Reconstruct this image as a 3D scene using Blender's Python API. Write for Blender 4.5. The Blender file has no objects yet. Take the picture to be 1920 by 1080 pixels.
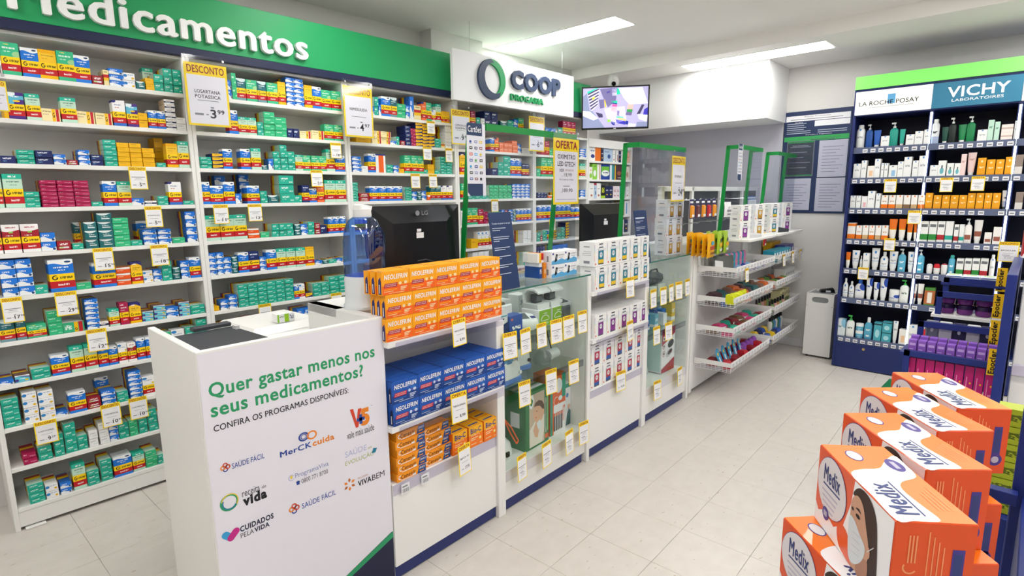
import bpy, math, random
from mathutils import Vector, Matrix
random.seed(7)
S = bpy.context.scene
C = S.collection
PI = math.pi
rad = math.radians

# ---------------------------------------------------------------- camera
cam_d = bpy.data.cameras.new('camera')
cam = bpy.data.objects.new('camera', cam_d)
C.objects.link(cam)
cam_d.sensor_width = 36.0
cam_d.lens = 1045.3 / 1920 * 36.0
cam_d.clip_start = 0.05
_y, _p, _r = rad(43.2065), rad(9.529), rad(-0.6056)
_f = Vector((math.cos(_y) * math.cos(_p), math.sin(_y) * math.cos(_p), -math.sin(_p)))
_rt = Vector((math.sin(_y), -math.cos(_y), 0))
_u = _rt.cross(_f)
_r2 = _rt * math.cos(_r) + _u * math.sin(_r)
_u2 = -_rt * math.sin(_r) + _u * math.cos(_r)
cam.matrix_world = Matrix(((_r2.x, _u2.x, -_f.x, 0), (_r2.y, _u2.y, -_f.y, 0), (_r2.z, _u2.z, -_f.z, 1.515), (0, 0, 0, 1)))
S.camera = cam

# ---------------------------------------------------------------- world, exposure
W = bpy.data.worlds.new('world')
S.world = W
W.use_nodes = True
W.node_tree.nodes['Background'].inputs[0].default_value = (0.9, 0.95, 1.0, 1)
W.node_tree.nodes['Background'].inputs[1].default_value = 0.9
S.view_settings.view_transform = 'Standard'
S.view_settings.look = 'None'
S.view_settings.gamma = 1.0
S.view_settings.use_curve_mapping = False
S.view_settings.exposure = 0.36
try:
    S.cycles.transparent_max_bounces = 32
except Exception:
    pass
LAMP = 15.0            # radiance of the ceiling panels

# ---------------------------------------------------------------- materials
def lin(h):
    h = h.lstrip('#')
    c = [int(h[i:i + 2], 16) / 255 for i in (0, 2, 4)]
    return tuple(((v + 0.055) / 1.055) ** 2.4 if v > 0.04045 else v / 12.92 for v in c) + (1.0,)

MATS = {}
def mat(name, col='#ffffff', rough=0.5, metal=0.0, spec=0.4, emit=0.0, trans=0.0, ior=1.45, coat=0.0):
    if name in MATS:
        return MATS[name]
    m = bpy.data.materials.new(name)
    m.use_nodes = True
    b = m.node_tree.nodes['Principled BSDF']
    b.inputs['Base Color'].default_value = lin(col)
    b.inputs['Roughness'].default_value = rough
    b.inputs['Metallic'].default_value = metal
    b.inputs['Specular IOR Level'].default_value = spec
    b.inputs['IOR'].default_value = ior
    b.inputs['Transmission Weight'].default_value = trans
    b.inputs['Coat Weight'].default_value = coat
    if emit:
        b.inputs['Emission Color'].default_value = lin(col)
        b.inputs['Emission Strength'].default_value = emit
    m.diffuse_color = lin(col)
    MATS[name] = m
    return m

def clear(name, tint='#ffffff', refl=0.06, rough=0.02):
    """thin clear sheet: transparent with a fresnel gloss"""
    if name in MATS:
        return MATS[name]
    m = bpy.data.materials.new(name)
    m.use_nodes = True
    nt = m.node_tree
    nt.nodes.clear()
    o = nt.nodes.new('ShaderNodeOutputMaterial')
    t = nt.nodes.new('ShaderNodeBsdfTransparent')
    g = nt.nodes.new('ShaderNodeBsdfGlossy')
    x = nt.nodes.new('ShaderNodeMixShader')
    geo = nt.nodes.new('ShaderNodeNewGeometry')
    dt = nt.nodes.new('ShaderNodeVectorMath')
    dt.operation = 'DOT_PRODUCT'
    nt.links.new(geo.outputs['Normal'], dt.inputs[0])
    nt.links.new(geo.outputs['Incoming'], dt.inputs[1])
    ab, one, pw, sc = [nt.nodes.new('ShaderNodeMath') for _ in range(4)]
    ab.operation, one.operation, pw.operation, sc.operation = 'ABSOLUTE', 'SUBTRACT', 'POWER', 'MULTIPLY_ADD'
    one.inputs[0].default_value = 1.0
    pw.inputs[1].default_value = 5.0
    sc.inputs[1].default_value = 0.6
    sc.inputs[2].default_value = refl * 0.6
    nt.links.new(dt.outputs['Value'], ab.inputs[0])
    nt.links.new(ab.outputs[0], one.inputs[1])
    nt.links.new(one.outputs[0], pw.inputs[0])
    nt.links.new(pw.outputs[0], sc.inputs[0])
    lw = sc
    t.inputs['Color'].default_value = lin(tint)
    g.inputs['Roughness'].default_value = rough
    nt.links.new(lw.outputs[0], x.inputs[0])
    nt.links.new(t.outputs[0], x.inputs[1])
    nt.links.new(g.outputs[0], x.inputs[2])
    nt.links.new(x.outputs[0], o.inputs[0])
    MATS[name] = m
    return m

class NG:
    """small helper that writes node graphs; x, y, z run 0..1 over the object's box"""
    def __init__(s, name, rough=0.42, spec=0.35):
        s.m = bpy.data.materials.new(name)
        s.m.use_nodes = True
        s.nt = s.m.node_tree
        s.b = s.nt.nodes['Principled BSDF']
        s.b.inputs['Roughness'].default_value = rough
        s.b.inputs['Specular IOR Level'].default_value = spec
        s.tc = s.nt.nodes.new('ShaderNodeTexCoord')
        sp = s.nt.nodes.new('ShaderNodeSeparateXYZ')
        s.nt.links.new(s.tc.outputs['Generated'], sp.inputs[0])
        s.x, s.y, s.z = sp.outputs
        MATS[name] = s.m
    def _in(s, sock, v):
        if isinstance(v, (int, float)):
            sock.default_value = v
        elif isinstance(v, tuple):
            sock.default_value = v
        else:
            s.nt.links.new(v, sock)
    def f(s, op, a, b=0.0, c=0.0):
        n = s.nt.nodes.new('ShaderNodeMath')
        n.operation = op
        s._in(n.inputs[0], a)
        s._in(n.inputs[1], b)
        s._in(n.inputs[2], c)
        return n.outputs[0]
    def mix(s, a, b, k):
        n = s.nt.nodes.new('ShaderNodeMixRGB')
        s._in(n.inputs[0], k)
        s._in(n.inputs[1], a)
        s._in(n.inputs[2], b)
        return n.outputs[0]
    def between(s, v, a, b):
        return s.f('MULTIPLY', s.f('GREATER_THAN', v, a), s.f('LESS_THAN', v, b))
    def rect(s, x0, x1, z0, z1):
        return s.f('MULTIPLY', s.between(s.x, x0, x1), s.between(s.z, z0, z1))
    def noise(s, vx, vy, vz=0.0, scale=1.0, detail=0.0):
        c = s.nt.nodes.new('ShaderNodeCombineXYZ')
        s._in(c.inputs[0], vx)
        s._in(c.inputs[1], vy)
        s._in(c.inputs[2], vz)
        n = s.nt.nodes.new('ShaderNodeTexNoise')
        n.inputs['Scale'].default_value = scale
        n.inputs['Detail'].default_value = detail
        s.nt.links.new(c.outputs[0], n.inputs['Vector'])
        return n.outputs[0]
    def wave(s, a, b, fr, ph):
        return s.f('MULTIPLY_ADD', s.f('SINE', s.f('MULTIPLY_ADD', s.x, fr * 2 * PI, ph)), b, a)
    def ell(s, cx, cz, rx, rz):
        u = s.f('DIVIDE', s.f('SUBTRACT', s.x, cx), rx)
        v = s.f('DIVIDE', s.f('SUBTRACT', s.z, cz), rz)
        return s.f('SQRT', s.f('ADD', s.f('MULTIPLY', u, u), s.f('MULTIPLY', v, v))), u, v
    def ops(s, col, L):
        for o in L:
            k = o[0]
            if k == 'r':
                mk = s.rect(*o[1:5])
            elif k == '>':
                mk = s.f('GREATER_THAN', s.z, s.wave(*o[1:5]))
            elif k == '<':
                mk = s.f('LESS_THAN', s.z, s.wave(*o[1:5]))
            elif k == 't':
                nz = s.noise(s.f('MULTIPLY', s.x, o[6] if len(o) > 6 else 26.0), s.f('MULTIPLY', s.z, 9.0))
                mk = s.f('MULTIPLY', s.rect(*o[1:5]), s.f('GREATER_THAN', nz, 0.44))
            elif k == 'e':
                mk = s.f('LESS_THAN', s.ell(*o[1:5])[0], 1.0)
            elif k == 'G':
                d, u, v = s.ell(*o[1:5])
                ring = s.between(d, 0.58, 1.0)
                gap = s.f('MULTIPLY', s.f('GREATER_THAN', u, 0.15), s.between(v, 0.08, 0.62))
                ring = s.f('MULTIPLY', ring, s.f('SUBTRACT', 1.0, gap))
                bar = s.f('MULTIPLY', s.between(u, 0.05, 0.95), s.between(v, -0.22, 0.08))
                mk = s.f('MAXIMUM', ring, bar)
            c = o[5]
            col = s.mix(col, lin(c), mk)
        return col
    def done(s, col):
        if isinstance(col, tuple):
            s.b.inputs['Base Color'].default_value = col
        else:
            s.nt.links.new(col, s.b.inputs['Base Color'])
        return s.m

YEL, RED = '#ffd50c', '#c41a26'
# standing packs with the yellow G band: main colour, foot colour, extra prints above the band
STAND = {
    'gB': ('#1a76da', '#2480e2', [('>', .86, .035, 1.0, 0.4, '#f4f6f8'), ('e', .78, .925, .13, .03, '#20406e'), ('t', .2, .8, .74, .78, '#e8f0fa'), ('t', .35, .65, .66, .69, '#e8f0fa')]),
    'gT': ('#bfe0cc', '#bfe6d2', [('r', -1, 2, .85, 2, '#25b79b'), ('t', .3, .7, .9, .95, '#f4f6f8'), ('t', .15, .85, .75, .79, '#5d7f75'), ('t', .3, .7, .66, .69, '#86a79c')]),
    'gG': ('#3abd8c', '#3abd8c', [('t', .12, .8, .8, .85, '#eaf7f0'), ('t', .12, .6, .7, .73, '#cdeedd'), ('e', .85, .64, .25, .09, '#9fd39a'), ('t', .2, .5, .92, .95, '#f2d96a')]),
    'gY': ('#f8c62b', '#f6bf00', [('r', -1, 2, .88, 2, '#f2b100'), ('t', .15, .85, .78, .81, '#a98a2a'), ('t', .2, .6, .68, .7, '#c09c2e')]),
    'gD': ('#1f6a78', '#6f9ea6', [('>', .9, .06, .6, 2.4, '#cfe1e3'), ('t', .15, .8, .76, .8, '#e8f0f2'), ('t', .15, .5, .67, .7, '#b9d4d8')]),
    'gR': ('#a31d2e', '#f3f3f3', [('>', .8, .05, .5, 3.6, '#f3efef'), ('t', .2, .8, .88, .92, '#b04a55'), ('r', .38, .62, .7, .76, '#8cc15a'), ('t', .2, .6, .6, .63, '#f3efef')]),
    'gM': ('#b01f4e', '#b01f4e', [('t', .15, .8, .74, .8, '#f3dfe6'), ('t', .15, .6, .64, .67, '#e7b9c8'), ('t', .1, .5, .88, .93, '#f3dfe6')]),
    'gV': ('#f8c42a', '#f6bf00', [('>', .84, .1, .5, 0.3, '#2a2a72'), ('t', .15, .5, .88, .93, '#f3f3f3'), ('t', .15, .85, .72, .76, '#8a7420'), ('t', .15, .6, .64, .67, '#a98f2a')]),
    'gN': ('#1c2d6b', '#1c2d6b', [('t', .15, .85, .82, .88, '#e6ebf7'), ('t', .2, .6, .7, .74, '#9fb2dc')]),
    'gW': ('#f1f2f4', '#2f6fc8', [('e', .1, .97, .2, .07, '#2b2f77'), ('t', .15, .7, .8, .84, '#7c86b4'), ('t', .15, .5, .7, .73, '#d98a6a')]),
    'gU': ('#f2f3f4', '#f2f3f4', [('e', .2, .9, .2, .06, '#2f86d0'), ('t', .15, .8, .78, .82, '#8fa5c2'), ('e', .85, .64, .1, .05, '#d9c21e')]),
    'gP': ('#5fb9d6', '#4b2a86', [('e', .85, .6, .45, .14, '#4b2a86'), ('e', .55, .68, .22, .035, '#f0c020'), ('r', .5, 2, .88, 2, '#4b2a86'), ('e', .2, .95, .32, .1, '#e7f3f7'), ('t', .25, .7, .82, .86, '#f3f8fa')]),
    'gO': ('#f2743a', '#f2743a', [('r', -1, .5, .88, 2, '#26357a'), ('t', .2, .8, .72, .77, '#fbe3d6')]),
}
# lying packs: front ground, prints on the front, colour of the long sides (None: plain)
LIE = {
    'T': ('#22b097', [('t', .14, .62, .56, .74, '#e4f4ef', 20.0), ('t', .14, .4, .36, .44, '#a9dccf'), ('t', .68, .92, .2, .34, '#e4f4ef')], '#bcdcca'),
    'E': ('#34bd84', [('t', .12, .55, .6, .74, '#dff3e8', 20.0), ('t', .62, .9, .24, .34, '#c5ead7')], '#c3e4cf'),
    'B': ('#eef2f6', [('>', .44, .13, 1.0, 0.3, '#1f78de'), ('t', .14, .6, .62, .8, '#dfeaf8', 18.0), ('e', .84, .22, .1, .13, '#23497e')], '#2a6cc4'),
    'D': ('#1c6a70', [('>', .98, .26, .5, 3.4, '#dde9ea'), ('r', .3, .85, .3, .4, '#e8f0f0'), ('t', .3, .75, .5, .62, '#cfe2e2', 18.0)], '#1c6a70'),
    'W': ('#f4f5f7', [('e', .16, .62, .16, .2, '#2f86d0'), ('e', .8, .3, .12, .14, '#e8b91c'), ('t', .3, .9, .68, .78, '#7fa3d4')], '#f0f0ee'),
    'U': ('#f1f2f3', [('t', .14, .7, .6, .72, '#a9b2bd'), ('t', .4, .85, .28, .36, '#bcd8cf')], '#ecebe6'),
    'S': ('#f3f3f4', [('r', -1, 2, .3, .62, '#23294f'), ('t', .14, .6, .4, .54, '#e6e8f2'), ('t', .2, .7, .74, .84, '#a05a5a')], '#e2c9a8'),
    'N': ('#1d2a66', [('t', .14, .72, .56, .76, '#e6ebf7', 18.0), ('t', .14, .4, .26, .36, '#7fc3e6')], '#1d2a66'),
    'Y': ('#f2b90c', [('t', .12, .6, .6, .72, '#b98c10', 20.0)], None),
    'K': ('#ae1450', [('t', .06, .3, .66, .8, '#f0d3df', 18.0), ('t', .5, .95, .26, .44, '#d98aa9', 18.0), ('r', .02, .98, .46, .5, '#c64b7c')], '#a5164a'),
    'R': ('#a01c2c', [('t', .2, .8, .55, .78, '#f6e9ea', 16.0), ('r', .14, .44, .2, .38, '#b7d79a'), ('r', .44, .84, .2, .38, '#dfe6ea')], '#a01c2c'),
    'O': ('#ee5a1c', [('>', .74, .08, .5, 2.6, '#f5f1ee'), ('t', .1, .5, .4, .52, '#f8c9b0')], '#ee7a3c'),
    'C': ('#f6e6b0', [('r', .56, .74, -1, 2, '#f6c21c'), ('r', .77, .93, -1, 2, '#c4202c'), ('t', .08, .5, .72, .82, '#8c8450'), ('t', .08, .4, .5, .58, '#c7a58c'), ('G', .65, .5, .06, .2, '#33301a')], '#f6e6b0'),
    'F': ('#f3e2a8', [('r', -1, 2, .3, .5, '#f6c21c'), ('r', -1, 2, .5, .7, '#c4202c'), ('t', .2, .8, .82, .9, '#8c7f50')], None),
    'H': ('#35b183', [('r', .52, .7, -1, 2, '#f6bf00'), ('r', .73, .92, -1, 2, '#bd1b28'), ('G', .61, .3, .07, .14, '#22210f'), ('t', .08, .4, .3, .75, '#dff3e8', 12.0)], '#e9efe9'),
    'J': ('#f6c01a', [('<', .34, .14, .5, 4.2, '#22296b'), ('t', .15, .7, .62, .78, '#7a6a1c', 18.0)], '#22296b'),
    'L': ('#62c4d8', [('>', .74, .12, .6, 0.6, '#4b2a86'), ('>', .84, .08, .6, 0.2, '#eef6f8'), ('e', .12, .3, .14, .2, '#4b2a86'), ('e', .78, .28, .12, .14, '#e8c01c'), ('t', .3, .7, .46, .56, '#f0f8fa')], '#7a5a58'),
    'Q': ('#f5845a', [('t', .15, .85, .5, .62, '#fbe3d6', 14.0)], None),
    'Z': ('#ef6420', [('r', -1, .3, -1, 2, '#f4f4f4'), ('r', -1, 2, .92, 2, '#23327a'), ('r', .8, 2, -1, .92, '#f4f4f4')], '#f4f4f4'),
}
DESC = {'gB': 'blue and white generic pack', 'gT': 'pale mint generic pack', 'gG': 'green generic pack', 'gY': 'all yellow generic pack',
        'gD': 'petrol blue generic pack', 'gR': 'dark red and white generic pack', 'gM': 'wine red generic pack', 'gV': 'yellow pack with navy corner',
        'gN': 'navy generic pack', 'gW': 'white generic pack with navy corner', 'gU': 'white generic pack', 'gP': 'light blue and purple generic pack',
        'gO': 'orange generic pack', 'T': 'teal carton', 'E': 'emerald green carton', 'B': 'blue and white wave carton', 'D': 'dark petrol carton',
        'W': 'white carton with blue swoosh', 'U': 'plain white carton', 'S': 'white carton with navy stripe', 'N': 'navy carton', 'Y': 'yellow carton',
        'K': 'magenta carton', 'R': 'dark red carton', 'O': 'orange and white carton', 'C': 'cream carton with red stripe', 'F': 'small cream carton',
        'H': 'green carton with sideways bands', 'J': 'yellow carton with navy wave', 'L': 'light blue and purple carton', 'Q': 'salmon carton', 'Z': 'orange and white tall pack'}
NAMES = {'gB': 'blue_pack', 'gT': 'mint_pack', 'gG': 'green_pack', 'gY': 'yellow_pack', 'gD': 'petrol_pack', 'gR': 'red_white_pack', 'gM': 'wine_pack',
         'gV': 'yellow_navy_pack', 'gN': 'navy_pack', 'gW': 'white_navy_pack', 'gU': 'white_pack', 'gP': 'purple_pack', 'gO': 'orange_pack', 'T': 'teal_carton',
         'E': 'emerald_carton', 'B': 'blue_wave_carton', 'D': 'petrol_carton', 'W': 'swoosh_carton', 'U': 'white_carton', 'S': 'striped_carton',
         'N': 'navy_carton', 'Y': 'yellow_carton', 'K': 'magenta_carton', 'R': 'red_carton', 'O': 'orange_carton', 'C': 'cream_carton', 'F': 'small_cream_carton',
         'H': 'banded_carton', 'J': 'yellow_navy_carton', 'L': 'light_blue_carton', 'Q': 'salmon_carton', 'Z': 'tall_orange_pack'}

def carton_mat(code):
    key = 'carton_' + code
    if key in MATS:
        return MATS[key]
    g = NG(key)
    if code in STAND:
        main, foot, ex = STAND[code]
        col = g.ops(lin(main), ex)
        col = g.ops(col, [('r', -1, 2, .33, .56, YEL), ('r', -1, 2, .12, .33, RED), ('r', -1, 2, -1, .12, foot),
                          ('G', .22, .445, .12, .075, '#241f10'), ('t', .4, .92, .4, .47, '#6d5a12'), ('t', .3, .75, .19, .25, '#f1d9da')])
        if code == 'gB':
            col = g.ops(col, [('r', -1, 2, .985, 2, '#dfe4ea')])
    else:
        ground, ex, side = LIE[code]
        col = g.ops(lin(ground), ex)
        if side:
            back = g.mix(lin(side), lin(YEL), g.between(g.y, .5, .7))
            back = g.mix(back, lin('#b3372f'), g.between(g.y, .7, .88))
            if code in 'NSCHZJ':
                back = lin(side)
            col = g.mix(col, back, g.f('GREATER_THAN', g.y, .03))
    return g.done(col)

# ---------------------------------------------------------------- mesh helpers
_TXT = {}
def text_geo(body, bold=0.0, shear=0.0):
    k = (body, bold, shear)
    if k in _TXT:
        return _TXT[k]
    cu = bpy.data.curves.new('txt', 'FONT')
    cu.body = body
    cu.size = 1.0
    faux = bold > 0 and any(ch in body for ch in 'MNW')
    cu.offset = 0.0 if faux else bold
    cu.shear = shear
    cu.resolution_u = 3
    cu.space_character = 1.0 + bold * 3
    o = bpy.data.objects.new('txt', cu)
    C.objects.link(o)
    dg = bpy.context.evaluated_depsgraph_get()
    dg.update()
    me = bpy.data.meshes.new_from_object(o.evaluated_get(dg))
    vs = [tuple(v.co) for v in me.vertices]
    fs = [tuple(p.vertices) for p in me.polygons]
    bpy.data.objects.remove(o)
    bpy.data.curves.remove(cu)
    bpy.data.meshes.remove(me)
    if faux:          # widen by overlaying shifted copies where the curve offset would fold over itself
        V, F = [], []
        for li, (dx, dy) in enumerate(((-1, 0), (1, 0), (0, .6), (0, -.6), (-.5, .5), (.5, -.5))):
            n = len(V)
            V += [(v[0] + dx * bold * .9, v[1] + dy * bold * .9, li * .00006) for v in vs]
            F += [tuple(i + n for i in f) for f in fs]
        vs, fs = V, F
    xs = [v[0] for v in vs]
    ys = [v[1] for v in vs]
    _TXT[k] = (vs, fs, min(xs), max(xs), min(ys), max(ys))
    return _TXT[k]

class MB:
    def __init__(s):
        s.v, s.f, s.m, s.sm = [], [], [], []
    def add(s, vs, fs, m=0, sm=False):
        n = len(s.v)
        s.v.extend(vs)
        for f in fs:
            s.f.append(tuple(i + n for i in f))
            s.m.append(m)
            s.sm.append(sm)
        return s
    def box(s, x0, x1, y0, y1, z0, z1, m=0, b=0.0):
        if b <= 0:
            vs = [(x, y, z) for x in (x0, x1) for y in (y0, y1) for z in (z0, z1)]
            return s.add(vs, [(0, 1, 3, 2), (4, 6, 7, 5), (0, 4, 5, 1), (2, 3, 7, 6), (0, 2, 6, 4), (1, 5, 7, 3)], m)
        b = min(b, abs(x1 - x0) * .45, abs(y1 - y0) * .45, abs(z1 - z0) * .45)
        X, Y, Z = (x0, x1), (y0, y1), (z0, z1)
        vs, ix = [], {}
        for i in (0, 1):
            for j in (0, 1):
                for k in (0, 1):
                    sx, sy, sz = (1 - 2 * i) * b, (1 - 2 * j) * b, (1 - 2 * k) * b
                    for a, p in enumerate(((X[i], Y[j] + sy, Z[k] + sz), (X[i] + sx, Y[j], Z[k] + sz), (X[i] + sx, Y[j] + sy, Z[k]))):
                        ix[i, j, k, a] = len(vs)
                        vs.append(p)
        fs = []
        for i in (0, 1):
            q = [ix[i, j, k, 0] for j, k in ((0, 0), (0, 1), (1, 1), (1, 0))]
            fs.append(q if i == 0 else q[::-1])
            q = [ix[j, i, k, 1] for j, k in ((0, 0), (1, 0), (1, 1), (0, 1))]
            fs.append(q if i == 0 else q[::-1])
            q = [ix[j, k, i, 2] for j, k in ((0, 0), (0, 1), (1, 1), (1, 0))]
            fs.append(q if i == 0 else q[::-1])
        for i in (0, 1):
            for j in (0, 1):
                fs.append([ix[i, j, 0, 0], ix[i, j, 1, 0], ix[i, j, 1, 1], ix[i, j, 0, 1]][::(1 if (i + j) % 2 else -1)])
                fs.append([ix[i, 0, j, 0], ix[i, 1, j, 0], ix[i, 1, j, 2], ix[i, 0, j, 2]][::(-1 if (i + j) % 2 else 1)])
                fs.append([ix[0, i, j, 1], ix[1, i, j, 1], ix[1, i, j, 2], ix[0, i, j, 2]][::(1 if (i + j) % 2 else -1)])
        for i in (0, 1):
            for j in (0, 1):
                for k in (0, 1):
                    t = [ix[i, j, k, a] for a in (0, 1, 2)]
                    fs.append(t if (i + j + k) % 2 else t[::-1])
        return s.add(vs, [tuple(f) for f in fs], m)
    def cyl(s, p0, p1, r0, r1=None, n=16, m=0, sm=True):
        r1 = r0 if r1 is None else r1
        p0, p1 = Vector(p0), Vector(p1)
        d = (p1 - p0).normalized()
        a = d.orthogonal().normalized()
        b = d.cross(a)
        vs = []
        for p, r in ((p0, r0), (p1, r1)):
            for i in range(n):
                t = 2 * PI * i / n
                vs.append(tuple(p + a * (r * math.cos(t)) + b * (r * math.sin(t))))
        s.add(vs, [(i, (i + 1) % n, n + (i + 1) % n, n + i) for i in range(n)], m, sm)
        k = len(s.v) - 2 * n
        s.f.append(tuple(k + i for i in reversed(range(n))))
        s.f.append(tuple(k + n + i for i in range(n)))
        s.m += [m, m]
        s.sm += [False, False]
        return s
    def tube(s, pts, r, n=8, m=0):
        for a, b in zip(pts, pts[1:]):
            s.cyl(a, b, r, n=n, m=m)
        return s
    def lathe(s, prof, cx=0, cy=0, n=20, m=0, sx=1.0, sy=1.0, mats=None):
        k = len(prof)
        vs = []
        for r, z in prof:
            for i in range(n):
                t = 2 * PI * i / n
                vs.append((cx + r * sx * math.cos(t), cy + r * sy * math.sin(t), z))
        base = len(s.v)
        s.v.extend(vs)
        for j in range(k - 1):
            for i in range(n):
                s.f.append((base + j * n + i, base + j * n + (i + 1) % n, base + (j + 1) * n + (i + 1) % n, base + (j + 1) * n + i))
                s.m.append(mats[j] if mats else m)
                s.sm.append(True)
        s.f.append(tuple(base + i for i in reversed(range(n))))
        s.f.append(tuple(base + (k - 1) * n + i for i in range(n)))
        s.m += [mats[0] if mats else m, mats[-1] if mats else m]
        s.sm += [False, False]
        return s
    def loft(s, secs, m=0, sm=True, mats=None):
        """secs: list of equal length rings of points"""
        n = len(secs[0])
        base = len(s.v)
        for r in secs:
            s.v.extend(r)
        for j in range(len(secs) - 1):
            for i in range(n):
                s.f.append((base + j * n + i, base + j * n + (i + 1) % n, base + (j + 1) * n + (i + 1) % n, base + (j + 1) * n + i))
                s.m.append(mats[j] if mats else m)
                s.sm.append(sm)
        s.f.append(tuple(base + i for i in reversed(range(n))))
        s.f.append(tuple(base + (len(secs) - 1) * n + i for i in range(n)))
        s.m += [mats[0] if mats else m, mats[-1] if mats else m]
        s.sm += [False, False]
        return s
    def prism(s, pts, y0, y1, m=0, sm=False):
        """outline in x,z extruded along y"""
        n = len(pts)
        a = sum(pts[i][0] * pts[(i + 1) % n][1] - pts[(i + 1) % n][0] * pts[i][1] for i in range(n))
        if a < 0:
            pts = pts[::-1]
        vs = [(p[0], y0, p[1]) for p in pts] + [(p[0], y1, p[1]) for p in pts]
        s.add(vs, [tuple(range(n)), tuple(reversed(range(n, 2 * n)))], m)
        return s.add(vs, [(i, n + i, n + (i + 1) % n, (i + 1) % n) for i in range(n)], m, sm)
    def flat(s, pts, y, m=0):
        n = len(pts)
        a = sum(pts[i][0] * pts[(i + 1) % n][1] - pts[(i + 1) % n][0] * pts[i][1] for i in range(n))
        if a < 0:
            pts = pts[::-1]
        return s.add([(p[0], y, p[1]) for p in pts], [tuple(range(n))], m)
    def rect(s, x0, x1, z0, z1, y, m=0):
        return s.flat([(x0, z0), (x1, z0), (x1, z1), (x0, z1)], y, m)
    def disc(s, cx, cz, rx, rz, y, m=0, n=20, a0=0, a1=360, rot=0):
        full = a1 - a0 >= 360
        pts = []
        for i in range(n if full else n + 1):
            t = rad(a0 + (a1 - a0) * i / n)
            u, v = rx * math.cos(t), rz * math.sin(t)
            pts.append((cx + u * math.cos(rad(rot)) - v * math.sin(rad(rot)), cz + u * math.sin(rad(rot)) + v * math.cos(rad(rot))))
        return s.flat(pts, y, m)
    def ring(s, cx, cz, r0, r1, y, m=0, a0=0, a1=360, n=24, sx=1.0):
        vs, fs = [], []
        for i in range(n + 1):
            t = rad(a0 + (a1 - a0) * i / n)
            for r in (r0, r1):
                vs.append((cx + r * sx * math.cos(t), y, cz + r * math.sin(t)))
        for i in range(n):
            fs.append((2 * i, 2 * i + 1, 2 * i + 3, 2 * i + 2))
        return s.add(vs, fs, m)
    def text(s, body, x0, x1, z0, z1, y, m=0, bold=0.0, depth=0.0, shear=0.0):
        vs, fs, a, b, c, d = text_geo(body, bold, shear)
        kx, kz = (x1 - x0) / (b - a), (z1 - z0) / (d - c)
        P = [(x0 + (v[0] - a) * kx, y - v[2], z0 + (v[1] - c) * kz) for v in vs]
        s.add(P, fs, m)
        if depth:
            s.add([(p[0], y + depth, p[2]) for p in P], [f[::-1] for f in fs], m)
            cnt = {}
            for f in fs:
                for i in range(len(f)):
                    e = (f[i], f[(i + 1) % len(f)])
                    k = (min(e), max(e))
                    cnt.setdefault(k, []).append(e)
            n = len(P)
            Q = P + [(p[0], y + depth, p[2]) for p in P]
            s.add(Q, [(e[0][1], e[0][0], e[0][0] + n, e[0][1] + n) for e in cnt.values() if len(e) == 1], m)
        return s
    def mesh(s, name, mats):
        me = bpy.data.meshes.new(name)
        me.from_pydata(s.v, [], s.f)
        for m in mats:
            me.materials.append(m)
        me.polygons.foreach_set('material_index', s.m)
        me.polygons.foreach_set('use_smooth', s.sm)
        me.update()
        if any(s.sm):
            try:
                me.set_sharp_from_angle(angle=rad(42))
            except Exception:
                pass
        return me
    def build(s, name, mats, parent=None, loc=(0, 0, 0), rot=(0, 0, 0)):
        if not isinstance(mats, (list, tuple)):
            mats = [mats]
        return link(name, s.mesh(name, mats), parent, loc, rot)

def link(name, me, parent=None, loc=(0, 0, 0), rot=(0, 0, 0), scale=None):
    o = bpy.data.objects.new(name, me)
    C.objects.link(o)
    o.location = loc
    o.rotation_euler = rot
    if scale:
        o.scale = scale
    if parent:
        o.parent = parent
    return o

LABELS = {}
def tag(o, label, cat, group=None):
    o['label'] = label
    o['category'] = cat
    if group:
        o['group'] = group
    LABELS.setdefault(label, []).append(o)
    return o
def thing(name, label, cat, loc=(0, 0, 0), rz=0.0, group=None, rot=None):
    o = link(name, None, None, loc, rot or (0, 0, rz))
    o.empty_display_size = 0.05
    return tag(o, label, cat, group)
def struct(o):
    o['kind'] = 'structure'
    return o
ORD = ['zeroth', 'first', 'second', 'third', 'fourth', 'fifth', 'sixth', 'seventh', 'eighth', 'ninth', 'tenth', 'eleventh', 'twelfth', 'thirteenth',
       'fourteenth', 'fifteenth', 'sixteenth', 'seventeenth', 'eighteenth', 'nineteenth', 'twentieth', 'twenty-first', 'twenty-second', 'twenty-third',
       'twenty-fourth', 'twenty-fifth', 'twenty-sixth', 'twenty-seventh']
def level(k, n):
    if k == 0:
        return 'lowest'
    if k == n - 1:
        return 'topmost'
    return ORD[k + 1] + ' up'

white = mat('white_laminate', '#eeeeec', .38)
white2 = mat('white_paint', '#ecebe8', .6)
navy = mat('navy_laminate', '#25306a', .4)
navyd = mat('navy_deep', '#14193a', .5)
black = mat('black_plastic', '#0d0e10', .35)
dgrey = mat('dark_grey_plastic', '#3c3f45', .45)
grey = mat('grey_plastic', '#9a9da1', .45)
lgrey = mat('light_grey', '#cfd0d2', .5)
steel = mat('steel', '#b9bbbd', .3, metal=1.0)
paper = mat('paper_white', '#eeeef2', .6)
pgrey = mat('print_grey', '#8a8c94', .6)
pdark = mat('print_dark', '#23242c', .6)
tagyel = mat('tag_yellow', '#ffe01c', .5)
tagred = mat('tag_red', '#9c2130', .55)
green = mat('store_green', '#1f9a5c', .45)
egreen = mat('edge_green', '#0c8a3c', .4)
glass = clear('clear_glass', '#fafdfc', .035)
gedge = mat('glass_edge', '#2f6f62', .15, spec=.6)
acryl = clear('clear_acrylic', '#f6f8fb', .05)
plastic = clear('clear_plastic', '#f2f2f7', .05, .08)
lip = clear('price_lip', '#f4f3f9', .09, .15)

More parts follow.
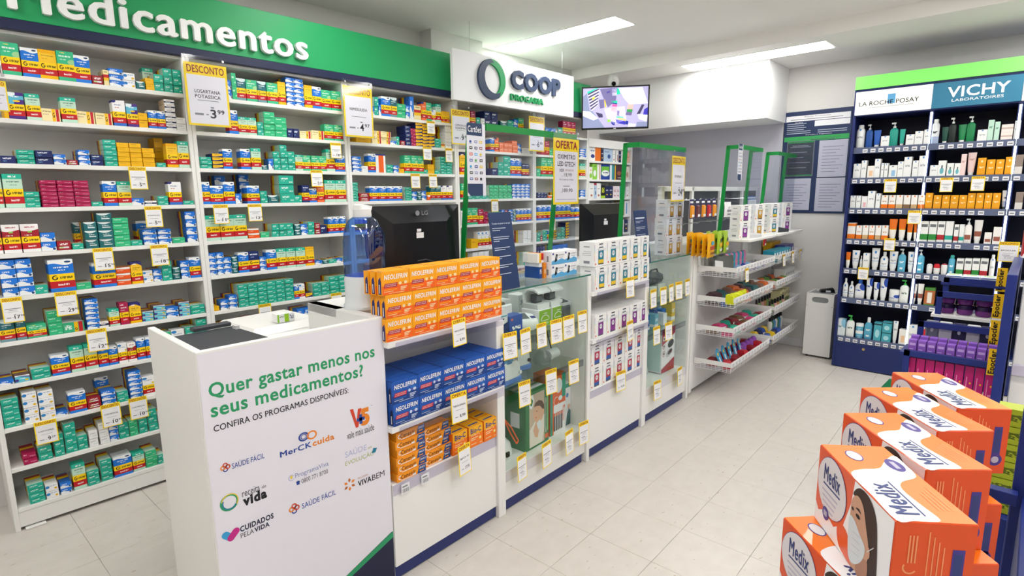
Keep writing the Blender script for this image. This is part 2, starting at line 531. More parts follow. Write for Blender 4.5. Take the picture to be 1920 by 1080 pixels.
# ---------------------------------------------------------------- layout tables (metres)
SHELF='1,1,0.345,0.408,0.134,gG,1,1,0;1,1,0.41,0.472,0.123,gB,1,1,0;1,1,0.469,0.534,0.125,gY,1,1,0;1,1,0.533,0.598,0.129,gG,1,1,0;1,1,0.594,0.655,0.12,gB,1,1,0;1,1,0.656,0.7,0.04,R,1,1,0;1,1,0.701,0.724,0.071,F,1,1,0;1,1,0.724,0.785,0.083,B,1,3,0;1,1,0.784,0.833,0.071,W,1,2,0;1,1,0.833,0.872,0.037,D,1,1,0;1,1,0.889,0.939,0.124,gT,1,1,1;1,1,0.873,0.912,0.057,Y,1,2,0;1,1,0.911,0.954,0.081,T,1,2,0;1,1,0.955,1.038,0.116,T,2,3,0;1,2,0.327,0.344,0.109,Y,1,1,0;1,2,0.343,0.401,0.113,gP,1,1,0;1,2,0.401,0.454,0.113,gT,1,1,0;1,2,0.452,0.52,0.055,C,1,1,0;1,2,0.523,0.582,0.111,gT,1,1,0;1,2,0.578,0.649,0.056,C,1,1,0;1,2,0.651,0.719,0.055,C,1,1,0;1,2,0.722,0.776,0.121,gW,1,1,0;1,2,0.778,0.827,0.11,gP,1,1,0;1,2,0.825,0.866,0.071,Y,1,2,0;1,2,0.867,0.945,0.087,gB,2,1,0;1,2,0.945,0.994,0.148,S,1,6,0;1,2,0.992,1.038,0.063,U,1,2,0;1,3,0.291,0.343,0.033,N,1,1,0;1,3,0.345,0.408,0.061,T,1,3,0;1,3,0.41,0.472,0.061,N,1,2,0;1,3,0.472,0.519,0.047,B,1,2,0;1,3,0.519,0.561,0.023,R,1,1,0;1,3,0.564,0.61,0.071,B,1,3,0;1,3,0.611,0.661,0.051,N,1,2,0;1,3,0.665,0.719,0.124,T,1,5,0;1,3,0.72,0.823,0.113,Y,2,5,0;1,3,0.824,0.878,0.092,Y,1,4,0;1,3,0.915,0.959,0.157,Y,1,3,1;1,3,0.882,0.925,0.023,T,1,1,0;1,3,0.93,0.984,0.121,gY,1,1,0;1,3,0.984,1.038,0.135,gT,1,1,0;1,4,0.265,0.283,0.148,gT,1,1,0;1,4,0.285,0.352,0.147,gT,1,1,0;1,4,0.35,0.405,0.07,T,1,3,0;1,4,0.41,0.59,0.121,K,3,7,0;1,4,0.589,0.637,0.022,T,1,1,0;1,4,0.642,0.7,0.12,gB,1,1,0;1,4,0.7,0.758,0.118,gT,1,1,0;1,4,0.756,0.809,0.037,B,1,1,0;1,4,0.81,0.865,0.023,S,1,1,0;1,4,0.868,0.917,0.047,T,1,2,0;1,4,0.923,0.985,0.118,gW,1,1,0;1,4,0.985,1.038,0.021,T,1,1,0;1,5,0.226,0.255,0.126,gR,1,1,0;1,5,0.257,0.318,0.126,gR,1,1,0;1,5,0.319,0.383,0.126,gR,1,1,0;1,5,0.383,0.439,0.084,B,1,2,0;1,5,0.439,0.492,0.042,R,1,1,0;1,5,0.496,0.54,0.028,T,1,1,0;1,5,0.525,0.56,0.124,gD,1,1,1;1,5,0.548,0.6,0.126,D,1,3,0;1,5,0.602,0.664,0.166,D,1,4,0;1,5,0.663,0.731,0.141,E,1,5,0;1,5,0.73,0.781,0.027,T,1,1,0;1,5,0.782,0.89,0.12,gB,1,1,1;1,5,0.786,0.849,0.078,B,1,3,0;1,5,0.852,0.913,0.077,B,1,3,0;1,5,0.916,0.976,0.029,E,1,1,0;1,5,0.986,1.038,0.163,B,1,4,0;1,6,0.229,0.341,0.164,B,2,4,0;1,6,0.339,0.387,0.04,T,1,1,0;1,6,0.395,0.49,0.15,gB,1,1,0;1,6,0.489,0.55,0.031,E,1,1,0;1,6,0.558,0.651,0.12,gB,1,1,0;1,6,0.651,0.713,0.089,O,1,3,0;1,6,0.715,0.765,0.11,gV,1,1,0;1,6,0.765,0.81,0.061,W,1,2,0;1,6,0.81,0.849,0.063,B,1,2,0;1,6,0.851,0.898,0.103,T,1,3,0;1,6,0.899,0.936,0.065,D,1,2,0;1,6,0.938,0.982,0.095,B,1,3,0;1,6,0.983,1.038,0.11,gB,1,1,0;1,7,0.198,0.252,0.095,gD,1,1,0;1,7,0.253,0.289,0.102,gD,1,1,0;1,7,0.289,0.36,0.063,gG,1,1,0;1,7,0.366,0.42,0.114,E,1,4,0;1,7,0.419,0.501,0.049,H,1,1,0;1,7,0.51,0.564,0.148,B,1,6,0;1,7,0.558,0.597,0.031,S,1,1,0;1,7,0.6,0.644,0.086,gT,1,1,0;1,7,0.646,0.686,0.111,gM,1,1,0;1,7,0.687,0.739,0.102,gV,1,1,0;1,7,0.74,0.791,0.052,L,1,2,0;1,7,0.793,0.849,0.074,L,1,3,0;1,7,0.849,0.908,0.057,B,1,2,0;1,7,0.91,0.964,0.074,L,1,3,0;1,7,0.964,1.037,0.05,T,1,2,0;1,8,0.17,0.22,0.023,B,1,1,0;1,8,0.222,0.276,0.032,L,1,1,0;1,8,0.281,0.35,0.051,T,1,2,0;1,8,0.355,0.424,0.098,gB,1,1,0;1,8,0.428,0.482,0.125,gT,1,1,0;1,8,0.483,0.535,0.127,gT,1,1,0;1,8,0.536,0.578,0.118,gB,1,1,0;1,8,0.578,0.617,0.093,gB,1,1,0;1,8,0.618,0.658,0.101,gU,1,1,0;1,8,0.659,0.697,0.096,gR,1,1,0;1,8,0.7,0.779,0.112,gB,2,1,0;1,8,0.835,0.86,0.12,E,1,2,0;1,8,0.861,0.924,0.126,gU,1,1,0;1,8,0.928,0.98,0.129,T,1,5,0;1,8,0.985,1.038,0.161,T,1,6,0;1,9,0.162,0.223,0.135,T,1,5,0;1,9,0.235,0.288,0.147,W,1,4,0;1,9,0.291,0.348,0.139,W,1,4,0;1,9,0.347,0.392,0.023,B,1,1,0;1,9,0.398,0.467,0.103,gB,1,1,0;1,9,0.468,0.524,0.056,R,1,2,0;1,9,0.527,0.587,0.075,B,1,3,0;1,9,0.522,0.581,0.123,gB,1,1,1;1,9,0.59,0.639,0.054,T,1,2,0;1,9,0.646,0.703,0.146,B,1,6,0;1,9,0.704,0.761,0.103,gU,1,1,0;1,10,0.205,0.256,0.054,K,1,2,0;1,10,0.261,0.313,0.066,T,1,2,0;1,10,0.32,0.359,0.111,T,1,3,0;1,10,0.363,0.41,0.149,T,1,4,0;1,10,0.409,0.45,0.073,T,1,2,0;1,10,0.454,0.492,0.084,U,1,2,0;1,10,0.497,0.538,0.111,U,1,3,0;1,10,0.538,0.577,0.09,B,1,3,0;1,10,0.578,0.623,0.083,T,1,2,0;1,10,0.624,0.663,0.086,E,1,3,0;1,10,0.666,0.706,0.076,T,1,2,0;1,10,0.709,0.752,0.118,T,1,3,0;1,10,0.754,0.778,0.081,U,1,2,0;1,11,0.204,0.263,0.093,T,1,4,0;1,11,0.266,0.315,0.07,W,1,2,0;1,11,0.319,0.364,0.055,B,1,2,0;1,11,0.371,0.425,0.131,gT,1,1,0;1,11,0.426,0.476,0.078,T,1,3,0;1,11,0.483,0.532,0.113,T,1,4,0;1,11,0.537,0.617,0.108,gB,1,1,0;1,11,0.619,0.674,0.098,gT,1,1,0;1,11,0.678,0.73,0.089,E,1,3,0;1,11,0.73,0.762,0.053,T,1,2,0;2,1,1.257,1.285,0.1,B,1,2,0;2,1,1.286,1.312,0.141,E,1,2,0;2,1,1.31,1.362,0.118,gD,1,1,0;2,1,1.362,1.424,0.117,gG,1,1,0;2,1,1.424,1.475,0.116,gD,1,1,0;2,1,1.475,1.54,0.115,gG,1,1,0;2,1,1.54,1.588,0.128,gY,1,1,0;2,1,1.592,1.702,0.16,B,2,6,0;2,1,1.703,1.755,0.131,gY,1,1,0;2,1,1.754,1.814,0.129,gB,1,1,0;2,1,1.813,1.878,0.117,gG,1,1,0;2,1,1.878,1.948,0.119,gG,1,1,0;2,2,1.252,1.303,0.126,gB,1,1,0;2,2,1.302,1.405,0.095,gT,2,1,0;2,2,1.406,1.443,0.075,T,1,2,0;2,2,1.445,1.511,0.136,E,1,4,0;2,2,1.509,1.58,0.112,E,1,3,0;2,2,1.58,1.653,0.054,N,2,1,0;2,2,1.656,1.731,0.044,C,1,1,0;2,2,1.731,1.816,0.053,C,1,1,0;2,2,1.821,1.948,0.097,gG,2,1,0;2,3,1.086,1.147,0.061,T,1,3,0;2,3,1.15,1.205,0.08,J,1,4,0;2,3,1.206,1.257,0.108,gB,1,1,0;2,3,1.3,1.356,0.113,gB,1,1,0;2,3,1.356,1.413,0.119,gT,1,1,0;2,3,1.412,1.449,0.025,D,1,1,0;2,3,1.451,1.482,0.063,B,1,1,0;2,3,1.484,1.525,0.107,T,1,3,0;2,3,1.527,1.572,0.146,T,1,4,0;2,3,1.571,1.617,0.111,T,1,3,0;2,3,1.616,1.664,0.094,gT,1,1,0;2,3,1.663,1.822,0.092,gG,3,1,0;2,3,1.823,1.882,0.136,gT,1,1,0;2,3,1.881,1.948,0.099,gB,1,1,0;2,4,1.082,1.124,0.119,gB,1,1,0;2,4,1.123,1.191,0.099,gB,1,1,0;2,4,1.192,1.252,0.12,gB,1,1,0;2,4,1.196,1.256,0.158,B,1,3,1;2,4,1.252,1.287,0.056,B,1,1,0;2,4,1.331,1.389,0.166,B,1,4,1;2,4,1.315,1.387,0.1,gB,1,1,0;2,4,1.389,1.432,0.07,T,1,2,0;2,4,1.434,1.498,0.045,D,1,1,0;2,4,1.506,1.597,0.161,T,1,3,0;2,4,1.593,1.644,0.044,T,1,1,0;2,4,1.646,1.694,0.105,gN,1,1,0;2,4,1.693,1.743,0.085,gB,1,1,0;2,4,1.744,1.794,0.112,gO,1,1,0;2,4,1.795,1.948,0.136,gT,2,1,0;2,5,1.082,1.302,0.138,gT,3,1,0;2,5,1.302,1.368,0.057,O,1,2,0;2,5,1.374,1.427,0.032,E,1,1,0;2,5,1.442,1.575,0.077,T,3,2,0;2,5,1.582,1.622,0.069,D,1,2,0;2,5,1.622,1.667,0.067,B,1,2,0;2,5,1.668,1.71,0.079,T,1,2,0;2,5,1.71,1.749,0.07,R,1,2,0;2,5,1.749,1.796,0.055,N,1,1,0;2,5,1.802,1.93,0.105,gB,3,1,0;2,6,1.082,1.16,0.125,B,2,4,0;2,6,1.159,1.198,0.095,B,1,3,0;2,6,1.199,1.233,0.095,D,1,3,0;2,6,1.235,1.294,0.115,gB,1,1,0;2,6,1.294,1.355,0.117,gN,1,1,0;2,6,1.354,1.394,0.081,B,1,3,0;2,6,1.396,1.456,0.118,gB,1,1,0;2,6,1.456,1.515,0.12,gT,1,1,0;2,6,1.515,1.575,0.118,gT,1,1,0;2,6,1.576,1.637,0.117,gT,1,1,0;2,6,1.638,1.697,0.116,gY,1,1,0;2,6,1.698,1.748,0.027,B,1,1,0;2,6,1.752,1.789,0.023,D,1,1,0;2,6,1.793,1.849,0.025,T,1,1,0;2,6,1.849,1.895,0.027,B,1,1,0;2,6,1.896,1.931,0.031,T,1,1,0;2,7,1.082,1.114,0.027,Y,1,1,0;2,7,1.119,1.164,0.056,B,1,2,0;2,7,1.166,1.212,0.077,B,1,3,0;2,7,1.219,1.548,0.131,T,6,5,0;2,7,1.549,1.583,0.091,gB,1,1,0;2,7,1.583,1.621,0.09,gU,1,1,0;2,7,1.623,1.668,0.027,J,1,1,0;2,7,1.671,1.784,0.082,T,2,3,0;2,7,1.786,1.92,0.112,T,2,4,0;2,8,1.082,1.181,0.114,T,2,3,0;2,8,1.254,1.318,0.12,W,1,1,0;2,8,1.556,1.65,0.131,B,2,2,0;3,1,2.16,2.189,0.056,B,1,1,0;3,1,2.191,2.224,0.117,T,1,2,0;3,1,2.223,2.244,0.069,B,1,1,0;3,1,2.245,2.318,0.129,gB,1,1,0;3,1,2.318,2.375,0.13,gD,1,1,0;3,1,2.373,2.445,0.094,E,1,2,0;3,1,2.445,2.482,0.089,B,1,2,0;3,1,2.483,2.52,0.154,B,1,1,0;3,1,2.519,2.58,0.098,F,1,1,0;3,1,2.581,2.624,0.129,gO,1,1,0;3,1,2.624,2.678,0.127,gG,1,1,0;3,1,2.677,2.716,0.083,gU,1,1,0;3,1,2.717,2.768,0.129,gT,1,1,0;3,1,2.767,2.844,0.082,gY,2,1,0;3,2,2.04,2.153,0.032,Y,1,1,0;3,2,2.158,2.311,0.083,C,2,2,0;3,2,2.309,2.358,0.026,B,1,1,0;3,2,2.358,2.385,0.057,T,1,1,0;3,2,2.389,2.43,0.031,R,1,1,0;3,2,2.432,2.483,0.136,N,1,5,0;3,2,2.482,2.525,0.121,K,1,5,0;3,2,2.526,2.588,0.166,J,1,7,0;3,2,2.587,2.646,0.159,J,1,7,0;3,2,2.644,2.694,0.096,J,1,4,0;3,2,2.698,2.754,0.065,T,1,3,0;3,2,2.753,2.789,0.037,F,1,1,0;3,2,2.797,2.86,0.166,U,1,7,0;3,3,2.003,2.07,0.101,B,1,4,0;3,3,2.072,2.121,0.041,U,1,1,0;3,3,2.123,2.181,0.123,gB,1,1,0;3,3,2.181,2.262,0.123,Z,1,1,0;3,3,2.264,2.317,0.054,T,1,2,0;3,3,2.321,2.366,0.052,B,1,2,0;3,3,2.37,2.415,0.031,Y,1,1,0;3,3,2.417,2.587,0.124,gG,3,1,0;3,3,2.585,2.624,0.029,T,1,1,0;3,3,2.625,2.685,0.069,Y,1,2,0;3,3,2.689,2.74,0.028,T,1,1,0;3,3,2.742,2.857,0.128,T,2,6,0;3,4,1.992,2.035,0.124,T,1,7,0;3,4,2.04,2.118,0.054,R,1,2,0;3,4,2.123,2.389,0.1,gB,4,1,0;3,4,2.412,2.472,0.093,T,1,5,0;3,4,2.471,2.514,0.063,B,1,2,0;3,4,2.519,2.558,0.063,D,1,2,0;3,4,2.558,2.602,0.067,B,1,2,0;3,4,2.606,2.636,0.036,O,1,1,0;3,4,2.637,2.744,0.106,gD,2,1,0;3,4,2.744,2.855,0.106,gW,2,1,0;3,5,1.992,2.098,0.092,gB,3,1,0;4,1,3.062,3.113,0.113,gM,1,1,0;4,1,3.123,3.164,0.07,T,1,1,0;4,1,3.17,3.211,0.066,U,1,1,0;4,1,3.211,3.363,0.128,N,2,2,0;4,1,3.393,3.482,0.067,D,1,1,0;4,1,3.482,3.554,0.078,T,1,2,0;4,1,3.554,3.607,0.092,B,1,2,0;4,1,3.607,3.675,0.106,gG,1,1,0;4,2,3.267,3.322,0.109,gB,1,1,0;4,2,3.322,3.371,0.112,gO,1,1,0;4,2,3.377,3.532,0.076,Q,3,2,0;4,2,3.532,3.598,0.1,Q,1,3,0;4,2,3.598,3.645,0.077,B,1,2,0;4,2,3.652,3.756,0.046,U,1,1,0;4,3,2.939,3.006,0.166,gV,1,1,0;4,3,3.017,3.074,0.166,gV,1,1,0;4,3,3.28,3.354,0.059,N,1,1,0;4,3,3.355,3.418,0.109,T,1,2,0;4,3,3.419,3.503,0.159,T,1,3,0;4,3,3.503,3.644,0.146,gB,2,1,0;4,3,3.65,3.748,0.106,gN,2,1,0;4,4,2.943,3.004,0.123,gG,1,1,0;4,4,3.009,3.244,0.027,T,3,1,0;4,4,3.251,3.519,0.113,E,5,4,0;4,4,3.526,3.753,0.123,B,4,5,0;4,5,2.936,2.981,0.112,U,1,2,0;4,5,2.981,3.12,0.131,gG,2,1,0;4,5,3.12,3.18,0.12,gM,1,1,0;4,5,3.179,3.228,0.097,K,1,3,0;4,5,3.265,3.321,0.09,gG,1,1,0;4,5,3.321,3.385,0.092,E,1,2,0;4,5,3.391,3.43,0.108,B,1,3,0;4,5,3.43,3.47,0.103,R,1,4,0;4,5,3.476,3.53,0.106,B,1,4,0;4,5,3.53,3.57,0.105,D,1,4,0;4,5,3.57,3.773,0.111,gB,4,1,0;4,6,2.923,2.985,0.074,B,1,2,0;4,6,3.037,3.114,0.075,Y,1,1,0;4,6,3.115,3.242,0.129,gU,3,1,0;4,6,3.255,3.311,0.132,gU,1,1,0;4,6,3.665,3.765,0.109,U,2,3,0;4,7,3.051,3.231,0.166,U,3,1,0;4,7,3.67,3.763,0.118,T,2,4,0;5,1,3.96,4.112,0.056,B,2,1,0;5,1,4.143,4.214,0.072,T,1,1,0;5,1,4.214,4.419,0.136,gM,3,1,0;5,2,3.9,4.027,0.124,gM,2,1,0;5,2,4.027,4.073,0.054,E,1,1,0;5,2,4.104,4.43,0.074,T,4,1,0;5,2,4.49,4.588,0.083,B,1,4,0;5,3,3.848,3.9,0.069,E,1,1,0;5,3,3.907,4.074,0.166,gG,2,1,0;5,3,4.105,4.348,0.156,gB,3,1,0;5,3,4.493,4.588,0.133,gT,2,1,0;5,4,3.855,3.997,0.049,N,3,2,0;5,4,4.005,4.067,0.024,O,1,1,0;5,4,4.145,4.393,0.052,T,4,2,0;5,4,4.505,4.588,0.072,B,1,3,0;5,5,3.854,4.344,0.135,gB,7,1,0;5,5,4.352,4.491,0.107,gB,2,1,0;5,6,3.853,3.898,0.082,T,1,2,0;5,6,3.898,3.928,0.05,R,1,1,0;5,6,3.928,3.989,0.096,T,1,3,0;5,6,3.989,4.028,0.104,gB,1,1,0;5,6,4.028,4.083,0.066,T,1,2,0;5,6,4.083,4.131,0.088,J,1,4,0;5,6,4.139,4.196,0.06,T,1,2,0;5,6,4.204,4.262,0.112,T,1,4,0;5,6,4.27,4.32,0.155,J,1,6,0;5,7,3.852,3.958,0.152,N,3,1,0;5,7,4.06,4.306,0.147,B,3,1,0'
BAY6='0,4.658,4.862,0.171,or;0,4.863,4.911,0.12,nv;0,4.91,5.077,0.168,lb;0,5.079,5.129,0.125,wt;0,5.14,5.191,0.128,wr;0,5.191,5.243,0.12,nv;0,5.243,5.317,0.123,wt;0,5.329,5.448,0.117,sa;1,4.663,4.718,0.122,gw;1,4.717,4.801,0.155,lm;1,4.801,4.867,0.158,wo;1,4.867,5.034,0.161,bg;1,5.034,5.145,0.166,st;1,5.145,5.324,0.159,br;1,5.335,5.455,0.147,be;2,4.666,4.749,0.16,wt;2,4.749,4.796,0.171,lb;2,4.796,4.872,0.177,wt;2,4.874,4.952,0.134,bk;2,4.952,5.021,0.124,nv;2,5.021,5.092,0.124,nv;2,5.102,5.164,0.124,pk;2,5.164,5.227,0.124,pk;2,5.227,5.291,0.119,te;2,5.355,5.466,0.119,wt;3,5.1,5.246,0.105,mc;3,5.255,5.309,0.137,nv;3,5.319,5.473,0.158,wb;4,5.084,5.22,0.144,wt;4,5.231,5.328,0.139,wt;4,5.338,5.472,0.134,nv'
B6Z=[1.837, 1.655, 1.466, 1.278, 1.091]
CAB='0,1.167,1.102,0.241,can,white;0,1.095,1.046,0.189,pump,navyblue;0,1.042,0.99,0.134,tube,blue;0,0.986,0.928,0.084,box,white;0,0.934,0.874,0.19,pump,seagreen;0,0.865,0.827,0.128,tube,teal;0,0.819,0.764,0.083,box,white;0,0.763,0.709,0.103,box,white;0,0.706,0.666,0.111,box,white;0,0.668,0.613,0.236,can,silver;0,0.599,0.554,0.121,tube,darkgreen;0,0.558,0.511,0.194,pump,black;0,0.502,0.449,0.131,tube,green;0,0.453,0.401,0.195,pump,green;0,0.387,0.33,0.083,box,white;0,0.331,0.298,0.147,box,palegreen;0,0.294,0.265,0.132,box,palegreen;0,0.257,0.191,0.109,box2,cream;0,0.188,0.154,0.129,box,grey;1,1.161,1.107,0.119,box,white;1,1.105,1.067,0.143,box,white;1,1.06,1.011,0.098,box,peach;1,1.012,0.971,0.151,box,white;1,0.965,0.946,0.116,box,white;1,0.943,0.917,0.114,box,white;1,0.912,0.855,0.096,box,bluepic;1,0.854,0.815,0.123,box,white;1,0.815,0.763,0.157,box,white;1,0.757,0.719,0.126,box,white;1,0.719,0.665,0.16,box,white;1,0.645,0.595,0.085,box,white;1,0.596,0.547,0.118,box,tealpic;1,0.542,0.5,0.096,box,tealpic;1,0.497,0.459,0.094,box,tealpic;1,0.462,0.431,0.159,box,pink;1,0.426,0.374,0.168,tube,pink;1,0.364,0.316,0.126,box,amber;1,0.312,0.264,0.112,box,amber;1,0.261,0.215,0.11,box,amber;1,0.211,0.165,0.126,box,amber;1,0.158,0.116,0.138,box,taupe;2,1.163,1.124,0.105,box,white;2,1.12,1.086,0.104,box,white;2,1.081,1.039,0.1,box,pinkpic;2,1.039,0.987,0.142,box,white;2,0.981,0.948,0.121,box,white;2,0.943,0.896,0.107,box,orangebase;2,0.892,0.845,0.107,box,orangebase;2,0.842,0.796,0.107,box,tanbase;2,0.792,0.747,0.106,box,brownbase;2,0.743,0.702,0.106,box,tanbase;2,0.698,0.654,0.106,box,orangebase;2,0.653,0.606,0.122,box,amber;2,0.601,0.552,0.105,box,amber;2,0.548,0.5,0.105,box,amber;2,0.497,0.449,0.104,box,amber;2,0.446,0.399,0.104,box,amber;2,0.397,0.351,0.119,box,amber;2,0.348,0.303,0.119,box,amber;2,0.3,0.258,0.118,box,amber;2,0.255,0.211,0.118,box,amber;2,0.207,0.155,0.136,tube,silver;2,0.131,0.089,0.124,box,taupe;3,1.165,1.106,0.134,box,orangetall;3,1.1,1.058,0.113,box,orangebase;3,1.054,1.012,0.115,box,tanbase;3,1.008,0.967,0.116,box,orangebase;3,0.963,0.922,0.117,box,tanbase;3,0.919,0.875,0.119,box,orangebase;3,0.876,0.818,0.171,tube,orange;3,0.811,0.758,0.173,tube,orange;3,0.751,0.713,0.136,tube,orange;3,0.709,0.668,0.137,tube,orange;3,0.663,0.612,0.16,box,greenlabel;3,0.609,0.559,0.161,box,greenlabel;3,0.556,0.51,0.162,box,redlabel;3,0.507,0.459,0.163,box,teallabel;3,0.453,0.425,0.14,box,redlabel;3,0.422,0.393,0.141,box,teallabel;3,0.395,0.348,0.19,pump,brownlabel;3,0.341,0.289,0.175,tube,brownlabel;3,0.274,0.232,0.087,box,brownlabel;3,0.227,0.18,0.128,box,brownlabel;4,1.162,1.126,0.136,tube,orange;4,1.119,1.06,0.153,tube,bluecap;4,1.053,1.037,0.111,bottle,bluecap;4,1.032,0.986,0.136,box,white;4,0.978,0.918,0.179,tube,bluecap;4,0.912,0.856,0.152,bottle,bluecap;4,0.853,0.792,0.16,tube,bluecap;4,0.79,0.737,0.19,pump,aqua;4,0.728,0.676,0.164,tube,bluecap;4,0.671,0.616,0.188,pump,aqua;4,0.599,0.559,0.079,rollon,white;4,0.555,0.512,0.083,rollon,red;4,0.509,0.466,0.086,rollon,whitered;4,0.466,0.424,0.155,can,aqua;4,0.416,0.372,0.134,box,greenlabel;4,0.368,0.325,0.138,box,redlabel;4,0.322,0.279,0.141,box,greenlabel;4,0.276,0.231,0.144,box,redlabel;4,0.224,0.192,0.175,can,white;5,1.164,1.124,0.163,bottle,bluecap;5,1.118,1.078,0.14,bottle,bluecap;5,1.076,1.002,0.159,lotion,navycorner;5,0.995,0.946,0.179,tube,navycorner;5,0.939,0.898,0.148,tube,navycorner;5,0.897,0.842,0.189,tube,navycorner;5,0.83,0.757,0.099,jar,navycorner;5,0.758,0.694,0.189,pump,whitegreen;5,0.684,0.642,0.161,tube,brownlabel;5,0.639,0.598,0.166,tube,brownlabel;5,0.592,0.524,0.142,box,brownbox;6,1.177,1.117,0.149,box,paleblue;6,1.115,1.051,0.187,pump,whitegreen;6,1.042,0.983,0.127,jar2,aqua;6,0.98,0.919,0.192,bottle,aqua;6,0.907,0.851,0.157,box,aquabox;6,0.848,0.782,0.171,box2,aquabox;6,0.776,0.74,0.202,tube,white;6,0.729,0.679,0.125,box,peach;6,0.672,0.606,0.171,box,white;6,0.598,0.553,0.172,can,red'
TAGS=[(0.789, 3.272, 1.668, 0.075, 0.109, 'DESCONTO', '', '5,95'), (0.837, 3.272, 1.474, 0.075, 0.104, 'DESCONTO', 'ATENOLOL', '5,95'), (0.844, 3.272, 1.279, 0.079, 0.106, 'DESCONTO', '', '18,95'), (0.606, 3.272, 1.281, 0.08, 0.108, 'DESCONTO', '', '15,95'), (0.442, 3.272, 1.09, 0.082, 0.112, 'DESCONTO', '', '29,95'), (0.252, 3.272, 1.089, 0.071, 0.111, 'DESCONTO', '', '17,95'), (0.538, 3.272, 0.893, 0.081, 0.109, 'DESCONTO', '', '12,95'), (0.3, 3.272, 0.499, 0.082, 0.109, 'DESCONTO', 'CAPTOPRIL', '9,29'), (0.553, 3.272, 0.509, 0.081, 0.117, 'DESCONTO', 'CARVEDILOL', '10,95'), (0.67, 3.272, 0.509, 0.08, 0.112, 'DESCONTO', 'CARVEDILOL', '10,95'), (1.16, 3.272, 1.476, 0.077, 0.104, 'DESCONTO', '', '11,25'), (1.344, 3.272, 1.475, 0.078, 0.096, 'DESCONTO', '', '13,25'), (1.353, 3.272, 0.894, 0.074, 0.108, 'DESCONTO', '', '6,95'), (1.736, 3.272, 1.675, 0.077, 0.1, 'DESCONTO', '', '21,95'), (1.877, 3.272, 1.846, 0.074, 0.095, 'DESCONTO', '', '18,95'), (1.816, 3.272, 0.897, 0.075, 0.108, 'DESCONTO', '', '9,95'), (2.645, 3.272, 2.043, 0.074, 0.09, 'DESCONTO', '', ''), (2.605, 3.272, 1.861, 0.078, 0.094, 'DESCONTO', '', ''), (2.809, 3.272, 1.86, 0.068, 0.101, 'DESCONTO', '', ''), (2.489, 3.272, 1.667, 0.08, 0.101, 'DESCONTO', '', ''), (2.648, 3.272, 1.666, 0.075, 0.096, 'DESCONTO', '', ''), (3.287, 3.272, 1.476, 0.081, 0.1, 'DESCONTO', '', ''), (4.037, 3.272, 1.285, 0.086, 0.103, 'DESCONTO', '', '')]
BIG=[(1.125, 3.2, 2.191, 0.206, 0.309, 'DESCONTO', 'LOSARTANA|POTASSICA', '3,99'), (2.01, 3.2, 2.189, 0.207, 0.306, 'DESCONTO', 'NIMESULIDA', '4,97'), (2.871, 3.2, 2.135, 0.185, 0.25, 'DESCONTO', 'CIPROFLOX|500MG', '9,99'), (3.737, 3.2, 2.164, 0.203, 0.287, 'DESCONTO', '', '6,90'), (0.284, 3.1, 1.986, 0.086, 0.118, 'DESCONTO', '', '')]
CTAGS=[(0.295, -0.07, 1.03, 0.081, 0.109, 'NEOLEFRIN', '8,99'), (0.284, -0.07, 0.728, 0.082, 0.127, 'NEOLEFRIN', '8,99'), (0.343, -0.03, 0.468, 0.08, 0.13, 'BIO-C', '27,95'), (0.654, -0.02, 0.897, 0.087, 0.125, '', ''), (0.763, -0.02, 0.894, 0.085, 0.121, '', ''), (0.885, -0.02, 0.898, 0.079, 0.121, '', ''), (1.003, -0.02, 0.896, 0.089, 0.122, '', ''), (1.109, -0.02, 0.897, 0.099, 0.122, '', ''), (1.232, -0.02, 0.902, 0.079, 0.12, '', ''), (0.754, -0.02, 0.64, 0.082, 0.125, 'INALADOR', ''), (0.962, -0.02, 0.646, 0.084, 0.128, '', ''), (1.157, -0.02, 0.649, 0.088, 0.128, '', ''), (0.724, -0.025, 0.278, 0.079, 0.127, '', ''), (0.918, -0.025, 0.275, 0.088, 0.131, '', ''), (1.114, -0.025, 0.271, 0.083, 0.13, '', ''), (1.251, -0.025, 0.276, 0.083, 0.129, '', ''), (1.676, -0.05, 1.032, 0.086, 0.118, '', ''), (1.688, -0.05, 0.77, 0.088, 0.12, '', '38,95'), (1.659, -0.012, 0.46, 0.094, 0.122, '', '42,95'), (2.028, -0.02, 0.909, 0.087, 0.118, '', ''), (2.165, -0.02, 0.906, 0.08, 0.117, '', ''), (2.279, -0.02, 0.91, 0.088, 0.117, '', ''), (2.395, -0.02, 0.913, 0.084, 0.12, '', ''), (2.53, -0.02, 0.916, 0.088, 0.116, '', ''), (2.09, -0.02, 0.655, 0.087, 0.119, '', ''), (2.26, -0.02, 0.653, 0.088, 0.121, '', ''), (2.125, -0.02, 0.279, 0.085, 0.129, '', ''), (2.465, -0.02, 0.288, 0.093, 0.128, '', '')]
XTAGS=[(0.881, 1.603, 0.082, 0.104), (0.527, 1.605, 0.077, 0.106), (0.345, 1.608, 0.078, 0.103), (0.703, 1.358, 0.085, 0.103), (0.847, 1.136, 0.074, 0.098), (1.01, 0.887, 0.074, 0.1)]
# ================================================================ the room
XW, YL, ZU, ZL_ = 5.84, 3.64, 2.76, 2.658
X0R, Y0R = -2.2, -2.6

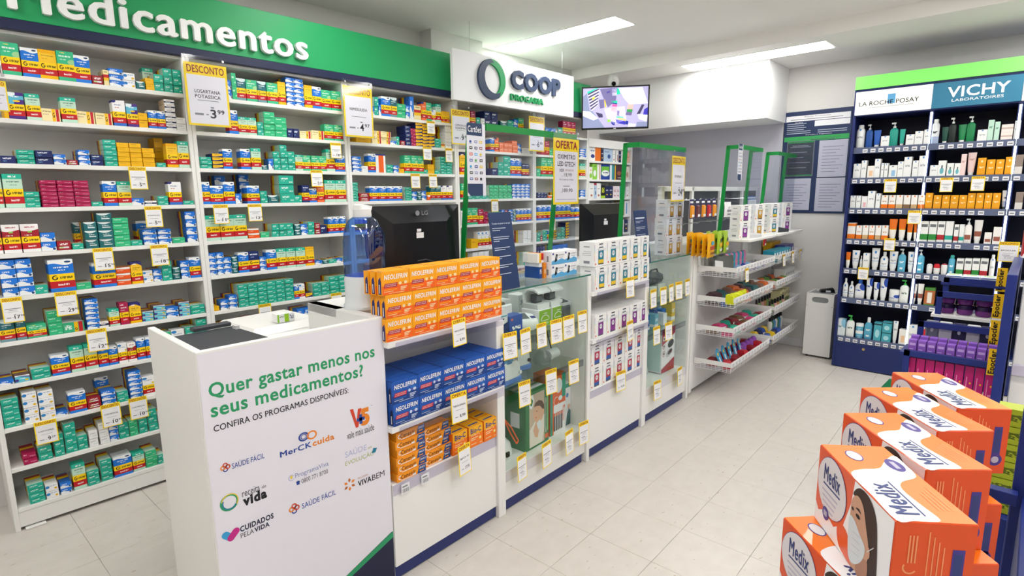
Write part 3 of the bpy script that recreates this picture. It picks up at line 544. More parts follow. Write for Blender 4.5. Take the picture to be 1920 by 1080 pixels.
def floor_mat():
    g = NG('vinyl_tile', rough=.32, spec=.4)
    tcn = g.tc.outputs['Object']
    sp = g.nt.nodes.new('ShaderNodeSeparateXYZ')
    geo = g.nt.nodes.new('ShaderNodeNewGeometry')
    g.nt.links.new(geo.outputs['Position'], sp.inputs[0])
    px, py = sp.outputs[0], sp.outputs[1]
    oi = g.nt.nodes.new('ShaderNodeObjectInfo')
    n1 = g.noise(g.f('MULTIPLY', px, 12.0), g.f('MULTIPLY', py, 16.0), oi.outputs['Random'], 1.0, 4.0)
    n2 = g.noise(g.f('MULTIPLY', px, 26.0), g.f('MULTIPLY', py, 75.0), 3.0, 1.0, 2.0)
    col = g.mix(lin('#cdc7c0'), lin('#d7d1cb'), g.f('MULTIPLY_ADD', n1, 1.6, -.3))
    col = g.mix(col, lin('#9b8266'), g.f('MULTIPLY', g.f('GREATER_THAN', n2, .71), .5))
    return g.done(col)
tile_m = floor_mat()
grout = mat('grout', '#a79f95', .8)
fl = MB().box(X0R, XW, Y0R, YL, -.06, -.004).build('floor', grout)
struct(fl)
# tiles: only where the picture shows floor; the rest of the floor is one plain sheet of the same vinyl
T0, TA, TS = (1.921, 1.024), rad(2.0), .30
tme = MB().box(-TS / 2 + .0006, TS / 2 - .0006, -TS / 2 + .0006, TS / 2 - .0006, -.004, 0, b=.0006).mesh('tile', [tile_m])
ca, sa = math.cos(TA), math.sin(TA)
cells = set()
for i in range(-8, 14):
    for j in range(-7, 9):
        lx, ly = (i + .5) * TS, (j + .5) * TS
        wx, wy = T0[0] + lx * ca - ly * sa, T0[1] + lx * sa + ly * ca
        if -.05 < wx < XW - .1 and -.35 < wy < 3.35 and not (wy > 2.3 and wx > 1.3):
            o = link('tile', tme, fl, (wx, wy, 0), (0, 0, TA))
            cells.add((i, j))
rest = MB()
for i in range(-14, 15):
    for j in range(-13, 10):
        if (i, j) in cells:
            continue
        P = []
        for a, b in ((0, 0), (1, 0), (1, 1), (0, 1)):
            lx, ly = (i + a) * TS, (j + b) * TS
            P.append((min(max(T0[0] + lx * ca - ly * sa, X0R), XW), min(max(T0[1] + lx * sa + ly * ca, Y0R), YL), -.0015))
        rest.add(P, [(0, 1, 2, 3)])
ro = rest.build('floor_vinyl', tile_m, fl)
ro['kind'] = 'stuff'

ceil_m = mat('ceiling_paint', '#f3f1ee', .8)
struct(MB().box(X0R, 4.80, Y0R, YL, ZU, ZU + .08).build('ceiling', ceil_m))
struct(MB().box(4.80, XW, Y0R, YL, ZL_, ZU + .08).build('ceiling_drop', ceil_m))
wall_m = mat('wall_paint', '#dcdad7', .75)
lilac = mat('lilac_paint', '#c3c2cf', .7)
struct(MB().box(X0R, XW + .1, YL, YL + .1, -.06, ZU + .08).build('wall_left', wall_m))
struct(MB().box(XW, XW + .1, Y0R, YL, -.06, ZU + .08).build('wall_back', wall_m))
struct(MB().box(X0R, XW, Y0R - .1, Y0R, -.06, ZU + .08).build('wall_right', wall_m))
struct(MB().box(X0R - .1, X0R, Y0R, YL, -.06, ZU + .08).build('wall_front', wall_m))
struct(MB().box(XW - .006, XW, 1.885, YL, 0, 2.163).build('trim_1', lilac))
struct(MB().box(XW - .016, XW - .006, 1.2, YL, 0, .085, b=.003).build('baseboard_back', mat('baseboard_white', '#dfe0e2', .5)))
struct(MB().box(5.31, XW, 1.86, YL, 2.163, ZL_ + .002, b=.002).build('trim_2', mat('bulkhead_white', '#f0f0f0', .55)))
struct(MB().box(2.86, 3.4, 3.50, YL, 0, ZU + .01).build('trim_3', wall_m))

# ceiling light panels (1.2 x 0.3 m); the two in view and their neighbours in the same grid
lamp_m = mat('lamp_diffuser', '#fffdf8', .5, emit=LAMP)
frame_m = mat('lamp_frame', '#f1f1f0', .4)
def panel(cx, cy, z, wx, wy, label):
    t = thing('ceiling_light', label, 'light', (cx, cy, z), 0, 'flat ceiling light panels')
    MB().box(-wx / 2 - .012, wx / 2 + .012, -wy / 2 - .012, wy / 2 + .012, -.004, .01).build('frame', frame_m, t)
    MB().box(-wx / 2, wx / 2, -wy / 2, wy / 2, -.007, -.003).build('diffuser', lamp_m, t)
panel(3.735, 2.945, ZU, .26, 1.18, 'bright flat ceiling light panel above the hanging shop sign')
panel(5.11, 1.93, ZL_, .26, 1.18, 'bright flat ceiling light panel against the white bulkhead')
for k, (x, y, z) in enumerate([(5.11, -.55, ZL_), (3.735, .3, ZU), (3.735, -1.7, ZU), (1.75, 2.35, ZU), (1.75, .35, ZU), (1.75, -1.6, ZU), (-.3, 2.3, ZU), (-.3, .3, ZU), (-.3, -1.6, ZU)]):
    panel(x, y, z, .26, 1.18, 'flat ceiling light panel out of view, ' + ORD[k + 1] + ' of the hidden row')

# ================================================================ medicine shelving
BX = [.14, 1.06, 1.97, 2.90, 3.805, 4.61]
ZR = [2.046, 1.862, 1.671, 1.480, 1.281, 1.089, .890, .696, .497, .304, .109]
YS, YB = 3.285, 3.575
BAYL = ['white medicine shelving bay nearest the camera, behind the banner counter', 'white medicine shelving bay between the two large price posters',
        'white medicine shelving bay left of the hanging shop sign', 'white medicine shelving bay under the left half of the shop sign',
        'white medicine shelving bay under the right half of the shop sign']
bayw = ['nearest bay', 'second bay', 'third bay', 'fourth bay', 'fifth bay']
for b in range(5):
    x0, x1 = BX[b], BX[b + 1]
    t = thing('shelving_unit', BAYL[b], 'shelf', (x0, YS, 0), 0, 'white medicine shelving bays')
    w = x1 - x0
    MB().box(.0005, .02, 0, YB - YS, 0, 2.235, b=.0015).build('side_panel', white, t)
    MB().box(w - .02, w - .0005, 0, YB - YS, 0, 2.235, b=.0015).build('side_panel', white, t)
    MB().box(.02, w - .02, YB - YS - .012, YB - YS, .02, 2.235).build('back_panel', white, t)
    MB().box(.02, w - .02, .004, .02, .016, .0875).build('plinth', white, t)
    for z in ZR:
        MB().box(.02, w - .02, .002, YB - YS - .012, z - .0205, z - .0005, b=.0015).build('shelf', white, t)
    MB().box(.02, w - .02, .01, YB - YS - .012, 2.215, 2.235).build('top_panel', white, t)
# folded paper wedge under the shelf foot
tag(MB().box(0, .075, -.012, .05, 0.0005, .009, b=.002).build('levelling_wedge', white, None, (.175, 3.285, 0)), 'white levelling wedge on the floor under the nearest shelving bay', 'wedge')

# unit carton shared by every medicine box: chamfered body with tuck flaps at both ends
cm = MB().box(-.5, .5, -.5, .5, -.5, .5, b=.014)
cm.box(-.503, -.49, -.43, .43, -.44, .44).box(.49, .503, -.43, .43, -.44, .44)
CARTON = cm.mesh('carton', [carton_mat('T')])
def carton(code, x0, x1, yf, dep, z0, z1, label, group, name=None, matn=None, rz=0.0):
    o = link(name or NAMES[code], CARTON, None, ((x0 + x1) / 2, yf + dep / 2, (z0 + z1) / 2), (0, 0, rz), (x1 - x0, dep, z1 - z0))
    o.material_slots[0].link = 'OBJECT'
    o.material_slots[0].material = matn or carton_mat(code)
    return tag(o, label, 'medicine box', group)
cnt = {}
for rec in SHELF.split(';'):
    p = rec.split(',')
    b, r = int(p[0]), int(p[1])
    x0, x1, h = map(float, p[2:5])
    code, nc, nr, back = p[5], int(p[6]), int(p[7]), int(p[8])
    z = ZR[r - 1]
    wcol = (x1 - x0) / nc
    hr = h / nr
    for i in range(nc):
        cnt[b, r] = cnt.get((b, r), 0) + 1
        for k in range(nr):
            yf = 3.292 + random.uniform(0, .008)
            dep = (.055 if code in STAND and wcol < .07 else .075) if code in STAND else (.13 if code in 'TEBDWKLU' else .1)
            if back:
                yf += .1
                dep = min(dep, .1)
                if code not in STAND:
                    yf, dep = 3.43, .1
            j = random.uniform(-.0008, .0008)
            lab = '%s,%s %s stack, %s shelf down, %s' % (DESC[code], (' ' + level(k, nr) + ',') if nr > 1 else '', ORD[cnt[b, r]], ORD[r], bayw[b - 1])
            carton(code, x0 + i * wcol + .0012 + j, x0 + (i + 1) * wcol - .0012 + j, yf, dep, z + k * hr + .0003, z + (k + 1) * hr - .0008, lab,
                   'cartons on the medicine shelves')

# low shelving in the corner with larger boxes
COL6 = {'or': ('#f4f3f2', [('r', .5, 2, -1, 2, '#ee7a22'), ('e', .3, .3, .16, .12, '#35408a'), ('t', .1, .45, .6, .68, '#5b6fb0')]),
        'nv': ('#1f2b57', [('t', .2, .8, .6, .7, '#e8e8ee'), ('e', .5, .3, .2, .06, '#e6c22c')]),
        'lb': ('#b9cfe6', [('r', -1, 2, .86, 2, '#b93044'), ('e', .6, .35, .16, .14, '#2c4f94'), ('t', .1, .6, .6, .68, '#5f7fb2')]),
        'wt': ('#efefef', [('t', .2, .8, .6, .66, '#8a8f9a'), ('e', .5, .2, .2, .07, '#b06a4c')]),
        'wr': ('#efefef', [('r', .5, .75, .1, .6, '#a03044')]),
        'sa': ('#e9b49c', [('t', .2, .8, .5, .6, '#b95f44')]),
        'gw': ('#eef1ea', [('e', .5, .3, .4, .2, '#8ec94a'), ('t', .2, .8, .7, .78, '#e0803c')]),
        'lm': ('#8fd04a', [('e', .5, .4, .3, .2, '#eef4f6'), ('t', .2, .8, .8, .88, '#4a7f2a')]),
        'wo': ('#f1efed', [('r', .6, .8, -1, 2, '#c07a3c')]),
        'bg': ('#23459a', [('r', .05, .9, .3, .86, '#6fbf3a'), ('e', .5, .42, .42, .2, '#f1f4f1'), ('t', .2, .8, .42, .5, '#3a4f8a')]),
        'st': ('#eef1f4', [('r', .3, .5, -1, 2, '#2f8fb8'), ('r', .5, .62, -1, 2, '#3aa86a'), ('r', .62, .8, -1, 2, '#2b4fa0'), ('r', .8, 2, -1, 2, '#f0c52c')]),
        'br': ('#4a3038', [('e', .35, .45, .2, .14, '#a0654c'), ('e', .75, .5, .16, .12, '#b98a6a'), ('t', .2, .8, .12, .18, '#d8c4b8')]),
        'be': ('#e2d8cd', [('e', .5, .4, .3, .2, '#b99478')]),
        'bk': ('#20221f', [('r', -1, 2, -1, .2, '#a6cf2c'), ('t', .2, .8, .4, .8, '#c3d23a', 8.0)]),
        'pk': ('#e9dfe3', [('t', .2, .8, .5, .7, '#c07a92'), ('e', .5, .2, .2, .06, '#b0506c')]),
        'te': ('#27a3b4', [('t', .2, .8, .6, .7, '#e6f4f6')]),
        'mc': ('#f0f2f4', [('r', -1, 2, .55, .75, '#2f86c0'), ('r', .3, 2, .1, .5, '#d6428c'), ('r', -1, .3, .1, .5, '#6cc24a'), ('t', .1, .9, .8, .94, '#5a2f2c')]),
        'wb': ('#f2f2f2', [('r', .5, .75, .1, .85, '#4f93c8'), ('r', -1, .1, -1, 2, '#c6a26a')])}
C6D = {'or': 'white and orange box', 'nv': 'navy box', 'lb': 'pale blue box with red top', 'wt': 'white box', 'wr': 'white box with red bar', 'sa': 'salmon box', 'gw': 'white and green box',
       'lm': 'lime green box', 'wo': 'white box with brown stripe', 'bg': 'blue and green collagen box', 'st': 'box with coloured stripes', 'br': 'dark brown box', 'be': 'beige box', 'bk': 'black and lime box',
       'pk': 'pale pink box', 'te': 'turquoise box', 'mc': 'multicoloured box', 'wb': 'white box with blue strip'}
def op_mat(key, ground, ex, rough=.42):
    if key in MATS:
        return MATS[key]
    g = NG(key, rough)
    return g.done(g.ops(lin(ground), ex))
t = thing('shelving_unit', 'low white shelving bay in the corner under the television', 'shelf', (4.615, YS, 0), 0, 'white medicine shelving bays')
w = .815
MB().box(0, .02, 0, .29, 0, 2.05, b=.0015).build('side_panel', white, t)
MB().box(w - .02, w, 0, .29, 0, 2.05, b=.0015).build('side_panel', white, t)
MB().box(.02, w - .02, .278, .29, .02, 2.05).build('back_panel', white, t)
MB().box(.02, w - .02, 0, .02, 1.97, 2.05).build('header_panel', white, t)
for z in B6Z + [.9, .7, .5, .3, .1]:
    MB().box(.02, w - .02, .002, .278, z - .0205, z - .0005, b=.0015).build('shelf', white, t)
n6 = {}
for rec in BAY6.split(';'):
    p = rec.split(',')
    r = int(p[0])
    n6[r] = n6.get(r, 0) + 1
    x0, x1, h = map(float, p[1:4])
    x0, x1, h = max(x0, 4.637), min(x1, 5.408), min(h, .155)
    carton(None, x0 + .001, x1 - .001, 3.308, .13, B6Z[r], B6Z[r] + h, '%s, %s from left on %s shelf of the corner bay' % (C6D[p[4]], ORD[n6[r]], ORD[r + 1]),
           'boxes in the corner bay', 'supplement_box', op_mat('sup_' + p[4], *COL6[p[4]]))

# header board with raised lettering
t = thing('header_sign', 'long green header board with raised white lettering above the medicine shelves', 'sign', (0, 0, 0))
MB().box(-.35, 4.61, 3.262, 3.30, 2.272, 2.535, b=.002).build('green_board', green, t)
MB().box(-.35, 4.61, 3.258, 3.302, 2.228, 2.272, b=.002).build('navy_strip', mat('navy_strip', '#1d2547', .45), t)
MB().text('Medicamentos', .386, 1.718, 2.306, 2.447, 3.238, 0, .03, .024).build('raised_lettering', mat('letter_white', '#f1f3f3', .4), t)

# ---------------------------------------------------------------- price tags and posters
def tag_card(w, h, head, txt, price, big=False):
    """card in local x (centred), z from -h to 0, facing -y"""
    a = MB().box(-w / 2, w / 2, 0, .0012, -h, 0, 0)
    p = MB()
    bw = w * .05
    hh = h * (.19 if big else .17)
    p.rect(-w / 2 + bw, w / 2 - bw, -h + bw, -hh, -.0004, 0)
    p.text(head, -w * .43, w * .43, -hh * .82, -hh * .2, -.0006, 1, .02)
    ih = h - hh
    if txt:
        L = txt.split('|')
        for i, s_ in enumerate(L):
            ww = w * (.36 if not big else .3)
            z1 = -hh - ih * (.28 + .1 * i) + .0
            p.text(s_, -ww, ww, z1 - ih * .07, z1, -.0006, 2, .015)
    else:
        p.rect(-w * .38, w * .38, -hh - ih * .36, -hh - ih * .325, -.0006, 3)
        p.rect(-w * .2, w * .2, -hh - ih * .43, -hh - ih * .41, -.0006, 3)
    p.rect(-w * .25, w * .25, -hh - ih * .5, -hh - ih * .487, -.0006, 3)
    if price and head == 'DESCONTO':
        i, f = price.split(',')
        p.rect(-w * .34, -w * .14, -hh - ih * .79, -hh - ih * .75, -.0006, 3)
        p.rect(-w * .08, -w * .02, -hh - ih * .78, -hh - ih * .76, -.0006, 3)
        k = .07 * len(i)
        p.text(i, .02 * w, (.02 + 2 * k) * w, -hh - ih * .84, -hh - ih * .66, -.0006, 2, .02)
        p.text(f, (.05 + 2 * k) * w, (.22 + 2 * k) * w, -hh - ih * .75, -hh - ih * .66, -.0006, 2, .02)
        p.rect(.04 * w, .12 * w, -hh - ih * .64, -hh - ih * .61, -.0006, 3)
    elif price:
        p.rect(-w * .3, -w * .12, -hh - ih * .78, -hh - ih * .75, -.0006, 3)
        p.text(price, -.02 * w, .34 * w, -hh - ih * .82, -hh - ih * .68, -.0006, 2, .02)
    else:
        p.text('9,99', -w * .17, w * .17, -hh - ih * .82, -hh - ih * .73, -.0006, 3, .0)
        p.rect(-w * .28, w * .1, -hh - ih * .62, -hh - ih * .585, -.0006, 3)
        p.rect(-w * .2, w * .26, -hh - ih * .68, -hh - ih * .66, -.0006, 3)
    return a, p
PM = [paper, tagred, pdark, pgrey]
def price_tag(name, label, loc, w, h, head, txt, price, rz=0.0, group=None, tilt=0.0, big=False):
    t = thing(name, label, 'price tag', loc, group=group, rot=(tilt, 0, rz))
    a, p = tag_card(w, h, head, txt, price, big)
    a.build('card', tagyel, t)
    p.build('print', PM, t)
    return t
for k, (x, y, z, w, h, head, txt, pr) in enumerate(TAGS):
    lab = 'DESCONTO price tag %s%s, %s tag along the medicine shelf edges' % (('for ' + txt.lower() + ' ') if txt else '', ('at ' + pr) if pr else 'with small print', ORD[k + 1])
    price_tag('price_tag', lab, (x, y, z), w, h, head, txt, pr, group='price tags on the medicine shelves', tilt=rad(-2))
bl = ['large DESCONTO poster priced 3,99 hanging between first and second bay', 'large DESCONTO poster for nimesulida hanging between second and third bay',
      'large DESCONTO poster hanging beside the payment card board', 'faded DESCONTO poster hanging behind the clear counter shield', 'yellow framed DESCONTO poster at the left edge of the picture']
for k, (x, y, z, w, h, head, txt, pr) in enumerate(BIG):
    t = price_tag('price_poster', bl[k], (x, y, z), w, h, head, txt, pr, group='hanging price posters', big=True)
    MB().box(-w * .52, w * .52, -.004, -.0015, -h - .005, .035).build('plastic_sleeve', clear('sleeve', '#fbfbfd', .05, .06), t)
    pin = MB()
    for sx in (-1, 1):
        pin.cyl((sx * w * .42, -.007, .022), (sx * w * .42, -.003, .022), .006, n=10)
        pin.tube([(sx * w * .42, -.005, .022), (sx * w * .42, .02, max(.04, 2.235 - z))], .0012, n=6)
    pin.build('hook', steel, t)

# ---------------------------------------------------------------- hanging shop sign
t = thing('hanging_sign', 'white hanging shop sign with green and navy ring logo and raised letters', 'sign', (2.755, 3.14, 2.19))
MB().box(0, 1.42, 0, .03, 0, .351, b=.002).build('board', mat('sign_white', '#eff0f3', .45), t)
snavy = mat('sign_navy', '#33425f', .45)
lg = MB()
def crescent(mb, cx, cz, R, r, dx, dz, a0, a1, y0, y1, m):
    n = 26
    out = [(cx + R * math.cos(rad(a0 + (a1 - a0) * i / n)), cz + R * math.sin(rad(a0 + (a1 - a0) * i / n))) for i in range(n + 1)]
    inn = [(cx + dx + r * math.cos(rad(a0 + (a1 - a0) * i / n)), cz + dz + r * math.sin(rad(a0 + (a1 - a0) * i / n))) for i in range(n + 1)]
    for i in range(n):
        mb.prism([out[i], out[i + 1], inn[i + 1], inn[i]], y0, y1, m)
crescent(lg, .378, .185, .146, .112, .03, .012, 95, 300, -.02, 0, 0)
lg.build('logo_arc', snavy, t)
lg = MB()
crescent(lg, .378, .185, .146, .118, -.024, -.008, -70, 118, -.016, 0, 0)
lg.build('logo_arc', green, t)
MB().text('COOP', .592, 1.205, .147, .292, -.022, 0, .05, .022).build('raised_lettering', snavy, t)
MB().text('DROGARIA', .585, .985, .06, .108, -.016, 0, .02, .016).build('raised_lettering', green, t)
wr = MB()
wr.cyl((.18, .015, .351), (.18, .015, ZU - 2.19), .0012, n=6)
wr.build('wire', steel, t)
MB().cyl((1.27, .015, .351), (1.27, .015, ZU - 2.19), .0012, n=6).build('wire', steel, t)

# ---------------------------------------------------------------- television and dome camera
t = thing('television', 'black wall television showing a security camera view of the shop', 'television', (4.60, 2.98, 2.30), rot=(rad(4), 0, rad(-56)))
TW, TH = .618, .385
b = MB()
b.box(-TW / 2, TW / 2, 0, .035, -TH / 2, TH / 2, 0, b=.004)
for a in ((-TW / 2, TW / 2, TH / 2 - .012, TH / 2), (-TW / 2, TW / 2, -TH / 2, -TH / 2 + .017), (-TW / 2, -TW / 2 + .012, -TH / 2, TH / 2), (TW / 2 - .012, TW / 2, -TH / 2, TH / 2)):
    b.box(a[0], a[1], -.006, 0, a[2], a[3], 0)
b.build('housing', black, t)
MB().box(-.012, .012, -.0068, -.006, -TH / 2 + .005, -TH / 2 + .012).build('badge', lgrey, t)
MB().box(-.1, .1, .035, .05, -.1, .1, b=.003).cyl((0, .05, 0), (0, .13, 0), .02, n=12).build('wall_bracket', black, t)
sc = MB()
SW, SH = TW - .024, TH - .029
scx, scz = -TW / 2 + .012, -TH / 2 + .017
cols = ['#a9a3c8', '#3f3a5c', '#e9edf2', '#c4bede', '#25c09a', '#6b6590', '#e0559a', '#e8c02c', '#3a35a8', '#f2a9a0', '#2f8f4a', '#1f2f8c', '#8fc84a', '#d9d4ea', '#7f86a8']
scm = [mat('screen_' + c, c, .3, emit=.6) for c in cols]
def sq(pts, m, lay):
    sc.flat([(scx + SW * (p[0] - 110) / 1310, scz + SH * (960 - p[1]) / 830) for p in pts], -.0012 - lay * .00025, m)
sq([(110, 130), (1420, 130), (1420, 960), (110, 960)], 0, 0)
sq([(110, 600), (300, 600), (560, 960), (110, 960)], 14, 1)
sq([(110, 600), (250, 610), (420, 760), (330, 800), (110, 700)], 2, 2)
sq([(110, 300), (190, 230), (250, 600), (110, 600)], 14, 1)
for i in range(6):
    sq([(205 + i * 12, 240 + i * 62), (430 - i * 4, 140 + i * 62), (440 - i * 6, 165 + i * 62), (215 + i * 12, 272 + i * 62)], 1, 2)
    sq([(215 + i * 12, 272 + i * 62), (440 - i * 6, 165 + i * 62), (440 - i * 6, 190 + i * 62), (222 + i * 12, 296 + i * 62)], 13, 3)
for q, m in (([(190, 205), (380, 130), (420, 130), (210, 245)], 4), ([(300, 330), (350, 300), (352, 350), (300, 385)], 7), ([(430, 370), (540, 370), (545, 540), (460, 560)], 5), ([(540, 375), (565, 375), (585, 530), (560, 540)], 7),
             ([(450, 150), (800, 140), (780, 400), (620, 540), (520, 330)], 5), ([(580, 220), (650, 195), (665, 225), (600, 250)], 8), ([(690, 150), (790, 150), (790, 300), (700, 300)], 13), ([(795, 150), (830, 150), (865, 270), (795, 285)], 4),
             ([(830, 150), (1300, 150), (1420, 480), (1050, 490), (930, 350)], 2), ([(690, 400), (810, 410), (805, 460), (692, 440)], 4), ([(692, 440), (805, 460), (805, 480), (692, 462)], 11), ([(705, 475), (805, 485), (800, 530), (705, 520)], 6), ([(695, 540), (800, 540), (790, 650), (690, 610)], 9),
             ([(540, 560), (960, 520), (1000, 800), (760, 900), (600, 760)], 3), ([(1020, 490), (1130, 490), (1120, 590), (1005, 590)], 9), ([(1005, 590), (1120, 590), (1110, 655), (1000, 640)], 10), ([(1000, 640), (1110, 655), (1095, 720), (975, 705)], 5), ([(1300, 500), (1350, 510), (1270, 690), (1200, 700)], 1),
             ([(1350, 600), (1420, 560), (1420, 720), (1330, 710)], 8), ([(810, 610), (855, 620), (850, 720), (805, 710)], 5), ([(370, 630), (510, 670), (520, 740), (440, 745)], 1), ([(610, 790), (680, 790), (690, 830), (620, 850)], 12), ([(790, 730), (930, 740), (940, 770), (800, 765)], 4), ([(830, 755), (1000, 795), (980, 830), (830, 790)], 7),
             ([(785, 790), (980, 835), (975, 910), (800, 870)], 8), ([(985, 825), (1040, 835), (1030, 910), (975, 900)], 11), ([(690, 830), (780, 860), (760, 920), (700, 890)], 11), ([(1050, 880), (1190, 900), (1180, 960), (1030, 960)], 13), ([(1220, 700), (1420, 720), (1400, 860), (1250, 800)], 2), ([(1210, 860), (1420, 860), (1420, 960), (1200, 960)], 14)):
    sq(q, m, 4)
sc.build('screen', scm, t)
t = thing('security_camera', 'white dome security camera on the ceiling above the television', 'camera', (4.878, 3.187, ZL_))
MB().cyl((0, 0, -.02), (0, 0, 0), .045, .05, n=20).lathe([(.045, -.02), (.058, -.05), (.056, -.085), (.04, -.11), (.012, -.122)], n=20).build('housing', mat('camera_white', '#e8e8e6', .35), t)
MB().cyl((-.034, -.026, -.085), (-.05, -.04, -.093), .022, .02, n=14).build('lens', black, t)
# ================================================================ banner counter
bw = mat('banner_white', '#e6e4ee', .5)
pal = [bw, mat('banner_green', '#2d9a66', .55), mat('banner_black', '#1d1d24', .55), mat('banner_navy', '#1f2340', .5), mat('logo_blue', '#2b4a9c', .55),
       mat('logo_orange', '#e8862a', .55), mat('logo_red', '#d2452c', .55), mat('logo_sky', '#3aa0d8', .55), mat('logo_lime', '#a9b86a', .55), mat('logo_lilac', '#b6b9da', .55),
       mat('logo_brown', '#b5642c', .55), mat('logo_grey', '#4a4a50', .55), mat('logo_magenta', '#c22a86', .55), mat('logo_yellow', '#e6c63c', .55), mat('logo_teal', '#2a7f9c', .55), mat('logo_mid', '#7f86b8', .55)]
t = thing('banner_counter', 'white counter with printed banner front asking Quer gastar menos nos seus medicamentos', 'counter', (.5, 1.708, 0))
MB().box(0, .628, .001, .022, .0, 1.08, b=.002).build('front_panel', white, t)
MB().box(0, .022, .022, .472, 0, 1.08, b=.002).build('side_panel', white, t)
MB().box(.022, .575, .022, .45, .722, .75, b=.002).build('worktop', white, t)
b = MB().rect(.003, .625, .004, 1.072, 0, 0)
X = lambda v: v - .5
def bt(s_, x0, x1, z0, z1, m, bold=.0, shear=0.0):
    b.text(s_, X(x0), X(x1), z0, z1, -.0005, m, bold, 0, shear)
bt('Quer gastar menos nos', .524, 1.085, .925, .982, 1, .022)
bt('seus medicamentos?', .524, 1.034, .877, .922, 1, .022)
bt('CONFIRA OS PROGRAMAS DISPONÍVEIS:', .527, .971, .832, .857, 2, .01)
bt('SAÚDE FÁCIL', .567, .665, .700, .722, 4, .005)
bt('SAÚDE FÁCIL', .773, .898, .476, .500, 4, .005)
bt('MerCK', .714, .822, .682, .702, 4, .03)
bt('cuida', .826, .906, .681, .703, 5, .03)
bt('vale mais saúde', .955, 1.066, .662, .688, 2, .0)
bt('SAÚDE', .942, 1.03, .597, .624, 9, .0)
bt('EVOLUÇÃO', .941, 1.06, .563, .586, 8, .0)
bt('em', 1.036, 1.052, .596, .604, 8, .0)
bt('ProgramaViva', .758, .878, .588, .610, 15, .0)
bt('0800 771 8700', .778, .874, .566, .582, 11, .0)
b.rect(X(.761), X(.771), .567, .574, -.0005, 4).disc(X(.766), .577, .007, .004, -.0005, 4, 12)
bt('VIVA', .986, 1.043, .468, .490, 2, .03)
bt('BEM', 1.046, 1.1, .468, .490, 2, .0)
bt('PROGRAMA', .987, 1.03, .497, .503, 10, .0)
bt('receita', .588, .642, .598, .620, 11, .0)
bt('de', .648, .662, .602, .612, 11, .0)
bt('vida', .588, .662, .566, .600, 2, .05)
bt('CUIDADOS', .572, .677, .487, .506, 3, .035)
bt('PELA', .572, .612, .466, .482, 11, .0)
bt('VIDA', .614, .662, .466, .482, 3, .035)
bt('TM', 1.057, 1.063, .757, .761, 11, .0)
for cx, cz, r in ((.548, .713, .0075), (.746, .49, .0095)):       # four-leaf loops
    for dx, dz, m in ((-1, 0, 5), (1, 0, 6), (0, 1, 6), (0, -1, 4)):
        b.ring(X(cx + dx * r * .95), cz + dz * r * .95, r * .55, r, -.0006 - .0001 * m, m, n=16)
b.ring(X(.797), .7265, .0105, .0155, -.0006, 4, n=24, sx=1.2).ring(X(.826), .7235, .0105, .0155, -.0008, 5, n=24, sx=1.15).ring(X(.797), .7265, .0065, .009, -.0006, 4, n=20, sx=1.2)
b.ring(X(.745), .6, .008, .0105, -.0006, 9, 30, 330, 20).disc(X(.745), .602, .004, .006, -.0006, 13, 12)
b.flat([(X(.972), .768), (X(.985), .768), (X(.996), .718), (X(1.004), .762), (X(1.018), .762), (X(1.002), .694), (X(.992), .694)], -.0006, 6)
bt('5', 1.012, 1.05, .692, .758, 5, .06)
b.rect(X(.997), X(1.029), .715, .727, -.0009, 4).rect(X(1.007), X(1.019), .703, .739, -.0009, 4)
b.flat([(X(1.05), .575), (X(1.058), .594), (X(1.074), .589), (X(1.066), .574)], -.0006, 14)
b.ring(X(.549), .598, .021, .027, -.0006, 1, n=28).ring(X(.551), .6, .0225, .0255, -.0008, 13, -40, 170, 20).ring(X(.55), .597, .018, .022, -.0009, 14, 150, 330, 20)
for dx, ang, m in ((-.0075, 45, 7), (.0075, -45, 12)):                     # two capsules forming a heart
    cx, cz = .5445 + dx, .49
    pts = []
    for i in range(25):
        a = rad(ang) + (PI * i / 12 if i < 13 else PI * (i - 1) / 12)
        o = .011 if i < 13 else -.011
        pts.append((X(cx) + .011 * math.cos(a) - o * math.sin(rad(ang)) * 1.0, cz + .011 * math.sin(a) + o * math.cos(rad(ang))))
    b.flat(pts, -.0006 - .0002 * (dx > 0), m)
for i in range(6):                                                          # six petals
    a = rad(60 * i + 30)
    cx, cz, r = X(.953), .491, .025
    b.flat([(cx + .008 * math.cos(a), cz + .008 * math.sin(a)), (cx + r * .7 * math.cos(a - .32), cz + r * .7 * math.sin(a - .32)), (cx + r * math.cos(a), cz + r * math.sin(a)), (cx + r * .7 * math.cos(a + .32), cz + r * .7 * math.sin(a + .32))], -.0006, 10 if i % 2 else 5)
b.flat([(.08, .004), (.625, .004), (.625, .224), (.617, .224), (.07, .01)], -.0005, 3)
b.flat([(.05, .004), (.085, .004), (.625, .2), (.625, .225)], -.0009, 1)
b.build('printed_banner', pal, t)

t = thing('printer_stand', 'low white stand carrying the printer behind the banner counter', 'stand', (.83, 2.2, 0))
MB().box(0, .4, 0, .42, .72, .749, b=.003).build('top', white, t)
for a in (0.01, .36):
    for b_ in (.01, .38):
        MB().box(a, a + .03, b_, b_ + .03, 0, .72).build('leg', white, t)
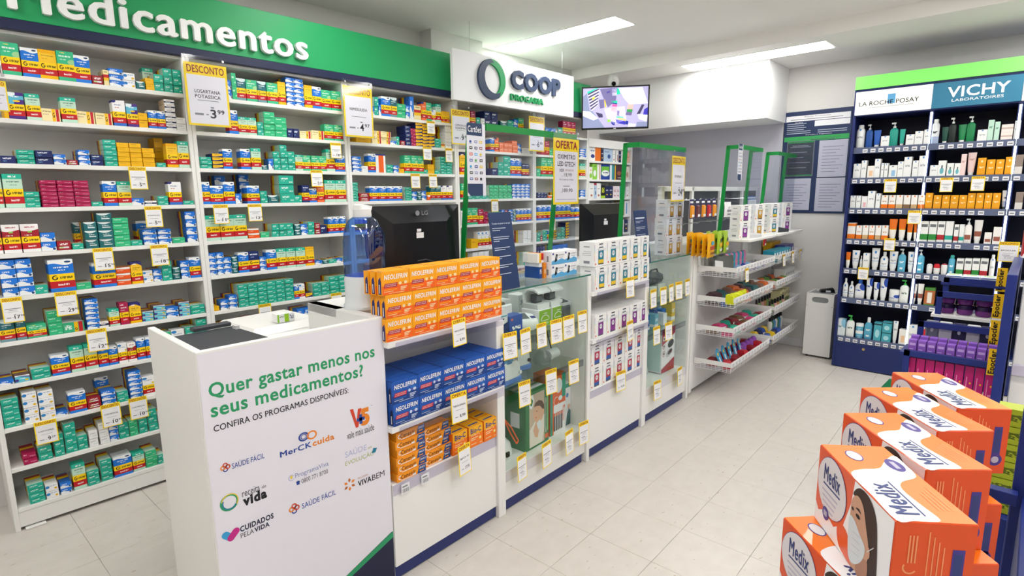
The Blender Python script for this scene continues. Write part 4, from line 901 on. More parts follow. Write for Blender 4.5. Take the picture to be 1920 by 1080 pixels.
# printer with its dark tray, and the small pack on it
t = thing('printer', 'white printer with dark grey paper tray behind the banner counter', 'printer', (.90, 2.27, .75), rad(4))
p = MB().box(-.06, .3, -.06, .3, 0, .215, b=.012)
p.loft([[(x, y, z) for x, y in ((-.05, -.05), (.29, -.05), (.29, .29), (-.05, .29))] for z in (.215,)] + [[(x, y, .242) for x, y in ((-.02, -.02), (.26, -.02), (.26, .26), (-.02, .26))]], sm=False)
p.build('body', white, t)
MB().box(-.064, -.055, -.02, .26, .13, .2).build('paper_slot', black, t)
MB().box(-.30, -.055, -.24, .1, .232, .246, b=.003).box(-.2, -.055, .1, .14, .246, .262, b=.003).build('paper_tray', dgrey, t)
MB().box(-.075, -.06, .02, .05, .2, .26).build('hinge', lgrey, t)
carton(None, .985, 1.06, 2.27, .05, .9945, 1.03, 'small white and lime green medicine pack lying on the printer', 'loose packs on the counters', 'white_lime_pack',
       op_mat('lime_pack', '#f2f3f2', [('r', .42, .68, .02, .98, '#9ed12c'), ('r', .02, .12, .02, .98, '#8fc93a'), ('t', .14, .4, .6, .75, '#6d8f4a'), ('t', .72, .95, .3, .8, '#8c92a0', 10.0)]))

# ================================================================ counter row frame
THC = rad(1.6)
OC = (1.135, 1.712)
def CL(x, y, z):
    return (OC[0] + x * math.cos(THC) - y * math.sin(THC), OC[1] + x * math.sin(THC) + y * math.cos(THC), z)
kick = navy
def feet(mb, xs, ys):
    for x in xs:
        for y in ys:
            mb.cyl((x, y, 0), (x, y, .012), .022, n=14).cyl((x, y, .012), (x, y, .06), .008, n=8)
# module with three open display levels
def shelf_module(x0, x1, label, zbase, zs, left_solid):
    w = x1 - x0
    t = thing('display_shelf', label, 'shelf', CL(x0, 0, 0), THC, 'counter display modules')
    MB().box(.0, w - .05, 0, .45, .058, zbase, b=.002).build('base_cabinet', white, t)
    MB().box(0, w - .052, .006, .03, .006, .0575).build('kick_board', kick, t)
    MB().box(-.045 if left_solid else 0, .018 if not left_solid else -.002, .025 if left_solid else .0, .47, .06, 1.08, b=.002).build('side_panel', white, t)
    MB().box(w - .05, w, -.014, .47, 0, .955, b=.002).build('side_panel', white, t)
    MB().box(.0, w - .05, .25, .27, zbase, 1.08).build('back_panel', white, t)
    MB().box(-.045 if left_solid else .0, w, .25, .47, 1.045, 1.08, b=.002).build('top_panel', white, t)
    f = MB()
    feet(f, (.04, w - .09), (.04,))
    f.build('levelling_feet', grey, t)
    for z in zs:
        s_ = MB()
        s_.prism([(-.01, 0), (w - .035, 0), (w - .02, .0)][:2] + [(w - .035, .022), (-.01, .022)], -.03, .25)
        s_.v = [(a, c, d + z - .022) for a, c, d in s_.v]
        sh = s_.build('shelf', white, t)
        MB().box(.02, w - .03, -.037, -.035, z - .045, z - .004).build('price_lip', lip, sh)
    MB().box(.0, w - .03, -.006, -.003, zbase - .045, zbase - .002).build('price_lip', lip, t)
    return t
shelf_module(0.0, .635, 'white counter display shelf stocked with orange and blue Neolefrin packs', .41, (.655, .985), True)
shelf_module(1.35, 2.005, 'white counter display shelf stocked with white vitamin bottle boxes', .41, (.715, .985), False)

def glass_module(x0, x1, label, zb, zs):
    w = x1 - x0
    t = thing('display_case', label, 'display case', CL(x0, 0, 0), THC, 'counter display modules')
    MB().box(0, w - .028, 0, .45, .058, zb, b=.002).build('base_cabinet', white, t)
    MB().box(0, w - .052, .006, .03, .006, .0575).build('kick_board', kick, t)
    MB().box(w - .028, w, -.012, .47, 0, 1.075, b=.002).build('side_panel', white, t)
    MB().box(0, w - .028, .43, .45, zb, 1.07).build('back_panel', mat('case_back', '#dfe6e2', .5), t)
    MB().box(0, w - .028, -.004, .002, zb - .05, zb).build('price_lip', lip, t)
    MB().box(0, w - .028, 0, .005, zb + .004, 1.072).build('front_pane', glass, t)
    g = MB().box(-.005, w - .002, -.008, .46, 1.076, 1.084).build('top_pane', glass, t)
    MB().box(-.005, w - .002, -.0095, -.008, 1.0762, 1.0838).box(-.006, -.005, -.008, .46, 1.0762, 1.0838).build('polished_edge', gedge, g)
    for z in zs:
        s_ = MB().box(.004, w - .03, .02, .43, z - .008, z).build('glass_shelf', clear('case_glass', '#f3f9f6', .05), t)
        MB().box(.004, w - .03, .014, .02, z - .03, z + .006).build('shelf_rail', clear('rail_clear', '#e2e1ea', .06, .2), s_)
    f = MB()
    feet(f, (.05, w - .08), (.04,))
    f.build('levelling_feet', grey, t)
    return t
glass_module(.637, 1.348, 'glass counter display case holding nebulizers and blood pressure monitors', .205, (.60, .825))
glass_module(2.007, 2.66, 'glass counter display case holding a bathroom scale and massager box', .24, (.585, .79))

# ---------------------------------------------------------------- Neolefrin packs
def pack(name, label, cat, mats, front, side, w, d, h, loc, rz, group, top=None):
    """carton with printed front: body + print, shared meshes"""
    t = thing(name, label, cat, loc, rz, group)
    return t
def neo_meshes(key, ground, low, stripe, tagc, txtc='#f6f4f2'):
    W_, D_, H_ = .1235, .0305, .0865
    m = [mat(key + '_ground', ground, .4), mat(key + '_low', low, .4), mat(key + '_stripe', stripe, .4), mat(key + '_tag', tagc, .4), mat(key + '_txt', txtc, .4), mat(key + '_pale', '#f2d9a8' if key == 'neo_o' else '#c8d4ea', .4), mat(key + '_mid', '#f7a81c' if key == 'neo_o' else '#2a6cc0', .4)]
    body = MB().box(0, W_, 0, D_, 0, H_, 0, b=.0008)
    bm = body.mesh('carton_body', [m[0]])
    p = MB()
    e = -.0003
    p.rect(.001, W_ - .001, .001, .034, e, 1)
    p.rect(.001, W_ - .001, .034, .04, e, 6 if key == 'neo_o' else 0)
    p.text('NEOLEFRIN', .01, W_ - .008, .056, .074, e * 2, 4, .04, 0, .18)
    p.flat([(.008, .027), (.066, .027), (.07, .042), (.012, .042)], e * 2, 3)
    p.text('CONTRA OS SINTOMAS', .014, .064, .036, .0395, e * 3, 4, 0)
    p.text('DA GRIPE E RESFRIADO', .013, .062, .030, .0335, e * 3, 4, 0)
    p.rect(.008, .066, .0175, .0205, e * 2, 6)
    p.rect(.008, .05, .0115, .0135, e * 2, 5)
    p.rect(.03, .1, .0045, .0062, e * 2, 5)
    p.disc(.081, .038, .006, .006, e * 2, 5, 12).disc(.093, .040, .006, .006, e * 2, 6, 12).disc(.106, .039, .0075, .006, e * 2, 5, 12).disc(.094, .039, .0026, .002, e * 3, 3, 8)
    for i in range(3):
        p.rect(.082, .112 - .006 * i, .022 - .0055 * i, .0252 - .0055 * i, e * 2, 5)
    p.disc(.098, .05, .012, .005, e * 2, 6, 14)
    # left end: navy spine flash
    y = D_
    p.add([(-.0003, .002, .002), (-.0003, .002, H_ - .002), (-.0003, D_ - .002, H_ - .002), (-.0003, D_ - .002, .002)], [(0, 1, 2, 3)], 0)
    p.add([(-.0006, .004, .004), (-.0006, .004, .05), (-.0006, .008, .068), (-.0006, .02, .055), (-.0006, .022, .004)], [(0, 1, 2, 3, 4)], 2)
    p.add([(-.0008, .012, .008), (-.0008, .012, .04), (-.0008, .016, .04), (-.0008, .016, .008)], [(0, 1, 2, 3)], 4)
    # navy seam on the top edge at the left
    p.add([(.0006, .001, H_ + .0003), (.006, .001, H_ + .0003), (.006, D_ - .001, H_ + .0003), (.0006, D_ - .001, H_ + .0003)], [(0, 1, 2, 3)], 2)
    return bm, p.mesh('printed_faces', m)
NO = neo_meshes('neo_o', '#fba81c', '#f4661c', '#28286e', '#b3203a')
NBL = neo_meshes('neo_b', '#2259b4', '#1a3f86', '#141b48', '#c8283c')
def neo(nm, label, me, x, y, z, grp, dz=0.0):
    t = thing(nm, label, 'medicine box', CL(x, y, z), THC + dz, grp)
    link('carton_body', me[0], t)
    link('printed_faces', me[1], t)
    return t
nn = 5
for r in range(3):
    for c_ in range(nn):
        for l in range(3):
            if l > 0 and not (c_ == 0 or r == 2):
                continue
            x = -.012 + c_ * .1245 + (.0, .004, -.008)[r] - (.006 * l if r == 2 else 0)
            y = -.025 + l * .0315
            lab = 'orange Neolefrin pack, %s from left, %s row up, %s' % (ORD[c_ + 1], ORD[r + 1], ['front layer', 'second layer behind', 'third layer behind'][l])
            neo('orange_cold_pack', lab, NO, x, y, .9855 + r * .0872, 'orange packs on the counter shelf', random.uniform(-.012, .012))
for r in range(2):
    for c_ in range(nn):
        for l in range(7):
            if l > 0 and not r and c_ > 0:
                continue
            x = .002 + c_ * .1246 + (.0, -.003)[r]
            y = -.028 + l * .0312
            if y + .031 > .249:
                continue
            lab = 'blue Neolefrin pack, %s from left, %s row, %s' % (ORD[c_ + 1], ['lower', 'upper'][r], 'front layer' if l == 0 else ORD[l + 1] + ' layer behind')
            neo('blue_cold_pack', lab, NBL, x, y, .6555 + r * .0872, 'blue packs on the counter shelf')
# effervescent tablets: long low cartons stacked flat
cmts = [mat('cenevit_orange', '#f79a1c', .4), mat('cenevit_blue', '#1f4a8c', .4), mat('cenevit_deep', '#e9741a', .4), paper, mat('cenevit_dark', '#6a3a10', .4)]
cbody = MB().box(0, .142, 0, .05, 0, .033, 0, b=.0008).mesh('carton_body', [cmts[0]])
p = MB()
p.text('Cenevit', .018, .088, .009, .026, -.0004, 4, .02, 0, .1)
p.ring(.016, .017, .006, .009, -.0004, 3, 60, 300, 14)
p.flat([(.098, .001), (.141, .001), (.141, .032), (.108, .032)], -.0004, 1)
p.text('ZINCO', .108, .136, .019, .027, -.0007, 3, .02)
p.rect(.11, .13, .008, .012, -.0007, 0)
p.rect(.02, .07, .003, .0055, -.0004, 3)
p.flat([(.07, .004), (.092, .004), (.09, .012), (.078, .011)], -.0006, 3)
cprint = p.mesh('printed_faces', cmts)
for c_ in range(2):
    for r in range(6):
        if c_ == 1 and r == 5:
            continue
        t = thing('effervescent_carton', 'flat orange Cenevit carton, %s stack, %s' % (['left', 'right'][c_], level(r, 6 - c_)), 'medicine box', CL(.022 + c_ * .146 + (.006 if r % 2 else 0), -.002 + c_ * .012, .4102 + r * .0335), THC + random.uniform(-.03, .03), 'flat orange cartons on the counter base')
        link('carton_body', cbody, t)
        link('printed_faces', cprint, t)
bmts = [mat('bioc_orange', '#f57a1c', .4), mat('bioc_yellow', '#f6b51c', .4), mat('bioc_blue', '#243a8c', .4), mat('bioc_pale', '#f7e6c0', .4)]
bbody = MB().box(0, .094, 0, .05, 0, .098, 0, b=.0008).mesh('carton_body', [bmts[0]])
p = MB()
p.rect(.001, .093, .058, .097, -.0003, 1)
p.text('Bio-C', .012, .082, .064, .088, -.0006, 2, .03)
p.text('VITAMINA C 1g', .012, .07, .05, .058, -.0006, 3, .01)
p.rect(.012, .06, .041, .044, -.0006, 3).rect(.012, .045, .033, .036, -.0006, 3).rect(.012, .05, .014, .0165, -.0006, 3)
p.disc(.074, .034, .009, .009, -.0006, 1, 16).disc(.074, .034, .005, .005, -.0008, 3, 12)
p.rect(.07, .085, .01, .0125, -.0006, 3)
p.add([(.002, .001, .0983), (.092, .001, .0983), (.092, .049, .0983), (.002, .049, .0983)], [(0, 1, 2, 3)], 1)
p.add([(.015, .014, .0986), (.078, .014, .0986), (.078, .024, .0986), (.015, .024, .0986)], [(0, 1, 2, 3)], 2)
bprint = p.mesh('printed_faces', bmts)
for c_ in range(3):
    for l in range(3):
        t = thing('vitamin_carton', 'orange Bio-C vitamin carton, %s from left, %s' % (ORD[c_ + 1], ['front', 'second layer behind', 'third layer behind'][l]), 'medicine box', CL(.318 + c_ * .092, .0 + l * .054 - .003 * c_, .4102), THC + random.uniform(-.02, .02), 'orange vitamin cartons on the counter base')
        t.scale = (.93, 1, 1)
        link('carton_body', bbody, t)
        link('printed_faces', bprint, t)
# small barcode price labels on the base edge
for k, (x, z) in enumerate(((.055, .40), (.155, .40))):
    t = tag(MB().box(-.02, .02, 0, .001, -.04, 0, 0).build('barcode_label', paper, None, CL(x, -.01, z), (0, 0, THC)), 'small white barcode price label under the ' + ['left', 'right'][k] + ' Cenevit stack', 'price tag', 'barcode labels')
    q = MB()
    for i in range(9):
        q.rect(-.015 + i * .0034, -.0137 + i * .0034 + (i % 3) * .0006, -.036, -.02, -.0004, 0)
    q.rect(-.015, .01, -.014, -.008, -.0004, 0)
    q.build('print', pgrey, t)

# ---------------------------------------------------------------- white vitamin bottle boxes
def vit_meshes(key, lab, low):
    W_, D_, H_ = .126, .1, .134
    m = [mat('vit_white', '#f0f0f0', .4), mat('vit_glass', '#4a4f58', .3), mat('vit_cap', '#23252b', .4), mat(key + '_label', lab, .4), mat(key + '_low', low, .4), pgrey, mat('vit_orange', '#e2642c', .4), mat('vit_mark', '#dfe2e6', .5)]
    body = MB().box(0, W_, 0, D_, 0, H_, 0, b=.0012)
    body.box(.002, .0045, -.0004, D_ + .0004, H_ - .002, H_ + .0006, 0)
    bm = body.mesh('carton_body', m[:1])
    p = MB()
    cx = .066
    p.flat([(cx - .027, .009), (cx + .027, .009), (cx + .027, .096), (cx + .018, .106), (cx - .018, .106), (cx - .027, .096)], -.0004, 1)
    p.rect(cx - .019, cx + .019, .106, .122, -.0004, 7)
    p.rect(cx - .019, cx + .019, .118, .124, -.0006, 2)
    p.rect(cx - .0245, cx + .0245, .016, .086, -.0006, 3)
    p.rect(cx - .0245, cx + .0245, .016, .036, -.0008, 4)
    p.rect(cx - .0245, cx + .0245, .086, .1, -.0006, 7)
    p.disc(cx, .062, .014, .015, -.0008, 7, 14)
    p.text('vit', cx - .008, cx + .008, .058, .07, -.001, 3, .02)
    p.disc(.014, .014, .006, .006, -.0004, 6, 12)
    p.ring(.024, .085, .009, .011, -.0004, 7, n=14)
    p.rect(.1, .116, .08, .1, -.0004, 7)
    rb = ['#e8402c', '#f0a020', '#e6d62c', '#4cae4a', '#2f7fc0', '#7a3f9c']
    for i in range(6):
        p.rect(.0012, .0042, .03 + i * .015, .045 + i * .015, -.0004, 8 + i)
        m.append(mat('rainbow_%d' % i, rb[i], .4))
    p2_ = MB()
    for k, (y0, y1, z0, z1) in enumerate(((.03, .07, .016, .03), (.02, .08, .06, .062), (.02, .08, .07, .072), (.02, .07, .08, .082), (.03, .07, .105, .11))):
        p2_.add([(-.0004, y0, z0), (-.0004, y0, z1), (-.0004, y1, z1), (-.0004, y1, z0)], [(0, 1, 2, 3)], 0)
    return bm, p.mesh('printed_front', m), p2_.mesh('printed_side', [pgrey])
VT = {'teal': vit_meshes('vit_teal', '#2a7f96', '#e8c22c'), 'purple': vit_meshes('vit_purple', '#7a2f86', '#8c3a94'), 'red': vit_meshes('vit_red', '#b8344c', '#2f5aa8'), 'gold': vit_meshes('vit_gold', '#c79a3c', '#b98a30')}
def vit(k, label, loc, rz, grp, sc=(1, 1, 1)):
    t = thing('vitamin_box', label, 'medicine box', loc, rz, grp)
    t.scale = sc
    link('carton_body', VT[k][0], t)
    link('printed_front', VT[k][1], t)
    link('printed_side', VT[k][2], t)
    return t
for lv in range(2):
    for i in range(5):
        if i == 4 and lv == 1:
            pass
        vit('teal', 'white box with teal bottle print, %s from left, %s row of the top shelf' % (ORD[i + 1], ['lower', 'upper'][lv]), CL(1.372 + i * .1275 - .012 * lv - (.03 if i == 4 else 0) * 0, -.02, .9855 + lv * .1355), THC + random.uniform(-.03, .03), 'white vitamin boxes, teal print', (.98 if i < 4 else .78, 1, 1))
for l in range(2):
    for i in range(5):
        vit('purple', 'white box with purple bottle print, %s from left, %s of the middle shelf' % (ORD[i + 1], ['front', 'back row'][l]), CL(1.373 + i * .1265, -.02 + l * .108, .7155), THC + random.uniform(-.02, .02), 'white vitamin boxes, purple print', (.98 if i < 4 else .72, 1, 1))
for lv in range(2):
    for i in range(5):
        vit('red', 'white box with red bottle print, %s from left, %s row of the bottom level' % (ORD[i + 1], ['lower', 'upper'][lv]), CL(1.376 + i * .125, .004, .4103 + lv * .131), THC, 'white vitamin boxes, red print', (.96 if i < 4 else .7, 1, .97))

# ---------------------------------------------------------------- tags on the counters
for k, (x, y, z, w, h, txt, pr) in enumerate(CTAGS):
    lab = 'yellow OFERTA price tag %s, %s along the counter fronts from the banner' % (('for ' + txt.lower()) if txt else ('at ' + pr if pr else 'with small print'), ORD[k + 1] if k < 27 else 'last')
    price_tag('offer_tag', lab, CL(x, y - .012, z), w, h, 'OFERTA', txt, pr, THC + random.uniform(-.12, .12), 'offer tags on the counter fronts', rad(-3))
# ================================================================ contents of the glass cases
def pbox(name, label, x, y, z, w, d, h, matn, grp, rz=0.0, cat='box', fr=None):
    """printed box in counter coordinates (x,y,z = front left base)"""
    t = MB().box(0, w, 0, d, 0, h, 0, b=.001).build(name, matn, None, (fr or CL)(x, y, z), (0, 0, THC + rz))
    return tag(t, label, cat, grp)
devw = mat('device_white', '#e6eaea', .3)
devb = mat('device_blue', '#4a7fd0', .25)
devbl = mat('device_blue_clear', '#6ab0e8', .1, trans=.3)
devg = mat('device_grey', '#7d8488', .35)
lime = mat('lime_print', '#86b82c', .4)
# wrist thermometer (pistol shape)
t = thing('infrared_thermometer', 'white pistol-shaped thermometer with blue band at the left of the glass case', 'thermometer', CL(.70, .08, .826), THC)
MB().prism([(-.02, .0), (.012, .0), (.012, .08), (.045, .09), (.045, .14), (.03, .155), (-.03, .155), (-.035, .1), (-.022, .08)], -.018, .018).build('body', devw, t)
MB().rect(-.028, .04, .118, .124, -.0185, 0).disc(-.015, .105, .005, .005, -.0185, 1, 10).disc(.0, .106, .005, .005, -.0185, 1, 10).disc(.016, .107, .005, .005, -.0185, 1, 10).build('buttons', [mat('print_cyan', '#3aa6c0', .4), navy], t)
t = thing('blister_display', 'clear boxed arm cuff monitor behind the thermometer', 'monitor', CL(.80, .2, .826), THC)
MB().prism([(-.05, 0), (.06, 0), (.075, .09), (.03, .16), (-.04, .15)], -.04, .04).build('cuff', mat('cuff_brown', '#6a5f56', .5), t)
MB().box(-.02, .07, -.06, -.045, .07, .15, b=.006).build('display', devw, t)
def bp_monitor(label, x, y, z, rz):
    t = thing('blood_pressure_monitor', label, 'monitor', CL(x, y, z), THC + rz)
    secs = []
    for zz, k in ((0, .9), (.012, 1.0), (.04, .96), (.052, .8)):
        secs.append([(.085 * k * math.copysign(abs(math.cos(a)) ** .7, math.cos(a)), .055 * k * math.copysign(abs(math.sin(a)) ** .7, math.sin(a)) , zz + .25 * (.055 * k * math.sin(a) + .055)) for a in [2 * PI * i / 24 for i in range(24)]])
    MB().loft(secs).build('body', devw, t)
    MB().add([(-.05, -.03, .0602), (.03, -.03, .0602), (.03, .035, .0768), (-.05, .035, .0768)], [(0, 1, 2, 3)]).build('screen', mat('lcd_grey', '#5b6468', .2), t)
    MB().add([(.04, -.03, .0602), (.066, -.03, .0602), (.066, -.005, .0665), (.04, -.005, .0665)], [(0, 1, 2, 3)]).build('button', mat('print_navy', '#2b3f7c', .4), t)
    return t
bp_monitor('white arm blood pressure monitor with grey screen tilted in the glass case', .93, .13, .833, rad(-25))
pbox('device_box', 'blue Omron device box behind the offer tags in the glass case', .745, .05, .826, .095, .06, .115, op_mat('omron_box', '#1c4fa8', [('t', .2, .85, .4, .55, '#f2f4f8', 12.0), ('e', .2, .85, .08, .05, '#e06a3c')]), 'boxes in the glass cases')
for k, x in enumerate((1.03, 1.145)):
    t = thing('device_box', ['white and lime device box left of the pair', 'white and lime device box right of the pair'][k] + ' in the glass case', 'box', CL(x, .1, .826), THC, 'boxes in the glass cases')
    MB().box(0, .105, 0, .12, 0, .09, b=.001).build('carton_body', paper, t)
    q = MB().rect(.002, .103, .002, .088, -.0004, 0).ring(.052, .034, .024, .028, -.0007, 1, 0, 180, 16, 1.3).rect(.02, .08, .03, .034, -.0007, 1).text('G-TECH', .022, .08, .012, .022, -.0007, 1, .02).rect(.04, .07, .068, .072, -.0007, 1)
    q.build('printed_front', [lime, paper], t)
    t = thing('wrist_monitor', ['open white wrist monitor case on the left lime box', 'open white wrist monitor case on the right lime box'][k], 'monitor', CL(x + .005, .11, .9165), THC, 'wrist monitor cases')
    MB().prism([(0, 0), (.095, 0), (.1, .03), (-.006, .03)], 0, .1).build('tray', devw, t)
    l = MB().prism([(.1, .03), (.102, .085), (.07, .112), (.02, .11), (-.006, .092), (-.004, .084), (.022, .1), (.066, .101), (.092, .078), (.092, .03)], -.004, .099)
    l.v = [(c_, a_, d_) for a_, c_, d_ in l.v]
    l.f = [f_[::-1] for f_ in l.f]
    l.build('lid', devw, t)
    MB().box(.02, .075, .03, .07, .03, .075, b=.004).build('monitor', mat('monitor_dark', '#3c4248', .25), t)
    MB().rect(.026, .07, .04, .068, .0295, 0).build('screen', mat('lcd_grey', '#5b6468', .2), t)
t = thing('wrist_monitor', 'dark grey wrist monitor lying right of the lime boxes', 'monitor', CL(1.255, .12, .826), THC, 'wrist monitor cases')
MB().box(-.03, .05, -.03, .07, .0, .085, b=.01).build('stand', mat('stand_grey', '#5d6266', .4), t)
MB().loft([[(-.03, -.03, .086 + z), (.05, -.03, .086 + z), (.05, .06, .11 + z), (-.03, .06, .11 + z)] for z in (0, .012)], sm=False).build('monitor', mat('monitor_silver', '#c3c7ca', .3), t)
MB().add([(-.022, -.02, .1008), (.042, -.02, .1008), (.042, .03, .1142), (-.022, .03, .1142)], [(0, 1, 2, 3)]).build('screen', mat('monitor_dark', '#3c4248', .25), t)
for k, (x, h) in enumerate(((.86, .12), (.95, .13), (1.1, .14))):
    pbox('device_box', 'white device box standing %s at the back of the glass case top shelf' % ['left', 'middle', 'right'][k], x, .3, .826, .085, .08, h, op_mat('dev_box%d' % k, '#e9ecec', [('t', .15, .85, .6, .8, '#9aa6b4', 8.0), ('r', -1, 2, -1, .2, ['#c89a4a', '#7fa0c8', '#86b82c'][k])]), 'boxes in the glass cases')
# nebulizers on the middle glass shelf
def nebulizer(label, x, y, z, rz, k, lid):
    t = thing('nebulizer', label, 'nebulizer', CL(x, y, z), THC + rz)
    MB().box(-.075 * k, .075 * k, -.05 * k, .05 * k, 0, .03 * k, b=.008).build('base', mat('nebulizer_blue', '#5d88d2', .3), t)
    secs = []
    for zz, q in ((.03, 1.0), (.07, 1.0), (.09, .93), (.105, .75)):
        secs.append([(.075 * k * q * math.copysign(abs(math.cos(a)) ** .45, math.cos(a)), .05 * k * q * math.copysign(abs(math.sin(a)) ** .45, math.sin(a)), zz * k) for a in [2 * PI * i / 24 for i in range(24)]])
    MB().loft(secs).build('body', devw, t)
    if lid:
        MB().loft([[(.06 * k * q * math.cos(a) - .01, .042 * k * q * math.sin(a), zz * k) for a in [2 * PI * i / 20 for i in range(20)]] for zz, q in ((.1, 1.0), (.118, .85), (.124, .5))]).build('lid', devbl, t)
    else:
        MB().cyl((.03 * k, 0, .1 * k), (.03 * k, 0, .15 * k), .03 * k, .026 * k, n=18).build('medication_cup', devbl, t)
        MB().cyl((.03 * k, 0, .15 * k), (.03 * k, 0, .175 * k), .02 * k, n=16).build('cap', devb, t)
        for i in range(6):
            MB().box(-.07 * k + i * .009 * k, -.066 * k + i * .009 * k, -.0515 * k, -.05 * k, .05 * k, .08 * k).build('vent', devg, t)
    MB().cyl((.05 * k, -.051 * k, .05 * k), (.05 * k, -.058 * k, .05 * k), .009 * k, n=12).build('knob', dgrey if not lid else devw, t)
    return t
nebulizer('white nebulizer with clear blue lid on the middle glass shelf', .76, .1, .6005, rad(4), 1.05, True)
nebulizer('white nebulizer with blue capped cup on the middle glass shelf', .94, .2, .6005, rad(-6), 1.12, False)
t = thing('inhaler_mask', 'clear inhaler mask with tubing beside the nebulizers', 'mask', CL(1.13, .16, .6005), THC)
MB().lathe([(.045, .0), (.05, .02), (.04, .05), (.02, .075), (.012, .1)], n=20).build('mask_cone', clear('mask_clear', '#f0f5f6', .1, .06), t)
MB().cyl((.05, 0, .03), (.13, 0, .035), .03, .028, n=16).build('motor', devw, t)
MB().cyl((.128, -.005, .035), (.135, -.005, .035), .015, n=12).build('dial', black, t)
MB().tube([(.02, .05, .1), (.05, .08, .17), (.09, .08, .19), (.12, .06, .15), (.13, .04, .06), (.12, .02, .03)], .004, 8).build('hose', dgrey, t)
# large boxes at the bottom of the case
kids = [mat('box_green', '#2f7a4c', .45), mat('baby_bg', '#cdb9a4', .55), mat('baby_skin', '#e0b091', .55), mat('baby_cloth', '#e9e2da', .55), mat('baby_hair', '#5a4030', .6), mat('box_lightgreen', '#9ccf7a', .5), paper, mat('mask_print', '#dfe6ea', .5), mat('box_orange', '#e2622c', .45)]
t = thing('nebulizer_box', 'green nebulizer box with a photo of a baby in the glass case', 'box', CL(.865, .055, .2055), THC + rad(2))
MB().box(0, .2, 0, .25, 0, .31, 0, b=.0015).build('carton_body', kids[0], t)
q = MB().rect(.03, .16, .012, .295, -.0004, 1)
q.flat([(.03, .012), (.14, .012), (.16, .09), (.16, .16), (.1, .16), (.06, .13), (.03, .11)], -.0007, 3)
q.disc(.108, .185, .047, .055, -.0009, 2, 20, rot=15)
q.flat([(.068, .225), (.08, .245), (.11, .252), (.14, .24), (.156, .215), (.158, .17), (.147, .19), (.12, .218), (.09, .225)], -.0011, 4)
q.disc(.148, .18, .01, .014, -.0012, 2, 12)
q.disc(.093, .196, .006, .0025, -.0012, 4, 10).disc(.085, .163, .007, .003, -.0012, 8, 10).disc(.08, .18, .005, .005, -.0012, 2, 10)
q.flat([(.06, .1), (.085, .14), (.1, .15), (.115, .1), (.1, .05), (.075, .06)], -.0013, 2).flat([(.09, .13), (.12, .145), (.13, .11), (.105, .09)], -.0015, 7)
q.flat([(.03, .295), (.03, .23), (.05, .22), (.07, .26), (.06, .295)], -.0013, 6).flat([(.035, .29), (.035, .245), (.05, .235), (.062, .262)], -.0015, 0)
q.text('NEBULIZADOR', .168, .178, .05, .25, -.0007, 6, 0).rect(.165, .195, .02, .045, -.0007, 8)
q.rect(.185, .192, .06, .26, -.0007, 5)
for i in range(4):
    q.add([(.01, .03 + i * .055, .3105), (.19, .03 + i * .055, .3105), (.19, .065 + i * .055, .3105), (.01, .065 + i * .055, .3105)], [(0, 1, 2, 3)], 6 if i % 2 == 0 else 1)
q.add([(-.0005, .04, .12), (-.0005, .04, .2), (-.0005, .1, .2), (-.0005, .1, .12)], [(0, 1, 2, 3)], 6)
q.build('printed_faces', kids, t)
okit = [mat('box_orange', '#e2622c', .45), mat('kit_teal', '#1f9a80', .45), paper, mat('kit_white', '#e9eef0', .4), dgrey]
t = thing('inhaler_kit_box', 'orange and teal inhaler kit box next to the baby photo box', 'box', CL(1.095, .075, .2055), THC)
MB().box(0, .14, 0, .12, 0, .34, 0, b=.0015).build('carton_body', okit[0], t)
q = MB().rect(0.001, .02, .001, .339, -.0004, 1).rect(.105, .139, .2, .339, -.0004, 1).rect(.03, .139, .001, .17, -.0003, 2)
q.disc(.075, .275, .032, .042, -.0007, 3, 20).disc(.075, .275, .022, .03, -.0009, 2, 20).ring(.055, .19, .022, .025, -.0009, 3, 60, 330, 20)
q.disc(.035, .305, .009, .012, -.0007, 3, 14).disc(.09, .2, .018, .014, -.0009, 3, 14)
for i in range(5):
    q.rect(.03 + i * .017, .042 + i * .017, .02, .125, -.0006, 4).rect(.031 + i * .017, .041 + i * .017, .105, .125, -.0008, 0)
q.text('KIT', .112, .132, .06, .15, -.0006, 0, .02)
q.build('printed_faces', okit, t)
t = thing('device_box', 'white and teal box with figure print at the right end of the glass case', 'box', CL(1.25, .1, .2055), THC, 'boxes in the glass cases')
MB().box(0, .068, 0, .12, 0, .25, b=.0015).build('carton_body', paper, t)
q = MB().rect(.001, .067, .225, .249, -.0004, 0).disc(.035, .18, .012, .014, -.0005, 1, 14).disc(.05, .11, .012, .016, -.0005, 2, 14).flat([(.02, .0), (.067, .0), (.067, .08), (.05, .1), (.035, .07)], -.0006, 3)
q.build('printed_front', [mat('kit_teal', '#1f9a80', .45), devbl, mat('baby_skin', '#e0b091', .55), mat('print_teal_dark', '#2a6a70', .5)], t)
t = thing('nebulizer', 'white compact nebulizer with clear mask and orange strap at the case bottom', 'nebulizer', CL(.735, .14, .2055), THC)
MB().loft([[(.085 * q_ * math.cos(a), .075 * q_ * math.sin(a), zz) for a in [2 * PI * i / 24 for i in range(24)]] for zz, q_ in ((0, .95), (.02, 1.0), (.07, .9), (.1, .55), (.106, .3))]).build('body', devw, t)
MB().box(-.01, .01, -.082, -.074, .025, .05).build('switch', black, t)
MB().lathe([(.05, .11), (.055, .13), (.04, .17), (.015, .19)], n=18).build('mask_cone', clear('mask_clear', '#f0f5f6', .1, .06), t)
MB().tube([(.02, -.03, .21), (.06, -.05, .15), (.1, -.06, .07), (.085, -.062, .06), (.05, -.055, .12), (.02, -.03, .21)], .004, 8).build('strap', mat('strap_orange', '#e8642c', .5), t)

